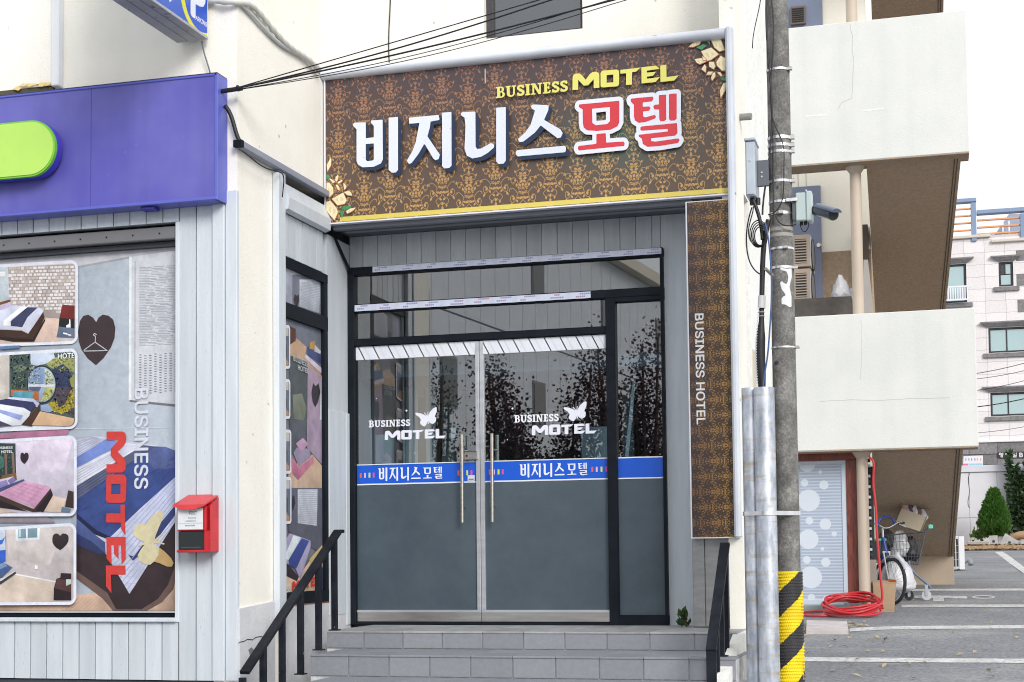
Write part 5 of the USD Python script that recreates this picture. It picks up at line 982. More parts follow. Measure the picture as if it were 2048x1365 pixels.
# galvanised riser pipes
GALV = usdkit.material(stage, '/World/Looks/galvanised', {
    'g': ('geometry', {}), 'mp': ('mapping', {'scale': (3, 3, 1.0)}), 'n': ('noise_texture', {'scale': 4.5, 'detail': 5.0, 'roughness': .65}), 'r': ('rgb_ramp', {'ramp': [(.34, (.30, .34, .41)), (.5, (.50, .54, .61)), (.64, (.70, .73, .79))]}),
    'mp2': ('mapping', {'scale': (1.2, 1.2, 7)}), 'n2': ('noise_texture', {'scale': 2.4, 'detail': 5.0, 'roughness': .7}), 'r2': ('rgb_ramp', {'ramp': [(.52, (0, 0, 0)), (.66, (.85, .85, .85))]}), 'm': ('mix_color', {'b': (.42, .36, .27)}), 'p': ('principled_bsdf', {'roughness': .42, 'metallic': .55})},
    [('g.position', 'mp.vector'), ('mp.vector', 'n.vector'), ('n.fac', 'r.fac'), ('g.position', 'mp2.vector'), ('mp2.vector', 'n2.vector'), ('n2.fac', 'r2.fac'), ('r2.color', 'm.fac'), ('r.color', 'm.a'), ('m.result', 'p.base_color')], surface='p.BSDF')
def hollow(c, r, z0, z1):
    a = trimesh.creation.annulus(r - .006, r, z1 - z0, sections=40); a.apply_translation((c[0], c[1], (z0 + z1) / 2)); return a
c1_ = on_y(1532.5, 1000, (12.78 * PS)); c2_ = on_y(1505, 1000, (12.86 * PS))
for c, r, lab in ((c1_, .087 * PS, 'galvanised steel riser pipe directly against the concrete pole'), (c2_, .075 * PS, 'thinner galvanised riser pipe, farther from the pole, beside the white wall')):
    z1 = on_y(1530, 776, c[1])[2]; solo('riser_pipe', hollow(c, r, G(c[1]) - .05, z1), GALV, lab, 'pipe', smooth=40)
zb_ = on_y(1530, 1027, (12.78 * PS))[2]
oute = unary_union([Point(c1_[0], c1_[1]).buffer(.087 * PS + .003, 24), Point(c2_[0], c2_[1]).buffer(.075 * PS + .003, 24), Point(pcx, pole_y).buffer(rad(zb_) + .003, 24)]).convex_hull
solo('pipe_strap', ex_z(oute.buffer(.003).difference(oute), zb_ - .013, zb_ + .013), BANDM, 'steel strap tying both riser pipes to the concrete pole', 'strap')
# cable bundle
cy = (12.82 * PS)
def cab(name, px, r, mat, lab, y=cy, n=50, grp=None): return solo(name, tube(spline([on_y(u, v, y if np.ndim(y) == 0 else y[i]) for i, (u, v) in enumerate(px)], n), r * PS, 8), mat, lab, 'cable', grp, smooth=True)
cab('power_cable', [(1537, 440), (1531, 470), (1527, 500), (1525, 540), (1524, 580), (1523, 620)], .022, CABLE, 'thick black cable descending from the grey pole box to the taped sleeve')
sl = spline([on_y(u, v, cy) for u, v in ((1523, 618), (1523, 640), (1521, 680), (1521, 720), (1523, 760), (1525, 790))], 30); rr = np.interp(np.arange(30), [0, 4, 10, 22, 29], np.array([.02, .022, .040, .040, .026]) * PS)
sleeve = thing('cable_sleeve', 'fat black taped cable sleeve entering the front riser pipe', 'cable sleeve', sl[-1])
part(sleeve, 'sleeve', tube(sl, rr, 14), CABLE, smooth=True); part(sleeve, 'white_wrap', tube([on_y(1524, 592, cy), on_y(1523, 617, cy)], .024, 12), flat('wrap_white', (206, 204, 206), .6))
cl = spline([on_y(u, v, cy - .05) for u, v in ((1517, 615), (1514, 660), (1512, 700), (1513, 740), (1515, 775))], 60); cl[:, 0] += .004 * np.where(np.arange(60) % 2, 1, -1)
part(sleeve, 'coiled_cord', tube(cl, .003, 6), flat('cord_white', (206, 206, 210), .6)); 
for v in (625, 633): part(sleeve, 'tie', ring(on_y(1523, v, cy), .018, .005, .002, 16), flat('tie_grey', (170, 174, 180), .5))
yb = pole_y - .092
cab('pole_cable', [(1533, -10), (1533, 60), (1537, 120), (1541, 170), (1544, 230), (1541, 290), (1534, 350), (1527, 400), (1525, 430)], .008, CABLE, 'black cable running down the left edge of the concrete pole', yb)
cab('pole_cable', [(1541, -10), (1547, 60), (1544, 130), (1541, 190), (1545, 250), (1546, 330), (1547, 400), (1546, 450)], .006, CABLE, 'thin dark cable down the middle of the concrete pole', yb)
cab('pole_cable', [(1545, 235), (1555, 262), (1566, 290), (1568, 330), (1567, 380), (1562, 408), (1550, 424), (1536, 430)], .005, CABLE, 'looping thin cable across the front of the concrete pole', yb - .005)
cab('pole_cable', [(1530, 445), (1537, 480), (1541, 520), (1543, 560), (1542, 620), (1538, 680), (1534, 720), (1529, 750), (1527, 785)], .007, CABLEB, 'blue cable hanging down to the front riser pipe', (12.72 * PS))
cab('pole_cable', [(1551, 432), (1556, 442), (1566, 450), (1580, 452), (1592, 449)], .005, CABLE, 'short thin cable bridging to the pale junction box', yb)
cab('pole_cable', [(1521, 0), (1513, 40), (1507, 70), (1505, 97)], .004, CABLE, 'loose wire end dangling left of the pole against the white wall', (12.6 * PS))
loop = []
for k in range(4):
    c = on_y(1517 + k * 1.5, 468 + k * 2, (12.8 * PS)); a = np.linspace(0, 2 * math.pi, 36); loop += [(c[0] + (.072 - .008 * k) * PS * math.cos(t), (12.8 * PS) - .008 * k, c[2] + (.115 - .012 * k) * PS * math.sin(t)) for t in a]
solo('cable_coil', tube(spline(loop, 180), .0038, 6), CABLE, 'coil of spare black cable hanging left of the pole', 'cable coil', smooth=True)
cab('pole_cable', [(1504, 415), (1497, 440), (1493, 470), (1494, 500), (1500, 525), (1512, 543), (1523, 550)], .006, CABLE, 'black cable sweeping out left below the grey pole box', (12.78 * PS))
cab('pole_cable', [(1507, 413), (1500, 445), (1497, 465), (1503, 485)], .005, CABLE, 'short cable from the grey pole box into the coil', (12.76 * PS))
cab('power_cable', [(1505, 398), (1511, 412), (1517, 430), (1522, 452), (1525, 480)], .016, CABLE, 'pair of cables leaving the underside of the grey pole box', (12.8 * PS))
# grey box on a bracket
BOXM = paint('box_galv', (.46, .52, .58), (.38, .43, .49), .4, 6, metal=.4)
gb = crop(1480, 260, 1241 / 200); yb1, yb2 = (12.72 * PS), pole_y
a0 = [on_y(*gb([p])[0], yb1) for p in ((60, 145), (180, 140), (175, 815), (45, 830))]
bxx0, bxx1, bz0, bz1 = a0[0][0], a0[1][0], (a0[3][2] + a0[2][2]) / 2, a0[0][2]
pb_ = thing('pole_box', 'tall narrow grey metal box on a bracket left of the pole', 'electrical box', ((bxx0 + bxx1) / 2, yb1, bz0))
part(pb_, 'body', bbx(bxx0, bxx1, yb1, yb2, bz0, bz1, .006), BOXM); part(pb_, 'lid', bbx(bxx0 - .004, bxx1 + .005, yb1 - .012, yb2, bz1 + .001, bz1 + .018, .004), BOXM); part(pb_, 'front_door', bbx(bxx0 + .006, bxx1 - .006, yb1 - .008, yb1, bz0 + .008, bz1 - .006, .003), BOXM)
part(pb_, 'latch', cyl(((bxx0 + bxx1) / 2, yb1 - .014, (bz0 + bz1) / 2 + .05), ((bxx0 + bxx1) / 2, yb1 - .006, (bz0 + bz1) / 2 + .05), .006, 12), STEEL)
br = part(pb_, 'bracket', bbx(bxx1, pcx - .062, yb1 + .10, yb1 + .125, bz0 + .08, bz1 - .10, .004), paint('bracket_dark', (.10, .11, .13), rough=.5)); 
for z in (bz0 + .14, bz1 - .18): part(br, 'bolt', cyl((bxx1 + .03, yb1 + .095, z), (bxx1 + .03, yb1 + .10, z), .006, 10), STEEL)
part(pb_, 'gland', cat_([cyl(((bxx0 + bxx1) / 2 + d, yb1 + .08, bz0 - .04), ((bxx0 + bxx1) / 2 + d, yb1 + .08, bz0 + .002), .016, 12) for d in (-.0, .035)]), CABLE)
# junction box and camera
jy = (12.90 * PS); jx0, jx1 = on_y(1591.5, 420, jy)[0], on_y(1624, 420, jy)[0]; jz0, jz1 = on_y(1605, 441, jy)[2], on_y(1605, 385, jy)[2]
jb = thing('junction_box', 'pale green plastic junction box strapped to the right of the pole', 'junction box', ((jx0 + jx1) / 2, jy, jz0)); PG = flat('junction_green', (186, 202, 202), .45)
t_ = (jx1 - jx0)
part(jb, 'body', bbx(jx0, jx0 + t_ * .62, jy, jy + .10, jz0, jz1, .005), PG); part(jb, 'lid', bbx(jx0 + t_ * .64, jx1, jy - .006, jy + .106, jz0 - .006, jz1 + .006, .006), PG); part(jb, 'seal', bx(jx0 + t_ * .62, jx0 + t_ * .64, jy + .003, jy + .097, jz0 + .003, jz1 - .003), BACK)
part(jb, 'hinge', cyl((jx0 + t_ * .66, jy + .0, jz1 + .004), (jx0 + t_ * .66, jy + .0, jz1 + .014), .006, 10), PG)
part(jb, 'back_plate', bx(jx0 - .022, jx0 - .001, jy + .01, jy + .09, jz0 + .01, jz1 - .01), paint('plate_dark', (.09, .10, .11), rough=.5)); part(jb, 'mount_strap', bbx(pcx + .04, jx0 + .012, jy - .012, jy - .004, zp(407) - .011, zp(407) + .011, .002), BANDM)
for d in (.03, .055): part(jb, 'gland', cyl((jx0 + d, jy + .05, jz0 - .022), (jx0 + d, jy + .05, jz0), .01, 12), CABLE)
cab('pole_cable', [(1601, 446), (1603, 458), (1609, 464), (1615, 458), (1616, 446)], .004, CABLE, 'tiny cable loop under the pale junction box', jy + .05)
cc = on_y(1626, 421, jy + .05); ca, cb = on_y(1634, 420, jy + .02), on_y(1667, 430, jy - .15)
cam_ = thing('security_camera', 'small dark bullet security camera pointing right from the junction box', 'security camera', cc); CAMM = flat('camera_dark', (58, 64, 76), .3)
ax = (cb - ca) / np.linalg.norm(cb - ca)
part(cam_, 'mount', cyl(cc, ca + ax * .02, .009, 12), CAMM, smooth=40); part(cam_, 'body', cyl(ca, cb, .036, 24), CAMM, smooth=40); part(cam_, 'rear_ring', cyl(ca - ax * .004, ca + ax * .012, .038, 24), flat('camera_black', (26, 28, 32), .3), smooth=40)
sd = np.cross(ax, [0, 0, 1]); sd /= np.linalg.norm(sd); up = np.cross(sd, ax)
vis = [p + sd * .039 * math.cos(t) + up * (.039 * math.sin(t) + d) for p in (ca + ax * .01, cb + ax * .035) for t in np.linspace(.5, math.pi - .5, 9) for d in (0, .004)]
part(cam_, 'sun_shield', hull(vis), flat('shield_grey', (86, 98, 120), .3)); part(cam_, 'lens', cyl(cb - ax * .001, cb + ax * .002, .03, 24), GBL)

# ================================================================== stair tower next door
cg = on_g(1725, 1225); CY_ = cg[1]; TY = CY_ - .3
CREAMW = paint('parapet_paint', (.66, .67, .65), (.60, .615, .60), .8, .9, .002, 50, detail=5, streak=(.6, (.93, .935, .93)))
CREAMB = paint('cream_render', (.86, .83, .73), (.84, .80, .70), .85, 1.5, .003, 40)
BROWN = paint('brown_render', (.32, .238, .168), (.40, .30, .215), .95, 22.0, .012, 40, detail=6); TANB = paint('tan_base', (.36, .29, .225), (.40, .325, .25), .9, 2, .004, 60)
TANC = paint('tan_column', (.50, .42, .345), (.46, .385, .31), .6, 2); DGREY = flat('grey_door', (128, 138, 164), .5)
tw = thing('stair_tower', 'cream and brown stair tower with open landings and rounded tan columns', 'building', (cg[0], CY_, cg[2]))
def T(name, m, mat, **k): return part(tw, name, m, mat, **k)
XLT = on_y(1500, 600, TY)[0]
xr1, xr2 = (on_y(1931, 22, TY)[0] + on_y(1939, 304, TY)[0]) / 2, (on_y(1950, 618, TY)[0] + on_y(1957, 893, TY)[0]) / 2
def crack(par, px, r=.003): part(par, 'crack', tube([on_y(u, v, TY - .0005) for u, v in px], r, 4), flat('crack_grey', (188, 190, 186), .9))
def parapet(xr, z0, z1, uc):
    p = T('parapet', cat_([bbx(XLT, xr, TY, TY + .2, z0, z1, .008), bbx(xr - .2, xr, TY + .2, TY + .42, z0, z1, .008)]), CREAMW)
    part(p, 'landing_slab', bbx(XLT, xr - .004, TY + .004, TY + .42, z0 - .016, z0 - .001, .004), BROWN); return p
za1, za0 = on_y(1760, 38, TY)[2], on_y(1760, 318, TY)[2]; zb1, zb0 = on_y(1770, 625, TY)[2], on_y(1770, 898, TY)[2]
p1_ = parapet(xr1, za0, za1, 0); p2_ = parapet(xr2, zb0, zb1, 0)
crack(p1_, [(1700, 48), (1702, 62), (1706, 74), (1704, 96), (1707, 118), (1706, 150), (1705, 182), (1703, 197), (1694, 201), (1683, 206), (1676, 219)]); crack(p2_, [(1640, 803), (1700, 800), (1760, 801), (1830, 797), (1900, 796)], .0025); crack(p2_, [(1722, 640), (1724, 700), (1721, 760)], .002)
for q in ([(1727, 221), (1738, 220), (1752, 218), (1768, 216), (1768, 218), (1752, 220), (1738, 222), (1727, 223)], [(1612, 232), (1640, 230), (1655, 229), (1655, 231), (1640, 232), (1612, 234)]): part(p1_, 'filler_patch', ex_y(poly(pts_y(q, TY)), TY - .002, TY + .001), WHITE)
cxx = [on_y(1706, 200, CY_)[0], on_y(1715, 450, CY_)[0], on_y(1725, 1060, CY_)[0]]
cx_ = (cxx[1] + cxx[2]) / 2
for z0, z1 in ((G(CY_) - .05, zb0 - .016), (zb1 - 1.4, za0 - .016), (za1 - 1.4, za1 + 2.4)):
    c = T('column', cyl((cx_, CY_, z0), (cx_, CY_, z1), .074, 24), TANC, smooth=40); part(c, 'capital', cyl((cx_, CY_, z1 - .08), (cx_, CY_, z1 - .001), .074, 24, .13), TANC, smooth=40)
# soffits of the rising flights
def soffit(nl, nr, fr_, fl_, yn, yf):
    A = [on_y(*nl, yn), on_y(*nr, yn), on_y(*fr_, yf), on_y(*fl_, yf)]; xl, xr_ = (A[0][0] + A[3][0]) / 2, (A[1][0] + A[2][0]) / 2
    xl, xr_ = A[0][0], A[1][0]; P_ = [(xl, yn, A[0][2]), (A[1][0], yn, A[0][2]), (A[2][0], yf, A[2][2]), (A[3][0], yf, A[2][2])]
    s = T('stair_flight', hull(P_ + [(x, y, z + .22) for x, y, z in P_]), BROWN)
    for k_ in range(2):
        o = .05 + .035 * k_; e = [(A[1][0] - o, yn, A[0][2] - .002), (A[2][0] - o, yf, A[2][2] - .002)]; part(s, 'drip_groove', hull([(x + d, y, z + h) for x, y, z in e for d in (0, .012) for h in (-.004, .01)]), paint('groove_dark', (.09, .07, .055), rough=.9))
    n_ = 9
    for k_ in range(n_):
        t = (k_ + .5) / n_; y = yn + (yf - yn) * t; z = A[0][2] + (A[2][2] - A[0][2]) * t + .22
        if k_ % 1 == 0: part(s, 'tread', bx(P_[0][0] + (P_[3][0] - P_[0][0]) * t + .06, P_[1][0] + (P_[2][0] - P_[1][0]) * t - .14, y - (yf - yn) / n_ / 2, y + (yf - yn) / n_ / 2, z - .08, z + .02), TANB)
    return s
YF = 24.4
soffit((1744, 905), (1926, 897), (1908, 1113), (1752, 1120), TY + .25, YF); soffit((1733, 332), (1922, 316), (1889, 640), (1752, 650), TY + .25, YF); soffit((1733, -240), (1893, -240), (1886, 60), (1745, 70), TY + .25, YF)
bz = on_y(1908, 1112, YF)[2]; bb0, bb1 = on_y(1760, 1140, YF)[0], on_y(1908, 1140, YF)[0]
T('flight_base', bbx(bb0 - .8, bb1, YF - .01, YF + 2.2, G(YF) - .15, bz + .2, .005), TANB); T('rear_mass', bx(bb0 - 3.2, bb1 - .02, YF + 2.2, YF + 2.5, G(YF), EYE + 9), BROWN)
# rear wall of the landings with doors
RY = 22.2
def rearwall(u0, u1, vtop, vmid, vbot):
    a, b = on_y(u0, 500, RY)[0], on_y(u1, 500, RY)[0]; zt, zm, zb2 = on_y(1660, vtop, RY)[2], on_y(1660, vmid, RY)[2], on_y(1660, vbot, RY)[2]
    T('rear_wall', bx(a, b, RY, RY + .2, zm, zt), CREAMB); T('rear_dado', bx(a, b, RY - .004, RY + .2, zb2, zm), BROWN)
rearwall(1560, 1741, 240, 504, 640); rearwall(1560, 1741, -200, 70, 90)
T('rear_wall', bx(on_y(1560, 500, RY)[0], on_y(1741, 500, RY)[0], RY, RY + .2, G(RY), on_y(1660, 660, RY)[2]), CREAMB)
dr = T('landing_door', bbx(on_y(1580, 500, RY)[0], on_y(1647, 500, RY)[0] if False else on_y(1644, 500, RY)[0], RY - .05, RY - .005, on_y(1620, 620, RY)[2], on_y(1620, 374, RY)[2], .004), DGREY); kx = on_y(1642, 492, RY - .06); part(dr, 'knob', cyl(kx, kx + [-.03, -.07, 0], .03, 16), STEEL, smooth=40)
T('landing_door', bbx(on_y(1575, 20, RY)[0], on_y(1645, 20, RY)[0], RY - .05, RY - .005, on_y(1620, 60, RY)[2], on_y(1620, -170, RY)[2], .004), DGREY)
T('wall_seam', cat_([bx(on_y(u, 400, RY)[0] - .003, on_y(u, 400, RY)[0] + .003, RY - .003, RY + .001, on_y(1620, 374, RY)[2], on_y(1620, 300, RY)[2]) for u in (1597, 1613)]), flat('seam_dark', (130, 120, 110), .8))
T('corner_pillar', bx(on_y(1723, 480, RY)[0], on_y(1737, 480, RY)[0], RY - .2, RY - .01, on_y(1730, 640, RY)[2], on_y(1730, 455, RY)[2]), paint('pillar_dark', (.10, .075, .06), rough=.9))
T('inner_parapet', hull([on_y(u, v, y) for y in (21.0, 21.2) for u, v in ((1727, 520), (1736, 520), (1748, 632), (1727, 632))]), paint('inner_parapet', (.36, .335, .32), (.33, .31, .30), .85, 3))
fl_z = on_y(1640, 603, 21.2)[2]
T('landing_floor', bx(on_y(1560, 600, RY)[0], on_y(1712, 600, RY)[0], 20.9, RY, fl_z - .3, fl_z), paint('landing_floor_dark', (.06, .055, .05), (.10, .085, .075), .8, 6))
acm = flat('ac_tan', (176, 160, 146), .55); acw = flat('ac_white', (216, 218, 222), .5); acd = paint('ac_dark', (.02, .02, .022), rough=.6)
def ac_tower(u0, u1, u2, v0, v1, y0, lab, grp):
    x0, x1 = on_y(u0, 500, y0)[0], on_y(u1, 500, y0)[0]; z0, z1 = on_y(1600, v1, y0)[2], on_y(1600, v0, y0)[2]; y1 = y0 + .75
    t = thing('air_conditioner', lab, 'air conditioner', ((x0 + x1) / 2, y0, z0), grp)
    part(t, 'casing', bbx(x0, x1, y0, y1, z0, z1, .008), acm); n = 9
    part(t, 'dark_core', bx(x0 + .03, x1 - .05, y0 - .003, y0 - .001, z0 + .05, z1 - .06), acd)
    for k_ in range(n): z = z0 + .06 + (z1 - z0 - .14) * k_ / (n - 1); part(t, 'fin', bbx(x0 + .025, x1 - .045, y0 - .014, y0 - .004, z - .008, z + .008, .002), acm)
    part(t, 'side_panel', bx(x1 + .001, x1 + .006, y0 + .01, y1 - .01, z0 + .01, z1 - .01), acw)
    c = np.array([x1 + .008, (y0 + y1) / 2, (z0 + z1) / 2]); part(t, 'fan_grille', tube([c + [0, .3 * math.cos(a), .22 * math.sin(a)] for a in np.linspace(0, 2 * math.pi, 24)[:-1]], .012, 6, True), acd)
    part(t, 'fan', hull([c + [d, .28 * math.cos(a), .21 * math.sin(a)] for a in np.linspace(0, 2 * math.pi, 24) for d in (0, .004)]), flat('fan_grey', (140, 142, 146), .6))
ac_tower(1586, 1620, 1630, 470, 534, 21.2, 'upper tan air conditioner unit of the stacked pair on the landing', None); ac_tower(1586, 1619, 1630, 538, 602, 21.2, 'lower tan air conditioner unit carrying another one on the landing', None)
vt = thing('wall_vent', 'dark slatted vent on the grey door of the top landing', 'vent', on_y(1597, 50, RY - .06)); va, vb = on_y(1582, 52, RY - .06), on_y(1611, 13, RY - .06)
part(vt, 'frame', bbx(va[0], vb[0], RY - .11, RY - .052, va[2], vb[2], .004), paint('vent_frame', (.16, .13, .11), rough=.6)); 
for k_ in range(7): z = va[2] + .04 + (vb[2] - va[2] - .08) * k_ / 6; part(vt, 'slat', bbx(va[0] + .02, vb[0] - .02, RY - .125, RY - .112, z - .01, z + .006, .002), acd)
# plastic bags on the landing
def bag(c, w, h, seed):
    m = trimesh.creation.icosphere(3, 1.0); v = m.vertices.copy(); n = meshkit.fbm(v * 2.2 + seed, 4, seed) - .5
    v *= (1 + .55 * n)[:, None]; top = np.clip(v[:, 2], 0, 1); v[:, 0] *= 1 - .38 * top; v[:, 1] *= 1 - .38 * top; v[:, 2] = np.where(v[:, 2] < 0, v[:, 2] * .5, v[:, 2] * 1.2)
    m.vertices = v * [w / 2, w / 2, h / 1.7]; m.apply_translation(np.array(c) - [0, 0, (m.vertices[:, 2]).min()]); return m
BAG = usdkit.material(stage, '/World/Looks/thin_plastic', {'p': ('principled_bsdf', {'base_color': (.72, .73, .78), 'roughness': .25, 'specular_ior_level': .6}), 't': ('transparent_bsdf', {'color': (.9, .9, .92)}), 'm': ('mix_closure', {'fac': .35})}, [('p.BSDF', 'm.closure1'), ('t.BSDF', 'm.closure2')], surface='m.closure')
b0 = on_y(1682, 602, 21.4); solo('plastic_bag', bag([b0[0], 21.4, fl_z], .26, .36, 3), BAG, 'crumpled clear plastic bag on the landing floor', 'plastic bag', smooth=True)
b1 = on_y(1702, 600, 21.5); solo('plastic_bag', bag([b1[0], 21.5, fl_z], .16, .2, 5), BAG, 'smaller white plastic bag half behind the tan column', 'plastic bag', smooth=True)
# ground floor entrance with dotted glass
EY = CY_ + .12
WOOD = usdkit.material(stage, '/World/Looks/red_wood', {'g': ('geometry', {}), 'mp': ('mapping', {'scale': (9, 9, 1.2)}), 'n': ('noise_texture', {'scale': 3.0, 'detail': 5.0, 'distortion': 1.5}), 'r': ('rgb_ramp', {'ramp': [(.3, (.10, .022, .016)), (.55, (.20, .045, .03)), (.75, (.27, .07, .045))]}), 'p': ('principled_bsdf', {'roughness': .4})}, [('g.position', 'mp.vector'), ('mp.vector', 'n.vector'), ('n.fac', 'r.fac'), ('r.color', 'p.base_color')], surface='p.BSDF')
ex0, ex1, ex2 = XLT, on_y(1694, 1050, EY)[0], on_y(1722, 1050, EY)[0]; ez1, ez2 = on_y(1640, 922, EY)[2], on_y(1640, 902, EY)[2]; eg = on_y(1700, 1207, EY)[2]
en = T('ground_door', bbx(ex0, ex2, EY - .02, EY + .1, ez1, ez2 + .05, .006), WOOD, label='red wooden door frame with dotted frosted glass')
part(en, 'frame_post', bbx(ex1, ex2, EY - .018, EY + .1, eg, ez1 - .002, .006), WOOD); part(en, 'glass_frame', cat_([bbx(ex0, ex1 - .002, EY - .005, EY + .03, ez1 - .05, ez1 - .004, .004), bbx(ex1 - .06, ex1 - .004, EY - .006, EY + .03, eg, ez1 - .05, .004), bbx(ex0, ex1 - .06, EY - .005, EY + .03, eg - .02, eg + .05, .004)]), flat('pale_blue_frame', (196, 208, 222), .45))
gl = part(en, 'pane', bx(ex0, ex1 - .055, EY + .008, EY + .016, eg + .03, ez1 - .04), flat('stripe_glass', (166, 180, 200), .3))
D_ = Print('y', EY + .0075, lambda p: pts_y(p, EY)); db = sbox(ex0, eg + .05, ex1 - .062, ez1 - .05)
D_.many([sbox(on_y(1600, 1000, EY)[0], z, ex1 - .062, z + .016) for z in np.arange(eg + .05, ez1, .042)], (190, 200, 216), db)
df = crop(1570, 860, 2.703)
dots = [(120,185,42),(190,228,10),(105,287,20),(210,298,24),(128,382,58),(132,492,20),(218,510,30),(127,592,52),(266,563,14),(202,643,10),(118,703,20),(220,716,24),(140,798,58),(143,908,20),(235,925,32)]
D_.many([Point(*on_y(*df([(x, y)])[0], EY)[[0, 2]]).buffer(r / 2.703 / FPX * EY, 16) for x, y, r in dots], (208, 217, 229), db); D_.build(gl, 'dot_print', 'pale dots and stripes printed on the frosted glass')
T('ground_wall', bx(ex2 + .001, on_y(1733, 1000, EY)[0], EY + .02, EY + .1, G(EY) - .1, zb0 - .17), TANC); T('threshold', bbx(ex0, ex2 + .03, EY - .10, EY + .1, G(EY) - .1, eg - .02, .01), paint('teal_step', (.16, .22, .21), (.24, .28, .27), .8, 6))
rk = thing('slat_rack', 'narrow stack of black and white slats in the gap beside the tan column', 'rack', on_y(1737, 1200, CY_ + .3)); ra, rb_ = on_y(1731.5, 1000, CY_ + .3)[0], on_y(1741, 1000, CY_ + .3)[0]
for k_, v in enumerate(np.arange(908, 1112, 10.5)): part(rk, 'slat', bx(ra, rb_, CY_ + .3, CY_ + .5, on_y(1737, v + 5, CY_ + .3)[2], on_y(1737, v, CY_ + .3)[2]), acd if k_ % 2 else flat('slat_white', (206, 214, 224), .5))
part(rk, 'back', bx(ra, rb_ + .03, CY_ + .52, CY_ + .54, G(CY_), zb0 - .18), acd); part(rk, 'base_board', bbx(ra - .01, rb_ + .06, CY_ + .12, CY_ + .2, G(CY_), on_y(1742, 1120, CY_ + .2)[2], .003), flat('board_grey', (150, 142, 132), .7))

# ================================================================== parking lot markings
LINEW = paint('road_paint', (.60, .60, .60), (.40, .40, .40), .7, 7, speck=(22, .60, (.20, .20, .21)))
def mark(px, lab): 
    P_ = [on_g(u, v) + [0, 0, .004] for u, v in px]; n = len(P_) // 2
    F_ = []
    for i in range(n - 1): F_ += [(i, i + 1, 2 * n - 2 - i), (i, 2 * n - 2 - i, 2 * n - 1 - i)]
    F_ = [f if np.cross(P_[f[1]] - P_[f[0]], P_[f[2]] - P_[f[0]])[2] > 0 else f[::-1] for f in F_]
    solo('painted_line', trimesh.Trimesh(P_, F_, process=False), LINEW, lab, kind='structure')
def stripe(c, w, lab): mark([(u, v - w / 2) for u, v in c] + [(u, v + w / 2) for u, v in c[::-1]], lab)
stripe([(1560, 1319), (1700, 1320.5), (2048, 1323), (2300, 1325)], 8.5, 'nearest white parking line right of the striped pole')
stripe([(1699, 1261), (1740, 1258.5), (1792, 1256.5), (2048, 1254.5), (2300, 1254)], 6.5, 'white parking line starting at the flat stone slab')
stripe([(1803, 1213), (1900, 1212.5), (2048, 1212.5), (2300, 1212)], 5, 'white parking line just behind the paper bag')
stripe([(1822, 1181), (2048, 1180), (2300, 1180)], 4, 'farthest thin white parking line near the shopping cart')
stripe([(1829, 1194.5), (1880, 1194.5), (1934, 1196)], 5, 'worn white bar of a painted parking symbol'); stripe([(1866, 1200), (1888, 1200)], 7, 'worn white blot below the painted parking bar')
rg = [on_g(1967 + 23 * math.cos(t), 1195 + 3.6 * math.sin(t)) + [0, 0, .004] for t in np.linspace(0, 2 * math.pi, 24, endpoint=False)]; ri = [on_g(1967 + 18 * math.cos(t), 1195 + 2.0 * math.sin(t)) + [0, 0, .004] for t in np.linspace(0, 2 * math.pi, 24, endpoint=False)]
F_ = []
for i in range(24): j = (i + 1) % 24; F_ += [(i, j, 24 + j), (i, 24 + j, 24 + i)]
rm = trimesh.Trimesh(rg + ri, F_, process=False); rm = rm if rm.face_normals[0][2] > 0 else trimesh.Trimesh(rg + ri, [f[::-1] for f in F_], process=False)
solo('painted_line', rm, LINEW, 'worn white painted ring on the asphalt', kind='structure')
mark([(1988, 1104), (2003, 1111), (2020, 1121), (2048, 1138), (2100, 1165), (2100, 1180), (2048, 1149), (2026, 1138), (2006, 1120), (1992, 1108)][::1] if False else [(1989, 1104.5), (2002, 1114), (2020, 1128), (2048, 1148), (2090, 1172), (2098, 1160), (2050, 1136), (2030, 1121), (2015, 1110), (2005, 1104)], 'curved white lane arrow at the back of the lot')
# slab, leaves
sb = [on_g(u, v) for u, v in ((1613.6, 1248), (1694, 1250), (1697, 1269), (1612.5, 1269))]
solo('stone_slab', hull([p + [0, 0, d] for p in sb for d in (-.02, .045)]), paint('slab_stone', (.40, .36, .36), (.52, .48, .48), .85, 4, .002, 40), 'flat pinkish stone slab lying on the asphalt near the pole', 'slab')
leafm = [paint(f'dry_leaf_{i}', c, rough=.8) for i, c in enumerate(((.30, .20, .10), (.36, .29, .17), (.22, .13, .07)))]
def leaf_quads(places, size):
    V, F_ = [], []
    for p in places:
        a, w, l = rng.uniform(0, 6.28), size * rng.uniform(.5, .8), size * rng.uniform(.8, 1.4); d = np.array([math.cos(a), math.sin(a), rng.uniform(-.1, .4)]); e = np.array([-math.sin(a), math.cos(a), rng.uniform(-.3, .3)]); k = len(V)
        V += [p - d * l, p + e * w + [0, 0, .012], p + d * l + [0, 0, .01], p - e * w + [0, 0, .012]]; F_ += [(k, k + 1, k + 2), (k, k + 2, k + 3)]
    return trimesh.Trimesh(V, F_, process=False)
lp = [on_g(1612 + rng.gauss(0, 9), 1266 + rng.gauss(0, 6)) for _ in range(14)] + [on_g(1715 + rng.gauss(0, 14), 1252 + rng.gauss(0, 4)) for _ in range(10)] + [on_g(rng.uniform(1610, 2040), rng.uniform(1240, 1360)) for _ in range(26)] + [on_g(1762 + rng.gauss(0, 14), 1279 + rng.gauss(0, 8)) for _ in range(6)]
solo('fallen_leaves', leaf_quads([p + [0, 0, .012] for p in lp], .035), leafm[1], 'scattered dry leaves and grit on the parking lot asphalt', 'leaves', kind='stuff')

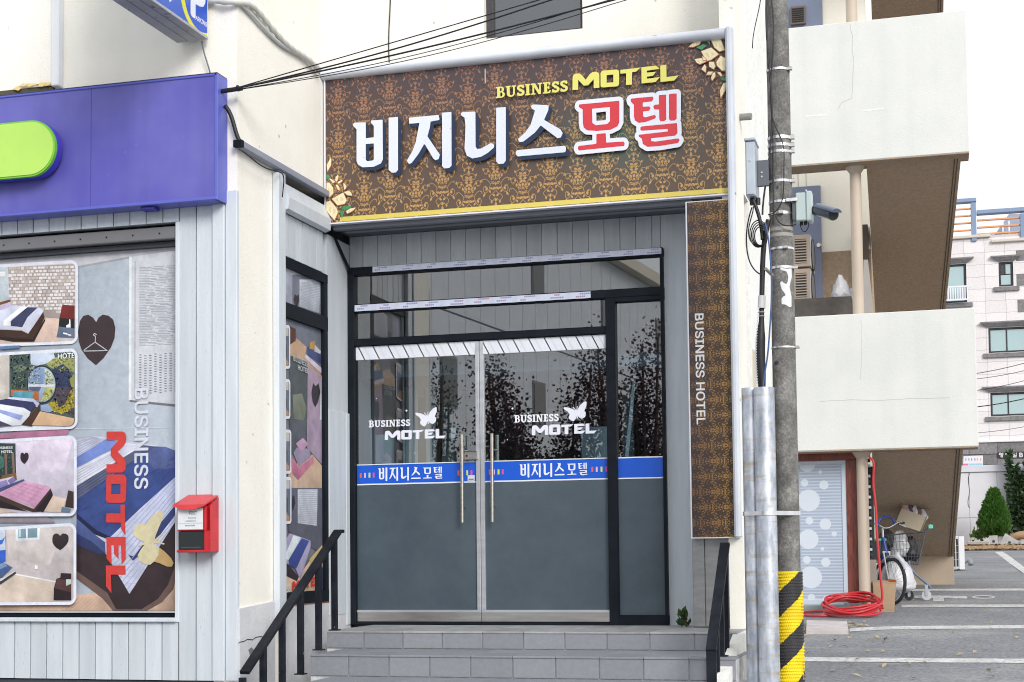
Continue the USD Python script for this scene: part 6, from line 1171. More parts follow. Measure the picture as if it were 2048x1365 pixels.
# ================================================================== hose, bag, bicycle, cart
HOSE = flat('hose_red', (192, 44, 52), .4); 
ya_ = on_g(1703, 1238)[1]; yb_ = EY - .16; hc = on_y(1703, 1219, (ya_ + yb_) / 2); hry = (yb_ - ya_) / 2 - .03; pts = []
for k in range(6):
    r = .37 - .02 * (k % 3); ox, oy = rng.uniform(-.03, .03), rng.uniform(-.05, .05)
    for t in np.linspace(0, 2 * math.pi, 22, endpoint=False): x, y = hc[0] + ox + r * math.cos(t), hc[1] + oy * .5 + hry * math.sin(t) * (r / .37); pts.append((x, y, G(y) + .025 + .02 * k + .07 * (1 + math.sin(t)) + .015 * math.sin(3 * t + k)))
hl2 = on_y(1640, 1217, (ya_ + yb_) / 2 + .05)
for t in np.linspace(.3, 2 * math.pi + 1.2, 26): x, y = hl2[0] + .27 * math.cos(t), hl2[1] + hry * .8 * math.sin(t); pts.append((x, y, G(y) + .022))
solo('hose_coil', tube(spline(pts, 330), .0155, 8), HOSE, 'red rubber hose lying coiled in front of the dotted door', 'hose', smooth=True)
hy = CY_ - .18
solo('hanging_hose', tube(spline([on_y(u, v, hy) for u, v in ((1737, 916), (1741, 917), (1747, 950), (1751, 1008), (1753, 1052), (1758, 1119), (1763, 1174), (1764, 1200), (1757, 1216), (1742, 1222))], 70), .0155, 8), HOSE, 'red hose hanging down from the tan column towards the coil', 'hose', smooth=True)
KRAFT = paint('kraft_paper', (.40, .29, .19), (.34, .24, .155), .85, 5, .002, 20); CARD = paint('cardboard', (.43, .37, .28), (.37, .32, .24), .85, 3)
bgy = CY_ + .05; bl = [on_y(u, v, bgy) for u, v in ((1748, 1222), (1788, 1222), (1793, 1165), (1745, 1163))]
bgz = G(bgy); dpt = .17
pbg = thing('paper_bag', 'open brown paper bag standing beside the bicycle wheel', 'paper bag', ((bl[0][0] + bl[1][0]) / 2, bgy, bgz))
B4 = [(bl[0][0], bgy, bgz), (bl[1][0], bgy, bgz), (bl[1][0], bgy + dpt, bgz), (bl[0][0], bgy + dpt, bgz)]; T4 = [(bl[3][0], bgy - .02, bl[3][2]), (bl[2][0], bgy - .01, bl[2][2]), (bl[2][0] - .01, bgy + dpt + .02, bl[2][2] + .01), (bl[3][0] + .01, bgy + dpt + .02, bl[3][2] + .015)]
mid = [np.array(a) * .5 + np.array(b) * .5 + [0, 0, 0] for a, b in zip(B4, T4)]; mid[0] = mid[0] + [0, .03, 0]; mid[1] = mid[1] + [-.01, .03, 0]
V = [np.array(p) for p in B4] + mid + [np.array(p) for p in T4]; F_ = []
for r_ in range(2):
    for k in range(4): a, b = r_ * 4 + k, r_ * 4 + (k + 1) % 4; F_ += [(a, b, b + 4), (a, b + 4, a + 4)]
V += [(p - np.mean(V[8:12], axis=0)) * .96 + np.mean(V[8:12], axis=0) for p in V[8:12]] + [p + [0, 0, .02] for p in V[:4]]
for k in range(4): a, b = 12 + k, 12 + (k + 1) % 4; F_ += [(a, a + 4, b + 4), (a, b + 4, b), (8 + k, 8 + (k + 1) % 4, b), (8 + k, b, a)]
F_ += [(16, 17, 18), (16, 18, 19), (0, 2, 1), (0, 3, 2)]
part(pbg, 'bag', trimesh.Trimesh(V, F_, process=False), KRAFT); part(pbg, 'orange_rag', hull([np.array(p) * .35 + np.array(q) * .65 + [0, 0, d] for p, q in ((T4[1], T4[2]), (T4[2], T4[1]), (T4[3], T4[2])) for d in (-.03, .025)]), flat('rag_orange', (236, 116, 40), .8))
# bicycle
FC = on_y(1784, 1160, 21.35); wr = .325; FC[2] = G(21.35) + wr
hd_ = math.radians(36); dr_ = np.array([math.sin(hd_), -math.cos(hd_), 0]); lat = np.array([math.cos(hd_), math.sin(hd_), 0]); UPV = np.array([0, 0, 1.])
RC = FC - dr_ * 1.04; RC[2] = G(RC[1]) + wr
TYRE = paint('tyre_rubber', (.018, .018, .019), (.03, .03, .03), .8, 20); CHROME = paint('chrome', (.7, .72, .75), (.55, .57, .6), .2, 9, metal=1.); BLUE = flat('frame_blue', (40, 66, 150), .3); BIKE = flat('frame_silver', (176, 184, 196), .3)
bk = thing('bicycle', 'old silver and blue bicycle leaning among clutter beside the tan column', 'bicycle', (FC[0], FC[1], G(FC[1])))
def wheel(parent, c, r, name='wheel'):
    cir = lambda rr: [c + dr_ * rr * math.cos(t) + UPV * rr * math.sin(t) for t in np.linspace(0, 2 * math.pi, 40)[:-1]]
    w = part(parent, name, tube(cir(r - .024), .024, 8, True), TYRE, smooth=True); part(w, 'rim', tube(cir(r - .052), .009, 6, True), CHROME, smooth=True); part(w, 'hub', cyl(c - lat * .04, c + lat * .04, .018, 12), CHROME)
    part(w, 'spokes', cat_([cyl(c + lat * (.025 if k % 2 else -.025), c + dr_ * (r - .055) * math.cos(t) + UPV * (r - .055) * math.sin(t), .0016, 4) for k, t in enumerate(np.linspace(0, 2 * math.pi, 29)[:-1])]), CHROME, kind='stuff')
wheel(bk, FC, wr); wheel(bk, RC, wr)
head_b, head_t = FC - dr_ * .12 + UPV * .40, FC - dr_ * .19 + UPV * .60
seat_t, bb = FC - dr_ * .70 + UPV * .56, FC - dr_ * .60 - UPV * .04
part(bk, 'frame', cat_([cyl(head_b - (head_t - head_b) * .1, head_t, .02, 12), cyl(head_t - UPV * .03, seat_t - UPV * .05, .016, 12), cyl(head_b, bb, .019, 12), cyl(seat_t, bb, .016, 12), cyl(bb, RC + lat * .05, .01, 8), cyl(bb, RC - lat * .05, .01, 8), cyl(seat_t - UPV * .05, RC + lat * .05, .009, 8), cyl(seat_t - UPV * .05, RC - lat * .05, .009, 8)]), BLUE, smooth=40)
part(bk, 'fork', cat_([cyl(head_b + lat * .045 * s, FC + lat * .05 * s, .011, 10, .008) for s in (-1, 1)] + [cyl(head_b - lat * .06, head_b + lat * .06, .014, 10)]), BIKE, smooth=40)
part(bk, 'stem', cat_([cyl(head_t, head_t + UPV * .12, .014, 12), cyl(head_t + UPV * .12, head_t + UPV * .13 + dr_ * .08, .013, 12)]), CHROME, smooth=40)
hb = head_t + UPV * .13 + dr_ * .08
part(bk, 'handlebar', tube(spline([hb - lat * .30 - dr_ * .06 + UPV * .07, hb - lat * .14 + UPV * .05, hb, hb + lat * .14 + UPV * .05, hb + lat * .30 - dr_ * .06 + UPV * .07], 30), .012, 10), CHROME, smooth=True)
for s in (-1, 1): part(bk, 'grip', cyl(hb + lat * .22 * s - dr_ * .03 + UPV * .065, hb + lat * .34 * s - dr_ * .07 + UPV * .07, .017, 12), TYRE, smooth=40); part(bk, 'brake_lever', cyl(hb + lat * .20 * s + dr_ * .03 + UPV * .05, hb + lat * .31 * s + dr_ * .02 + UPV * .01, .006, 8), CHROME)
part(bk, 'saddle', hull([seat_t + UPV * .12 + d * 1. for d in (dr_ * .13, -dr_ * .1 + lat * .08, -dr_ * .1 - lat * .08, dr_ * .1 + UPV * .03, -dr_ * .11 + lat * .07 + UPV * .05, -dr_ * .11 - lat * .07 + UPV * .05)]), TYRE); part(bk, 'seat_post', cyl(seat_t, seat_t + UPV * .13, .013, 10), CHROME)
part(bk, 'mudguard', tube([FC + dr_ * (wr + .02) * math.cos(t) + UPV * (wr + .02) * math.sin(t) for t in np.linspace(.5, 2.4, 16)], .016, 6), BIKE, smooth=True)
part(bk, 'lock_loop', tube(spline([hb + lat * x + UPV * z for x, z in ((-.12, .02), (-.09, .12), (.05, .15), (.13, .06))], 20), .016, 8), BLUE, smooth=True)
part(bk, 'blue_bar', cyl(head_t - dr_ * .1 - lat * .16 + UPV * .1, head_t - dr_ * .1 - lat * .16 - UPV * .16, .02, 10), flat('bar_blue', (36, 70, 190), .4))
# shopping cart
ky = 22.0; kz = G(ky); kp = lambda u, v, d=0.: on_y(u, v, ky + d)
ct = thing('shopping_cart', 'wire shopping cart with a green handle grip behind the bicycle', 'shopping cart', (kp(1830, 1190)[0], ky, kz)); WIRE = paint('cart_wire', (.07, .08, .10), (.12, .13, .15), .4, 9, metal=.5)
CW = .46
top = [(1768, 1072), (1851, 1063)]; bot = [(1783, 1128), (1836, 1130)]
def quad(v0, t): a, b = kp(*v0[0]), kp(*v0[1]); return [a, b, b + [0, CW * t, 0], a + [0, CW * t, 0]]
Q0, Q1 = quad(top, 1.), quad(bot, .86)
part(ct, 'basket_rim', tube([np.array(p) for p in Q0], .011, 8, True), WIRE); part(ct, 'basket_base', tube([np.array(p) for p in Q1], .008, 6, True), WIRE)
wires = []
for k in range(4):
    n = 11 if k % 2 == 0 else 8
    for i in range(n + 1):
        t = i / n; wires.append(cyl(np.array(Q0[k]) * (1 - t) + np.array(Q0[(k + 1) % 4]) * t, np.array(Q1[k]) * (1 - t) + np.array(Q1[(k + 1) % 4]) * t, .0032, 5))
for j in (.25, .5, .75): wires.append(tube([np.array(a) * (1 - j) + np.array(b) * j for a, b in zip(Q0, Q1)], .0036, 5, True))
for i in range(8): t = i / 7; wires.append(cyl(np.array(Q1[0]) * (1 - t) + np.array(Q1[1]) * t, np.array(Q1[3]) * (1 - t) + np.array(Q1[2]) * t, .003, 5))
part(ct, 'basket_wires', cat_(wires), WIRE, kind='stuff')
for d in (0.0, CW * .86):
    part(ct, 'chassis_bar', tube(spline([kp(1817, 1122, d), kp(1822, 1137, d), kp(1842, 1158, d), kp(1862, 1177, d)], 14), .018, 8), flat('cart_blue', (92, 108, 134), .4), smooth=True); part(ct, 'front_leg', tube([kp(1822, 1137, d), kp(1818, 1160, d), kp(1818, 1182, d)], .013, 8), WIRE)
    part(ct, 'handle_arm', tube([kp(1836, 1130, d), kp(1851, 1063, d), kp(1860, 1050, d)], .012, 8), WIRE)
    for u, v, m_ in ((1853, 1181, flat('castor_grey', (196, 198, 202), .5)), (1818, 1185, TYRE)):
        c = kp(u, v, d); c[2] = kz + .066; w = part(ct, 'wheel', cyl(c + [0, -.02, 0], c + [0, .02, 0], .064, 20), m_, smooth=40); part(w, 'hub', cyl(c + [0, -.024, 0], c + [0, .024, 0], .02, 12), CHROME); part(w, 'fork', cat_([bbx(c[0] - .02, c[0] + .02, c[1] + s * .03 - .004, c[1] + s * .03 + .004, c[2], c[2] + .13, .002) for s in (-1, 1)] + [bbx(c[0] - .022, c[0] + .022, c[1] - .034, c[1] + .034, c[2] + .13, c[2] + .15, .002)]), BIKE)
part(ct, 'handle', cyl(kp(1861, 1051), kp(1861, 1051, CW), .015, 12), flat('handle_grey', (180, 178, 178), .5)); part(ct, 'grip', bbx(*sum([[kp(1858, 1055)[i] + a, kp(1858, 1055)[i] + b] for i, (a, b) in enumerate(((-.01, .055), (-.02, .05), (-.02, .035)))], []), .008), flat('grip_green', (112, 214, 186), .5))
# cardboard box tilted in the cart
cbx = thing('cardboard_box', 'tilted open cardboard box sticking out of the shopping cart', 'cardboard box', kp(1815, 1065))
qb = [on_y(1690 + x / 5.69, 990 + y / 5.69, ky + .06) for x, y in ((640, 150), (928, 255), (855, 425), (565, 330))]; dv = np.array([.03, .30, .05])
def panel(pts, mat, nm): part(cbx, nm, hull([np.array(p) + np.array(o) for p in pts for o in ((0, 0, 0), (0, .006, .0))]), mat)
panel(qb, CARD, 'front_side'); panel([p + dv for p in qb], CARD, 'back_side'); part(cbx, 'left_side', hull([qb[0], qb[3], qb[0] + dv, qb[3] + dv, qb[0] + [.006, 0, 0], qb[3] + [.006, 0, 0], qb[0] + dv + [.006, 0, 0], qb[3] + dv + [.006, 0, 0]]), CARD); part(cbx, 'right_side', hull([qb[1], qb[2], qb[1] + dv, qb[2] + dv, qb[1] - [.006, 0, 0], qb[2] - [.006, 0, 0], qb[1] + dv - [.006, 0, 0], qb[2] + dv - [.006, 0, 0]]), CARD)
part(cbx, 'bottom', hull([qb[2], qb[3], qb[2] + dv, qb[3] + dv, qb[2] + [0, 0, .006], qb[3] + [0, 0, .006], qb[2] + dv + [0, 0, .006], qb[3] + dv + [0, 0, .006]]), CARD)
part(cbx, 'flap', hull([qb[0] + dv, qb[1] + dv, qb[0] + dv + [.03, .02, .07], qb[1] + dv + [.02, .02, .06], qb[0] + dv + [0, .006, 0], qb[1] + dv + [0, .006, 0]]), flat('flap_grey', (150, 144, 140), .85))
for k, c in enumerate(((206, 176, 178), (96, 84, 104), (216, 214, 220), (120, 96, 96), (190, 186, 196))):
    t = .12 + .17 * k; p = qb[0] * (1 - t) + qb[1] * t + dv * .5; solo('waste_paper', bag(p - [0, 0, .10], .15, .16, 11 + k), flat(f'waste_{k}', c, .8), ['pinkish crumpled scrap at the left of the open cardboard box', 'dark purple scrap inside the open cardboard box', 'white crumpled scrap in the middle of the cardboard box', 'brownish scrap inside the cardboard box', 'pale lilac scrap at the right of the cardboard box'][k], 'scrap', smooth=True)
for (u, v, w, h, sd_, mat, lab) in ((1800, 1120, .34, .42, 21, BAG, 'bulging clear plastic bag inside the wire shopping cart'), (1822, 1124, .26, .36, 23, flat('sack_black', (26, 27, 30), .5), 'black sack inside the wire shopping cart'), (1774, 1106, .30, .36, 25, flat('sack_dark', (44, 44, 46), .6), 'dark sack at the left end of the shopping cart')):
    p = kp(u, v, CW * .45); solo('refuse_sack', bag(p, w, h, sd_), mat, lab, 'sack', smooth=True)
p = kp(1796, 1196, -.12); p[2] = G(p[1]) + .1; solo('refuse_sack', bag(p, .5, .55, 31), flat('sack_white', (206, 206, 212), .4), 'white sack on the ground behind the bicycle wheel', 'sack', smooth=True)
bky = 21.6; bk0 = on_y(1757, 1122, bky); bkt = on_y(1757, 1082, bky)
bu = thing('bucket', 'dark bucket with a green lid beside the hanging red hose', 'bucket', bk0); part(bu, 'body', cyl(bk0, bkt, .085, 24, .1), flat('bucket_dark', (70, 72, 76), .5), smooth=40); part(bu, 'lid', cyl(bkt, bkt + [0, 0, .03], .108, 24), flat('lid_green', (70, 186, 150), .5), smooth=40)
stl = part(bu, 'stool', cat_([bbx(bk0[0] - .16, bk0[0] + .14, bky - .14, bky + .14, bk0[2] - .03, bk0[2] - .002, .004)] + [bx(bk0[0] + a - .015, bk0[0] + a + .015, bky + b - .015, bky + b + .015, G(bky), bk0[2] - .03) for a in (-.13, .11) for b in (-.11, .11)]), flat('stool_wood', (120, 104, 90), .8))

# ================================================================== back of the lot
ag = on_g(1920, 1142); AY = ag[1]; 
aw0, aw1 = on_y(1893, 1100, AY)[0], on_y(1918, 1100, AY)[0]; ah = on_y(1915, 1073, AY)[2]
ac = thing('air_conditioner', 'white outdoor air conditioner unit standing at the corner of the stair tower', 'air conditioner', ((aw0 + aw1) / 2, AY, ag[2]))
part(ac, 'casing', bbx(aw0, aw1, AY, AY + .32, ag[2] + .03, ah, .012), acw); part(ac, 'side_panel', hull([(aw1 + .001, AY - .01, ag[2] + .03), (aw1 + .10, AY + .05, ag[2] + .03), (aw1 + .10, AY + .33, ag[2] + .03), (aw1 + .001, AY - .01, ah), (aw1 + .10, AY + .05, ah), (aw1 + .10, AY + .33, ah)]), acw)
for k in range(4): z0 = ag[2] + .08 + (ah - ag[2] - .12) * k / 4; part(ac, 'grille', bx(aw0 + .02, aw1 - .015, AY - .006, AY - .001, z0, z0 + (ah - ag[2]) * .19), acd)
for k in (.35, .7): part(ac, 'grille_bar', bx(aw0 + (aw1 - aw0) * k, aw0 + (aw1 - aw0) * k + .016, AY - .012, AY - .006, ag[2] + .06, ah - .04), acw)
for x in (aw0 + .04, aw1 - .02): part(ac, 'foot', bx(x - .03, x + .03, AY, AY + .3, ag[2] - .02, ag[2] + .03), acd)
ap = on_y(1927, 1124, AY + .2); solo('insulated_pipe', tube(spline([ap, on_y(1936, 1120, AY + .2), on_y(1942, 1130, AY + .15)], 12), .05, 10), flat('pipe_wrap', (140, 146, 152), .7), 'short insulated pipe beside the white outdoor unit', 'pipe', smooth=True)
WY = 46.0; wz1 = on_y(1960, 931, WY)[2]; wz2 = on_y(1960, 944.5, WY)[2]; wx0, wx1 = on_y(1780, 1000, WY)[0], on_y(2200, 1000, WY)[0]
WALLM = paint('lot_wall_paint', (.60, .60, .64), (.54, .54, .58), .85, .6, .004, 20)
lw_ = thing('boundary_wall', 'pale painted boundary wall with a flat coping behind the parking lot', 'wall', ((wx0 + wx1) / 2, WY, G(WY)))
sx = [on_y(u, 1000, WY)[0] for u in (1780, 1880, 1939, 1995, 2060, 2130, 2200)]; zmid = on_y(1950, 1036, WY)[2]
for i in range(6):
    for z0, z1 in ((G(WY) - .2, zmid - .006), (zmid + .006, wz2 - .01)): part(lw_, 'panel', bx(sx[i] + .004, sx[i + 1] - .004, WY + rng.uniform(0, .006), WY + .25, z0, z1), WALLM)
part(lw_, 'coping', bbx(wx0, wx1, WY - .05, WY + .3, wz2, wz1, .01), flat('coping_pale', (206, 208, 216), .8)); part(lw_, 'core', bx(wx0, wx1, WY + .03, WY + .24, G(WY) - .2, wz2), flat('wall_core', (120, 120, 126), .9))
part(lw_, 'crack', tube(spline([on_y(u, v, WY - .002) for u, v in ((1940, 946), (1937, 965), (1939, 985), (1936, 1005), (1939, 1016))], 20), .008, 4), BACK)
# planting strip
sy0 = on_g(1990, 1101)[1]; SOIL = paint('soil_litter', (.26, .17, .10), (.40, .30, .20), .95, 12, .02, 12)
solo('planting_strip', bx(on_y(1900, 1090, sy0)[0], wx1, sy0, WY, G(sy0) - .1, G(WY) + .02), SOIL, 'brown soil strip along the foot of the boundary wall', kind='structure')
lp = [np.array([rng.uniform(on_y(1925, 1090, sy0)[0], on_y(2060, 1090, sy0)[0]), sy0 + abs(rng.gauss(0, .6)) - .3, 0]) for _ in range(420)]
solo('leaf_litter', leaf_quads([np.array([p[0], p[1], (G(WY) + .04) if p[1] > sy0 else G(p[1]) + .03]) for p in lp], .06), leafm[0], 'orange brown leaf litter along the planting strip', 'leaves', kind='stuff')
def block(px, lab, y):
    P_ = [on_y(u, v, y) for u, v in px]; b = thing('concrete_block', lab, 'concrete block', P_[0], None)
    c = np.mean(P_, axis=0); part(b, 'block', hull([p + [0, d, 0] for p in P_ for d in (0, .2)]), paint('block_grey', (.42, .42, .42), (.34, .34, .335), .9, 6, .004, 40)); part(b, 'hole', cyl(c + [0, -.004, 0], c + [0, .002, 0], .04, 14), BACK)
by = sy0 + .4
block([(1978, 1072), (1995, 1071), (1994, 1096), (1982, 1094)], 'upright grey concrete block below the conifer', by); block([(2011, 1067), (2038, 1083), (2030, 1099), (1997, 1094)], 'large tilted concrete block with a dark hole', by); block([(2039, 1084), (2062, 1074), (2064, 1092), (2046, 1092)], 'concrete block at the right edge, beyond the tilted one', by)
part_log = tube([on_y(2024, 1077, by + .6), on_y(2040, 1071, by + .6), on_y(2070, 1068, by + .6)], .11, 8); solo('log', part_log, paint('log_bark', (.26, .16, .09), (.34, .22, .13), .9, 6, .01, 20), 'brown log lying behind the tilted concrete block', 'log', smooth=True)
curb = bbx(on_y(1935, 1080, by)[0], on_y(1978, 1080, by)[0], by, by + .3, G(by) - .1, on_y(1950, 1083, by)[2], .02); solo('kerb_stone', curb, flat('kerb_pale', (164, 160, 154), .9), 'pale kerb stone left of the upright concrete block', 'kerb')
# foliage
def leafmat(name, c1, c2): return usdkit.material(stage, '/World/Looks/' + name, {'oi': ('geometry', {}), 'r': ('rgb_ramp', {'ramp': [(0, c1), (1, c2)]}), 'p': ('principled_bsdf', {'roughness': .5}), 't': ('translucent_bsdf', {}), 'm': ('mix_closure', {'fac': .3})}, [('oi.random_per_island', 'r.fac'), ('r.color', 'p.base_color'), ('r.color', 't.color'), ('p.BSDF', 'm.closure1'), ('t.BSDF', 'm.closure2')], surface='m.closure')
def leaves(C, D, size, asp=.45):
    """one pointed leaf per centre C with direction D"""
    n = len(C); D = D / np.linalg.norm(D, axis=1, keepdims=True); R1 = nrs.normal(size=(n, 3)); S_ = np.cross(D, R1); S_ /= np.linalg.norm(S_, axis=1, keepdims=True); l = size * nrs.uniform(.7, 1.3, (n, 1)); w = l * asp
    V = np.stack([C, C + D * l * .5 + S_ * w * .5, C + D * l, C + D * l * .5 - S_ * w * .5], 1).reshape(-1, 3); k = np.arange(n)[:, None] * 4
    return trimesh.Trimesh(V, np.vstack([np.hstack([k, k + 1, k + 2]), np.hstack([k, k + 2, k + 3])]), process=False)
CY2 = WY - 1.4; tb_, tt_ = on_y(1990, 1074, CY2), on_y(1989, 986, CY2); hT = tt_[2] - tb_[2]; wT = (on_y(2017, 1040, CY2)[0] - on_y(1963, 1040, CY2)[0]) / 2
n = 7000; h = nrs.uniform(0, 1, n) ** 1.25; prof = np.interp(h, [0, .12, .3, .55, .8, 1.0], [.62, .9, 1.0, .74, .36, .04]); a = nrs.uniform(0, 2 * math.pi, n); lump = 1 + .22 * (meshkit.noise(np.c_[np.cos(a) * 3, np.sin(a) * 3, h * 9]) - .4); r = wT * prof * lump * nrs.uniform(.45, 1.0, n) ** .5
C = np.c_[tb_[0] + r * np.cos(a), CY2 + r * np.sin(a), tb_[2] + h * hT]; Dv = np.c_[np.cos(a) * .6, np.sin(a) * .6, np.full(n, 1.)] + nrs.normal(size=(n, 3)) * .25
cn = thing('conifer', 'small bright green conical conifer against the pale boundary wall', 'tree', (tb_[0], CY2, G(CY2))); part(cn, 'trunk', cyl((tb_[0], CY2, G(CY2)), (tb_[0], CY2, tb_[2] + hT * .7), .06, 10, .02), paint('bark', (.10, .07, .05), rough=.9)); part(cn, 'crown', leaves(C, Dv, .17, .5), leafmat('conifer_leaf', (.05, .13, .02), (.16, .34, .05)))
VY = WY - .15; P_ = []
for (u0, v0, u1, v1, sp, nn) in ((2017, 905, 2021, 1000, 4, 260), (2033, 930, 2036, 985, 4, 130), (2046, 948, 2040, 1070, 14, 800), (2026, 985, 2030, 1060, 9, 420), (2060, 920, 2060, 1060, 14, 600)):
    for _ in range(nn): t = rng.random(); P_.append(on_y(u0 + (u1 - u0) * t + rng.gauss(0, sp * (.35 + .6 * t)), v0 + (v1 - v0) * t, VY - rng.uniform(0, .35)))
P_ = np.array(P_); iv = thing('climbing_plant', 'dark green climbing plant with tall shoots at the right of the boundary wall', 'plant', (on_y(2040, 1070, VY)[0], VY, G(VY)))
part(iv, 'leaves', leaves(P_, nrs.normal(size=(len(P_), 3)) + [0, -.3, .4], .15, .6), leafmat('ivy_leaf', (.025, .055, .02), (.12, .19, .05)))
for (u0, v0, u1, v1) in ((2017, 903, 2030, 1072), (2033, 928, 2038, 1072), (2050, 940, 2042, 1072)): part(iv, 'stem', tube(spline([on_y(u0, v0, VY - .1), on_y((u0 + u1) / 2 + 2, (v0 + v1) / 2, VY - .12), on_y(u1, v1, VY - .1)], 14), .016, 6), paint('bark', (.1, .07, .05)))
P_ = np.array([on_y(1958 + rng.gauss(0, 7), 1072 + rng.gauss(0, 4), WY - .9 + rng.uniform(-.2, .2)) for _ in range(140)]); sp_ = thing('low_plant', 'low yellowish green weeds left of the conifer', 'plant', on_y(1958, 1080, WY - .9)); part(sp_, 'leaves', leaves(P_, nrs.normal(size=(140, 3)) + [0, 0, .8], .16, .6), leafmat('weed_leaf', (.12, .19, .05), (.3, .34, .1)))
# weed by the door
wb = on_y(1374, 1256, 10.75); wb[2] = LAND; C, Dd = [], []
for _ in range(34): a = rng.uniform(0, 6.28); e = rng.uniform(.1, 1.4); C.append(wb + [rng.uniform(-.035, .01), rng.uniform(-.05, .02), rng.uniform(0, .10)]); Dd.append((math.cos(a) * .7 - .2, math.sin(a) * .7 - .5, e))
wd = thing('weed', 'small leafy weed sprouting at the corner of the landing', 'plant', wb); part(wd, 'leaves', leaves(np.array(C), np.array(Dd), .065, .6), leafmat('door_weed', (.05, .10, .03), (.13, .22, .06))); part(wd, 'stem', cyl(wb, wb + [-.01, -.01, .12], .004, 6), paint('stem_red', (.2, .08, .06)))

# ================================================================== apartment block behind
BY = 58.0; ay = lambda u, v, d=0.: on_y(u, v, BY + d)
GRAN = [paint(f'pale_granite_{i}', tuple(np.array((.71, .68, .69)) * k), tuple(np.array((.64, .61, .62)) * k), .75, 14, speck=(60, .62, (.52, .49, .5))) for i, k in enumerate((1., .96, 1.04))]; DKG = [paint(f'dark_granite_{i}', tuple(np.array((.20, .19, .20)) * k), tuple(np.array((.13, .125, .13)) * k), .6, 10) for i, k in enumerate((1., .85, 1.15))]
ab = thing('apartment_building', 'pale granite apartment building with dark window cornices and a roof pergola', 'building', (ay(1990, 900)[0], BY, G(BY)))
def A(name, m, mat, **k): return part(ab, name, m, mat, **k)
ax0, ax1 = ay(1840, 700)[0], ay(2210, 700)[0]; at = ay(1990, 470)[2]; am = ay(1990, 884)[2]
WIN = [(1886, 1933, 529, 606), (1997.5, 2026.5, 524, 573), (1977, 2056, 655, 705), (1981, 2058, 785, 832)]
def wbox(w): a, b = ay(w[0], (w[2] + w[3]) / 2), ay(w[1], (w[2] + w[3]) / 2); return a[0], ay((w[0] + w[1]) / 2, w[3])[2], b[0], ay((w[0] + w[1]) / 2, w[2])[2]
holes = unary_union([sbox(*wbox(w)) for w in WIN])
wall_ = A('wall', cat_([ex_y(sbox(ax0, am, ax1, at).difference(holes), BY + .03, BY + .15), bx(ax0, ax1, BY + .151, BY + 8, G(BY), at)]), flat('joint_grey', (204, 197, 198), .9))
cw = ay(1971, 600)[0] - ay(1930.5, 600)[0]; rh = (ay(1971, 505)[2] - ay(1971, 627)[2]) / 5
dk = [(2032, 2072, 500.5, 521.5), (2033, 2073, 547.5, 571.5), (2035, 2075, 599, 624.5)]; dkb = unary_union([sbox(*wbox(w)) for w in dk])
x = ay(1930.5, 600)[0] - 3 * cw; ci = 0
zrow = ay(1971, 505)[2]
while x < ax1:
    z = zrow + 1 * rh; ri = 0
    z = z - 0
    rows = [zrow + rh * k for k in range(2, -17, -1)]
    for z in rows:
        z0, z1 = max(z, am + .004), min(z + rh, at - .1)
        if z1 - z0 < .05: continue
        g = sbox(x + .004, z0 + .004, x + cw - .004, z1 - .004).difference(holes).difference(dkb)
        if not g.is_empty: part(wall_, 'stone_panel', ex_y(g, BY + rng.uniform(0, .006), BY + .03), GRAN[rng.randrange(3)])
    x += cw
for w in dk: q = wbox(w); part(wall_, 'dark_stone', bx(q[0] + .01, q[2], BY - .004, BY + .03, q[1] + .008, q[3] - .008), DKG[0])
x = ay(1885, 900)[0]
while x < ax1:
    for v0, v1 in ((884, 909), (909.8, 930.5), (931, 960)): part(wall_, 'base_stone', bx(x + .006, x + cw * 1.35 - .006, BY - .02, BY + .03, ay(1960, v1)[2] + .006, ay(1960, v0)[2] - .006), DKG[rng.randrange(3)])
    x += cw * 1.35
A('base_wall', bx(ax0, ax1, BY + .028, BY + .2, G(BY) - .1, am - .01), DKG[1]); A('base_ledge', bbx(ax0, ax1, BY - .08, BY + .0, am - .02, am + .05, .01), GRAN[0])
A('roof_coping', bbx(ax0, ay(1981, 470)[0], BY - .12, BY + .3, at - .08, at + .03, .02), flat('coping_cream', (206, 198, 188), .8)); A('roof_coping', bbx(ay(1981, 470)[0] + .01, ax1, BY - .12, BY + .3, at - .30, at - .19, .02), flat('coping_cream', (206, 198, 188), .8))
AF = flat('frame_black', (44, 46, 52), .4); AG = usdkit.material(stage, '/World/Looks/far_window', {'p': ('principled_bsdf', {'base_color': (.34, .46, .48), 'roughness': .08, 'specular_ior_level': .8})}, [], surface='p.BSDF'); AGD = flat('far_dark_glass', (60, 64, 66), .1)
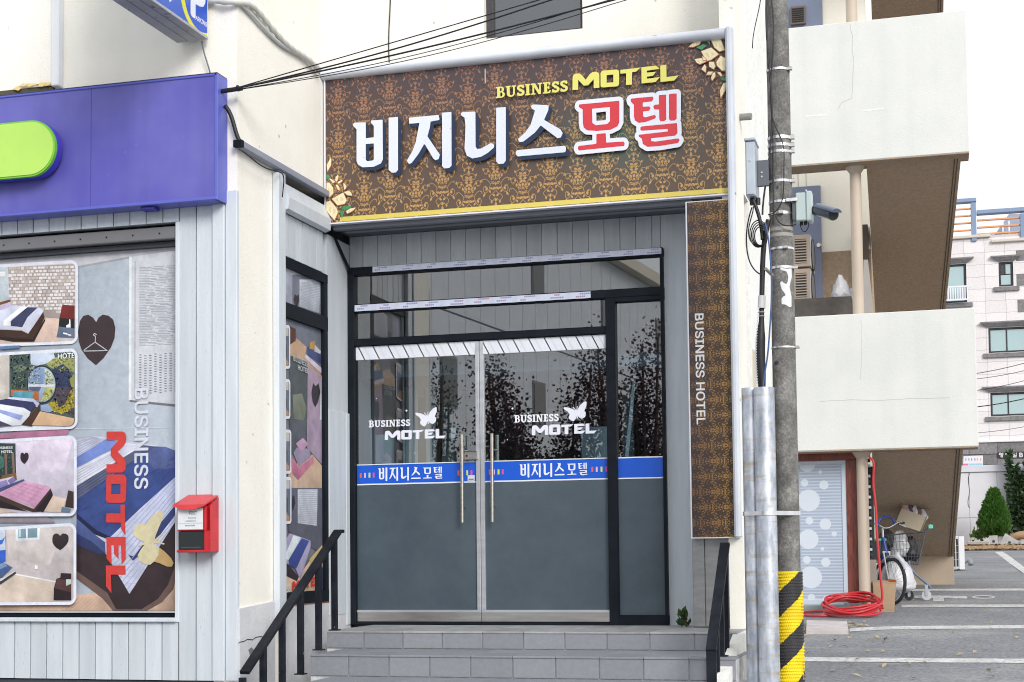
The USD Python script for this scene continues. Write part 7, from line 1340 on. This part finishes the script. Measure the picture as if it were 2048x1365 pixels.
def awin(w, splits, hs=None, corn=True, sill=True):
    x0, z0, x1, z1 = wbox(w); fw = .055
    f = A('window', cat_([bx(x0, x1, BY + .06, BY + .14, z1 - fw, z1), bx(x0, x1, BY + .06, BY + .14, z0, z0 + fw), bx(x0, x0 + fw, BY + .06, BY + .14, z0 + fw, z1 - fw), bx(x1 - fw, x1, BY + .06, BY + .14, z0 + fw, z1 - fw)]), AF)
    xs = [x0 + fw] + [x0 + (x1 - x0) * s for s in splits] + [x1 - fw]; zs_ = [z0 + fw, z1 - fw] if hs is None else [z0 + fw, z0 + (z1 - z0) * hs, z1 - fw]
    for i in range(len(xs) - 1):
        for j in range(len(zs_) - 1):
            if j == 0 and hs is not None and i > 0: continue
            xb = xs[-1] if (j == 0 and hs is not None) else xs[i + 1]
            part(f, 'pane', bx(xs[i] + .02, xb - .02, BY + .10, BY + .11, zs_[j] + .02, zs_[j + 1] - .02), AGD if (hs is not None and j == 1 and i == 0) else AG); part(f, 'sash', cat_([bx(xs[i] + .004, xb - .004, BY + .085, BY + .125, zs_[j] + a, zs_[j] + a + .018) for a in (0,)] + [bx(xb - .03, xb, BY + .08, BY + .13, zs_[j], zs_[j + 1])]), AF)
    if corn: part(f, 'cornice', hull([(x0 - .28, BY - .16, z1 + .22), (x1 + .28, BY - .16, z1 + .22), (x0 - .28, BY, z1 + .22), (x1 + .28, BY, z1 + .22), (x0 - .05, BY - .06, z1 + .03), (x1 + .05, BY - .06, z1 + .03), (x0 - .05, BY, z1 + .03), (x1 + .05, BY, z1 + .03), (x0 - .28, BY - .16, z1 + .17), (x1 + .28, BY - .16, z1 + .17)]), DKG[0])
    if sill: part(f, 'sill', bbx(x0 - .2, x1 + .2, BY - .08, BY, z0 - .18, z0 - .02, .01), DKG[0])
    return f
f0 = awin(WIN[0], [.12]); awin(WIN[1], [.45], .5); awin(WIN[2], [.47]); awin(WIN[3], [.47])
rl = A('balcony_rail', cat_([bx(ay(1880, 577)[0], ay(1938, 577)[0], BY - .3, BY - .25, ay(1910, v + 3)[2], ay(1910, v)[2]) for v in (575, 601)]), flat('rail_white', (226, 226, 228), .5))
for u in np.arange(1882, 1939, 4.8): part(rl, 'baluster', bx(ay(u, 590)[0] - .022, ay(u, 590)[0] + .022, BY - .29, BY - .26, ay(1910, 602)[2], ay(1910, 577)[2]), flat('rail_white', (226, 226, 228), .5))
PBL = flat('pergola_blue', (128, 148, 178), .6); POR = flat('slat_orange', (222, 158, 112), .6)
pg = A('pergola', cat_([bbx(ay(1870, 402)[0], ay(1952.5, 402)[0], BY - .1, BY + .25, ay(1930, 406)[2], ay(1930, 398)[2], .02)]), PBL); part(pg, 'beam', bbx(ay(1953, 423)[0], ay(2120, 423)[0], BY - .1, BY + .25, ay(1990, 427.5)[2], ay(1990, 419)[2], .02), PBL)
for u0, u1, v0 in ((1942, 1952.5, 406), (2040, 2051, 428)): part(pg, 'post', bbx(ay(u0, 440)[0], ay(u1, 440)[0], BY - .08, BY + .2, at - .2, ay(u0, v0)[2], .015), PBL)
for v in (418, 432, 446.5, 461): part(pg, 'slat', bbx(ay(1870, v)[0], ay(1942, v)[0], BY - .02, BY + .1, ay(1910, v + 3)[2], ay(1910, v)[2], .01), POR)
for v in (437, 451.5, 465): part(pg, 'slat', bbx(ay(1954, v)[0], ay(2040, v)[0], BY - .02, BY + .1, ay(1990, v + 3.5)[2], ay(1990, v)[2], .01), POR)
A('roof_stair', hull([ay(u, v, d) for u, v in ((1985, 477), (2018, 428), (2044, 428), (2044, 477)) for d in (2.0, 2.2)]), flat('roof_stair_grey', (150, 160, 180), .8))
for u in (2006, 2018.5): A('roof_pipe', bx(ay(u - 1.5, 460, 1.6)[0], ay(u + 1.5, 460, 1.6)[0], BY + 1.6, BY + 1.7, at - .3, ay(u, 442, 1.6)[2]), flat('rail_white', (226, 226, 228), .5))
PSTR = Print('y', BY - .035, lambda p: pts_y(p, BY)); bxp = poly(pts_y([(1927, 913), (1966, 911.5), (1966, 931), (1926, 932.5)], BY)); PSTR.shape(bxp, (222, 220, 224))
for i, u in enumerate((1930, 1936, 1941.5, 1948, 1953, 1959.5)): PSTR.shape(poly(pts_y([(u, 916.5), (u + 3.4, 916.3), (u + 3.4, 922.5), (u, 922.8)], BY)).buffer(-.012), (118, 140, 186) if i not in (4, 5) else (216, 146, 160))
PSTR.shape(poly(pts_y([(1926, 928), (1936, 927.8), (1936, 932), (1926, 932.3)], BY)), (222, 110, 150)); PSTR.shape(poly(pts_y([(1937, 927.8), (1965, 927.3), (1965, 930.6), (1937, 931.4)], BY)), (150, 196, 222))
pst_ = thing('wall_banner', 'small white banner with pastel lettering on the dark granite base', 'banner', ay(1946, 932, -.03)); part(pst_, 'board', ex_y(bxp, BY - .033, BY - .022), flat('banner_white', (220, 220, 224), .6)); PSTR.build(pst_, 'print', 'pastel print of the banner')
pl = thing('name_plaque', 'black rounded name plaque with white Hangul lettering on the dark granite', 'sign', ay(2022, 917, -.05)); pgm = rnd(poly(pts_y([(1994, 904.5), (2062, 903.5), (2062, 916.5), (1994, 917.5)], BY)), .09)
part(pl, 'board', ex_y(pgm, BY - .05, BY - .022), flat('plaque_black', (38, 34, 34), .4)); NP = Print('y', BY - .0505, lambda p: pts_y(p, BY)); st_ = []
def gl_(u, segs, circ=(), th=1.25):
    for s in segs: st_.append(LineString(pts_y([(u + a * 9.0, 905.8 + b * 9.4) for a, b in s], BY)).buffer(th / 2 / FPX * BY * .95, cap_style='flat'))
    for a, b, r in circ: c = pts_y([(u + a * 9.0, 905.8 + b * 9.4)], BY)[0]; k = r * 9.2 / FPX * BY; st_.append(Point(c).buffer(k).difference(Point(c).buffer(k * .45)))
gl_(1998, [[(.85, 0), (.85, .55)], [(.5, .2), (.85, .2)], [(.5, .4), (.85, .4)]], [(.25, .28, .26), (.6, .78, .24)]); gl_(2010, [[(.3, .05), (.05, .5)], [(.28, .18), (.5, .5)], [(.85, 0), (.85, .55)], [(.55, .28), (.85, .28)]], [(.6, .78, .24)])
gl_(2025, [[(.1, .05), (.1, .42)], [(.5, .05), (.5, .42)], [(.1, .2), (.5, .2)], [(.1, .42), (.5, .42)], [(.82, 0), (.82, .48)], [(.2, .58), (.85, .58), (.85, .76), (.2, .76), (.2, .95), (.88, .95)]], th=1.05)
NP.many(st_, (226, 226, 230)); NP.shape(fit(text2d('B'), pts_y([(2038.5, 915)], BY)[0], pts_y([(2045.5, 906)], BY)[0]), (226, 226, 230)); NP.build(pl, 'lettering', 'white plaque lettering')
for i, (v0, v1, r_) in enumerate(((747, 727, .008), (758, 742, .007), (781, 762, .007), (814, 798, .012), (866, 854, .006))):
    p, q = on_y(1956 if i else 1955, v0, 36), on_y(2048, v1, 36); d = q - p; t = np.linspace(-1.2, 2.2, 30); L_ = p + d * t[:, None]; L_[:, 2] += .06 * (t ** 2 - t)
    solo('overhead_wire', tube(L_, r_, 5), CABLE, ['uppermost thin wire crossing before the granite apartment', 'second thin wire from the top before the apartment', 'third thin wire passing between the two wide apartment windows', 'thick wire crossing the lowest wide apartment window', 'lowest faint wire just above the dark granite base'][i], 'wire', 'wires before the apartment')

# ================================================================== across the street (seen in the glass)
mir = lambda p: np.array([p[0], 2 * DY - p[1], p[2]])
OPW = flat('facade_grey', (222, 228, 236), .7); OPT = flat('facade_trim', (120, 122, 126), .6); OPR = flat('fascia_cream', (214, 206, 186), .6)
tdir = np.array([math.sin(math.radians(5.4)), -math.cos(math.radians(5.4)), 0]); pR = on_y(1248, 520, 39.0); hR = pR[2]; base = mir(pR)
ob = thing('opposite_building', 'long grey panelled building across the street, mirrored in the door glass', 'building', (base[0], base[1], 0))
nrm = np.array([tdir[1], -tdir[0], 0]); nrm = nrm if nrm[0] < 0 else -nrm
def slab(s0, s1, d0, d1, z0, z1): return hull([base + tdir * s + nrm * d + [0, 0, z - base[2]] for s in (s0, s1) for d in (d0, d1) for z in (z0, z1)])
part(ob, 'wall', slab(-26, 22, .1, 9, -.2, hR - .3), OPT); part(ob, 'roof_edge', slab(-26.3, 22.3, -.3, 9.3, hR - .3, hR), OPR)
s = -26.; k = 0
while s < 22:
    for z0 in (0, 3.1, 6.2):
        z1 = min(z0 + 3.08, hR - .31)
        if z1 - z0 > .5: part(ob, 'wall_panel', slab(s + .012, s + .788, 0, .1, z0 + .02, z1), OPW)
    s += .8; k += 1
for s in (-22, -17, -12, -7, -2, 3, 8, 13):
    for z0 in (4.4, 7.2):
        w = part(ob, 'window', slab(s, s + .7, -.03, .02, z0, z0 + .9), flat('window_dark', (44, 50, 58), .15)); part(w, 'frame', slab(s - .05, s + .75, -.02, .01, z0 - .05, z0 + .95), OPT)
mp = mir(on_y(1095, 930, 17.6)); mpz = on_y(1095, 700, 17.6)[2]
def tree(name, lab, base_, htop, rad_, n, lm, trunk_z, seed):
    r_ = np.random.RandomState(seed); t = thing(name, lab, 'tree', base_); bark = paint('bark', (.1, .07, .05)); b = np.array(base_)
    part(t, 'trunk', tube(spline([b, b + [.05, .03, trunk_z * .5], b + [0, .0, trunk_z]], 10), np.linspace(.09, .05, 10), 10), bark, smooth=True); C, D = [], []
    for k in range(16):
        a = r_.uniform(0, 6.28); e = b + [rad_ * .8 * math.cos(a), rad_ * .8 * math.sin(a), trunk_z + (htop - trunk_z) * r_.uniform(.25, .95)]; part(t, 'limb', tube(spline([b + [0, 0, trunk_z * .8], b * .5 + e * .5 + [0, 0, .1], e], 8), np.linspace(.045, .012, 8), 6), bark, smooth=True)
        for _ in range(n // 16): s_ = r_.uniform(.35, 1.05); p = (b + [0, 0, trunk_z * .9]) * (1 - s_) + e * s_ + r_.normal(size=3) * rad_ * .15; C.append(p); D.append(r_.normal(size=3) + [0, 0, -.3])
    part(t, 'crown', leaves(np.array(C), np.array(D), .045, .8), lm)
tree('maple_tree', 'dark red maple in front of the camera side of the street', (mp[0], mp[1], 0), mpz + .1, .9, 15000, leafmat('maple_leaf', (.05, .016, .018), (.30, .10, .09)), 1.5, 4)
m2 = mir(on_y(1290, 930, 19.0)); tree('maple_tree', 'second dark red maple standing farther right across the street', (m2[0], m2[1], 0), on_y(1290, 650, 19.)[2], .75, 11000, leafmat('maple_leaf_b', (.05, .016, .018), (.28, .09, .08)), 1.3, 5)
m3 = mir(on_y(835, 800, 19.5)); tree('street_tree', 'small dark green tree across the street, mirrored in the left door', (m3[0], m3[1], 0), on_y(850, 690, 19.5)[2], .65, 6000, leafmat('street_leaf', (.02, .035, .02), (.05, .08, .04)), 1.6, 6)
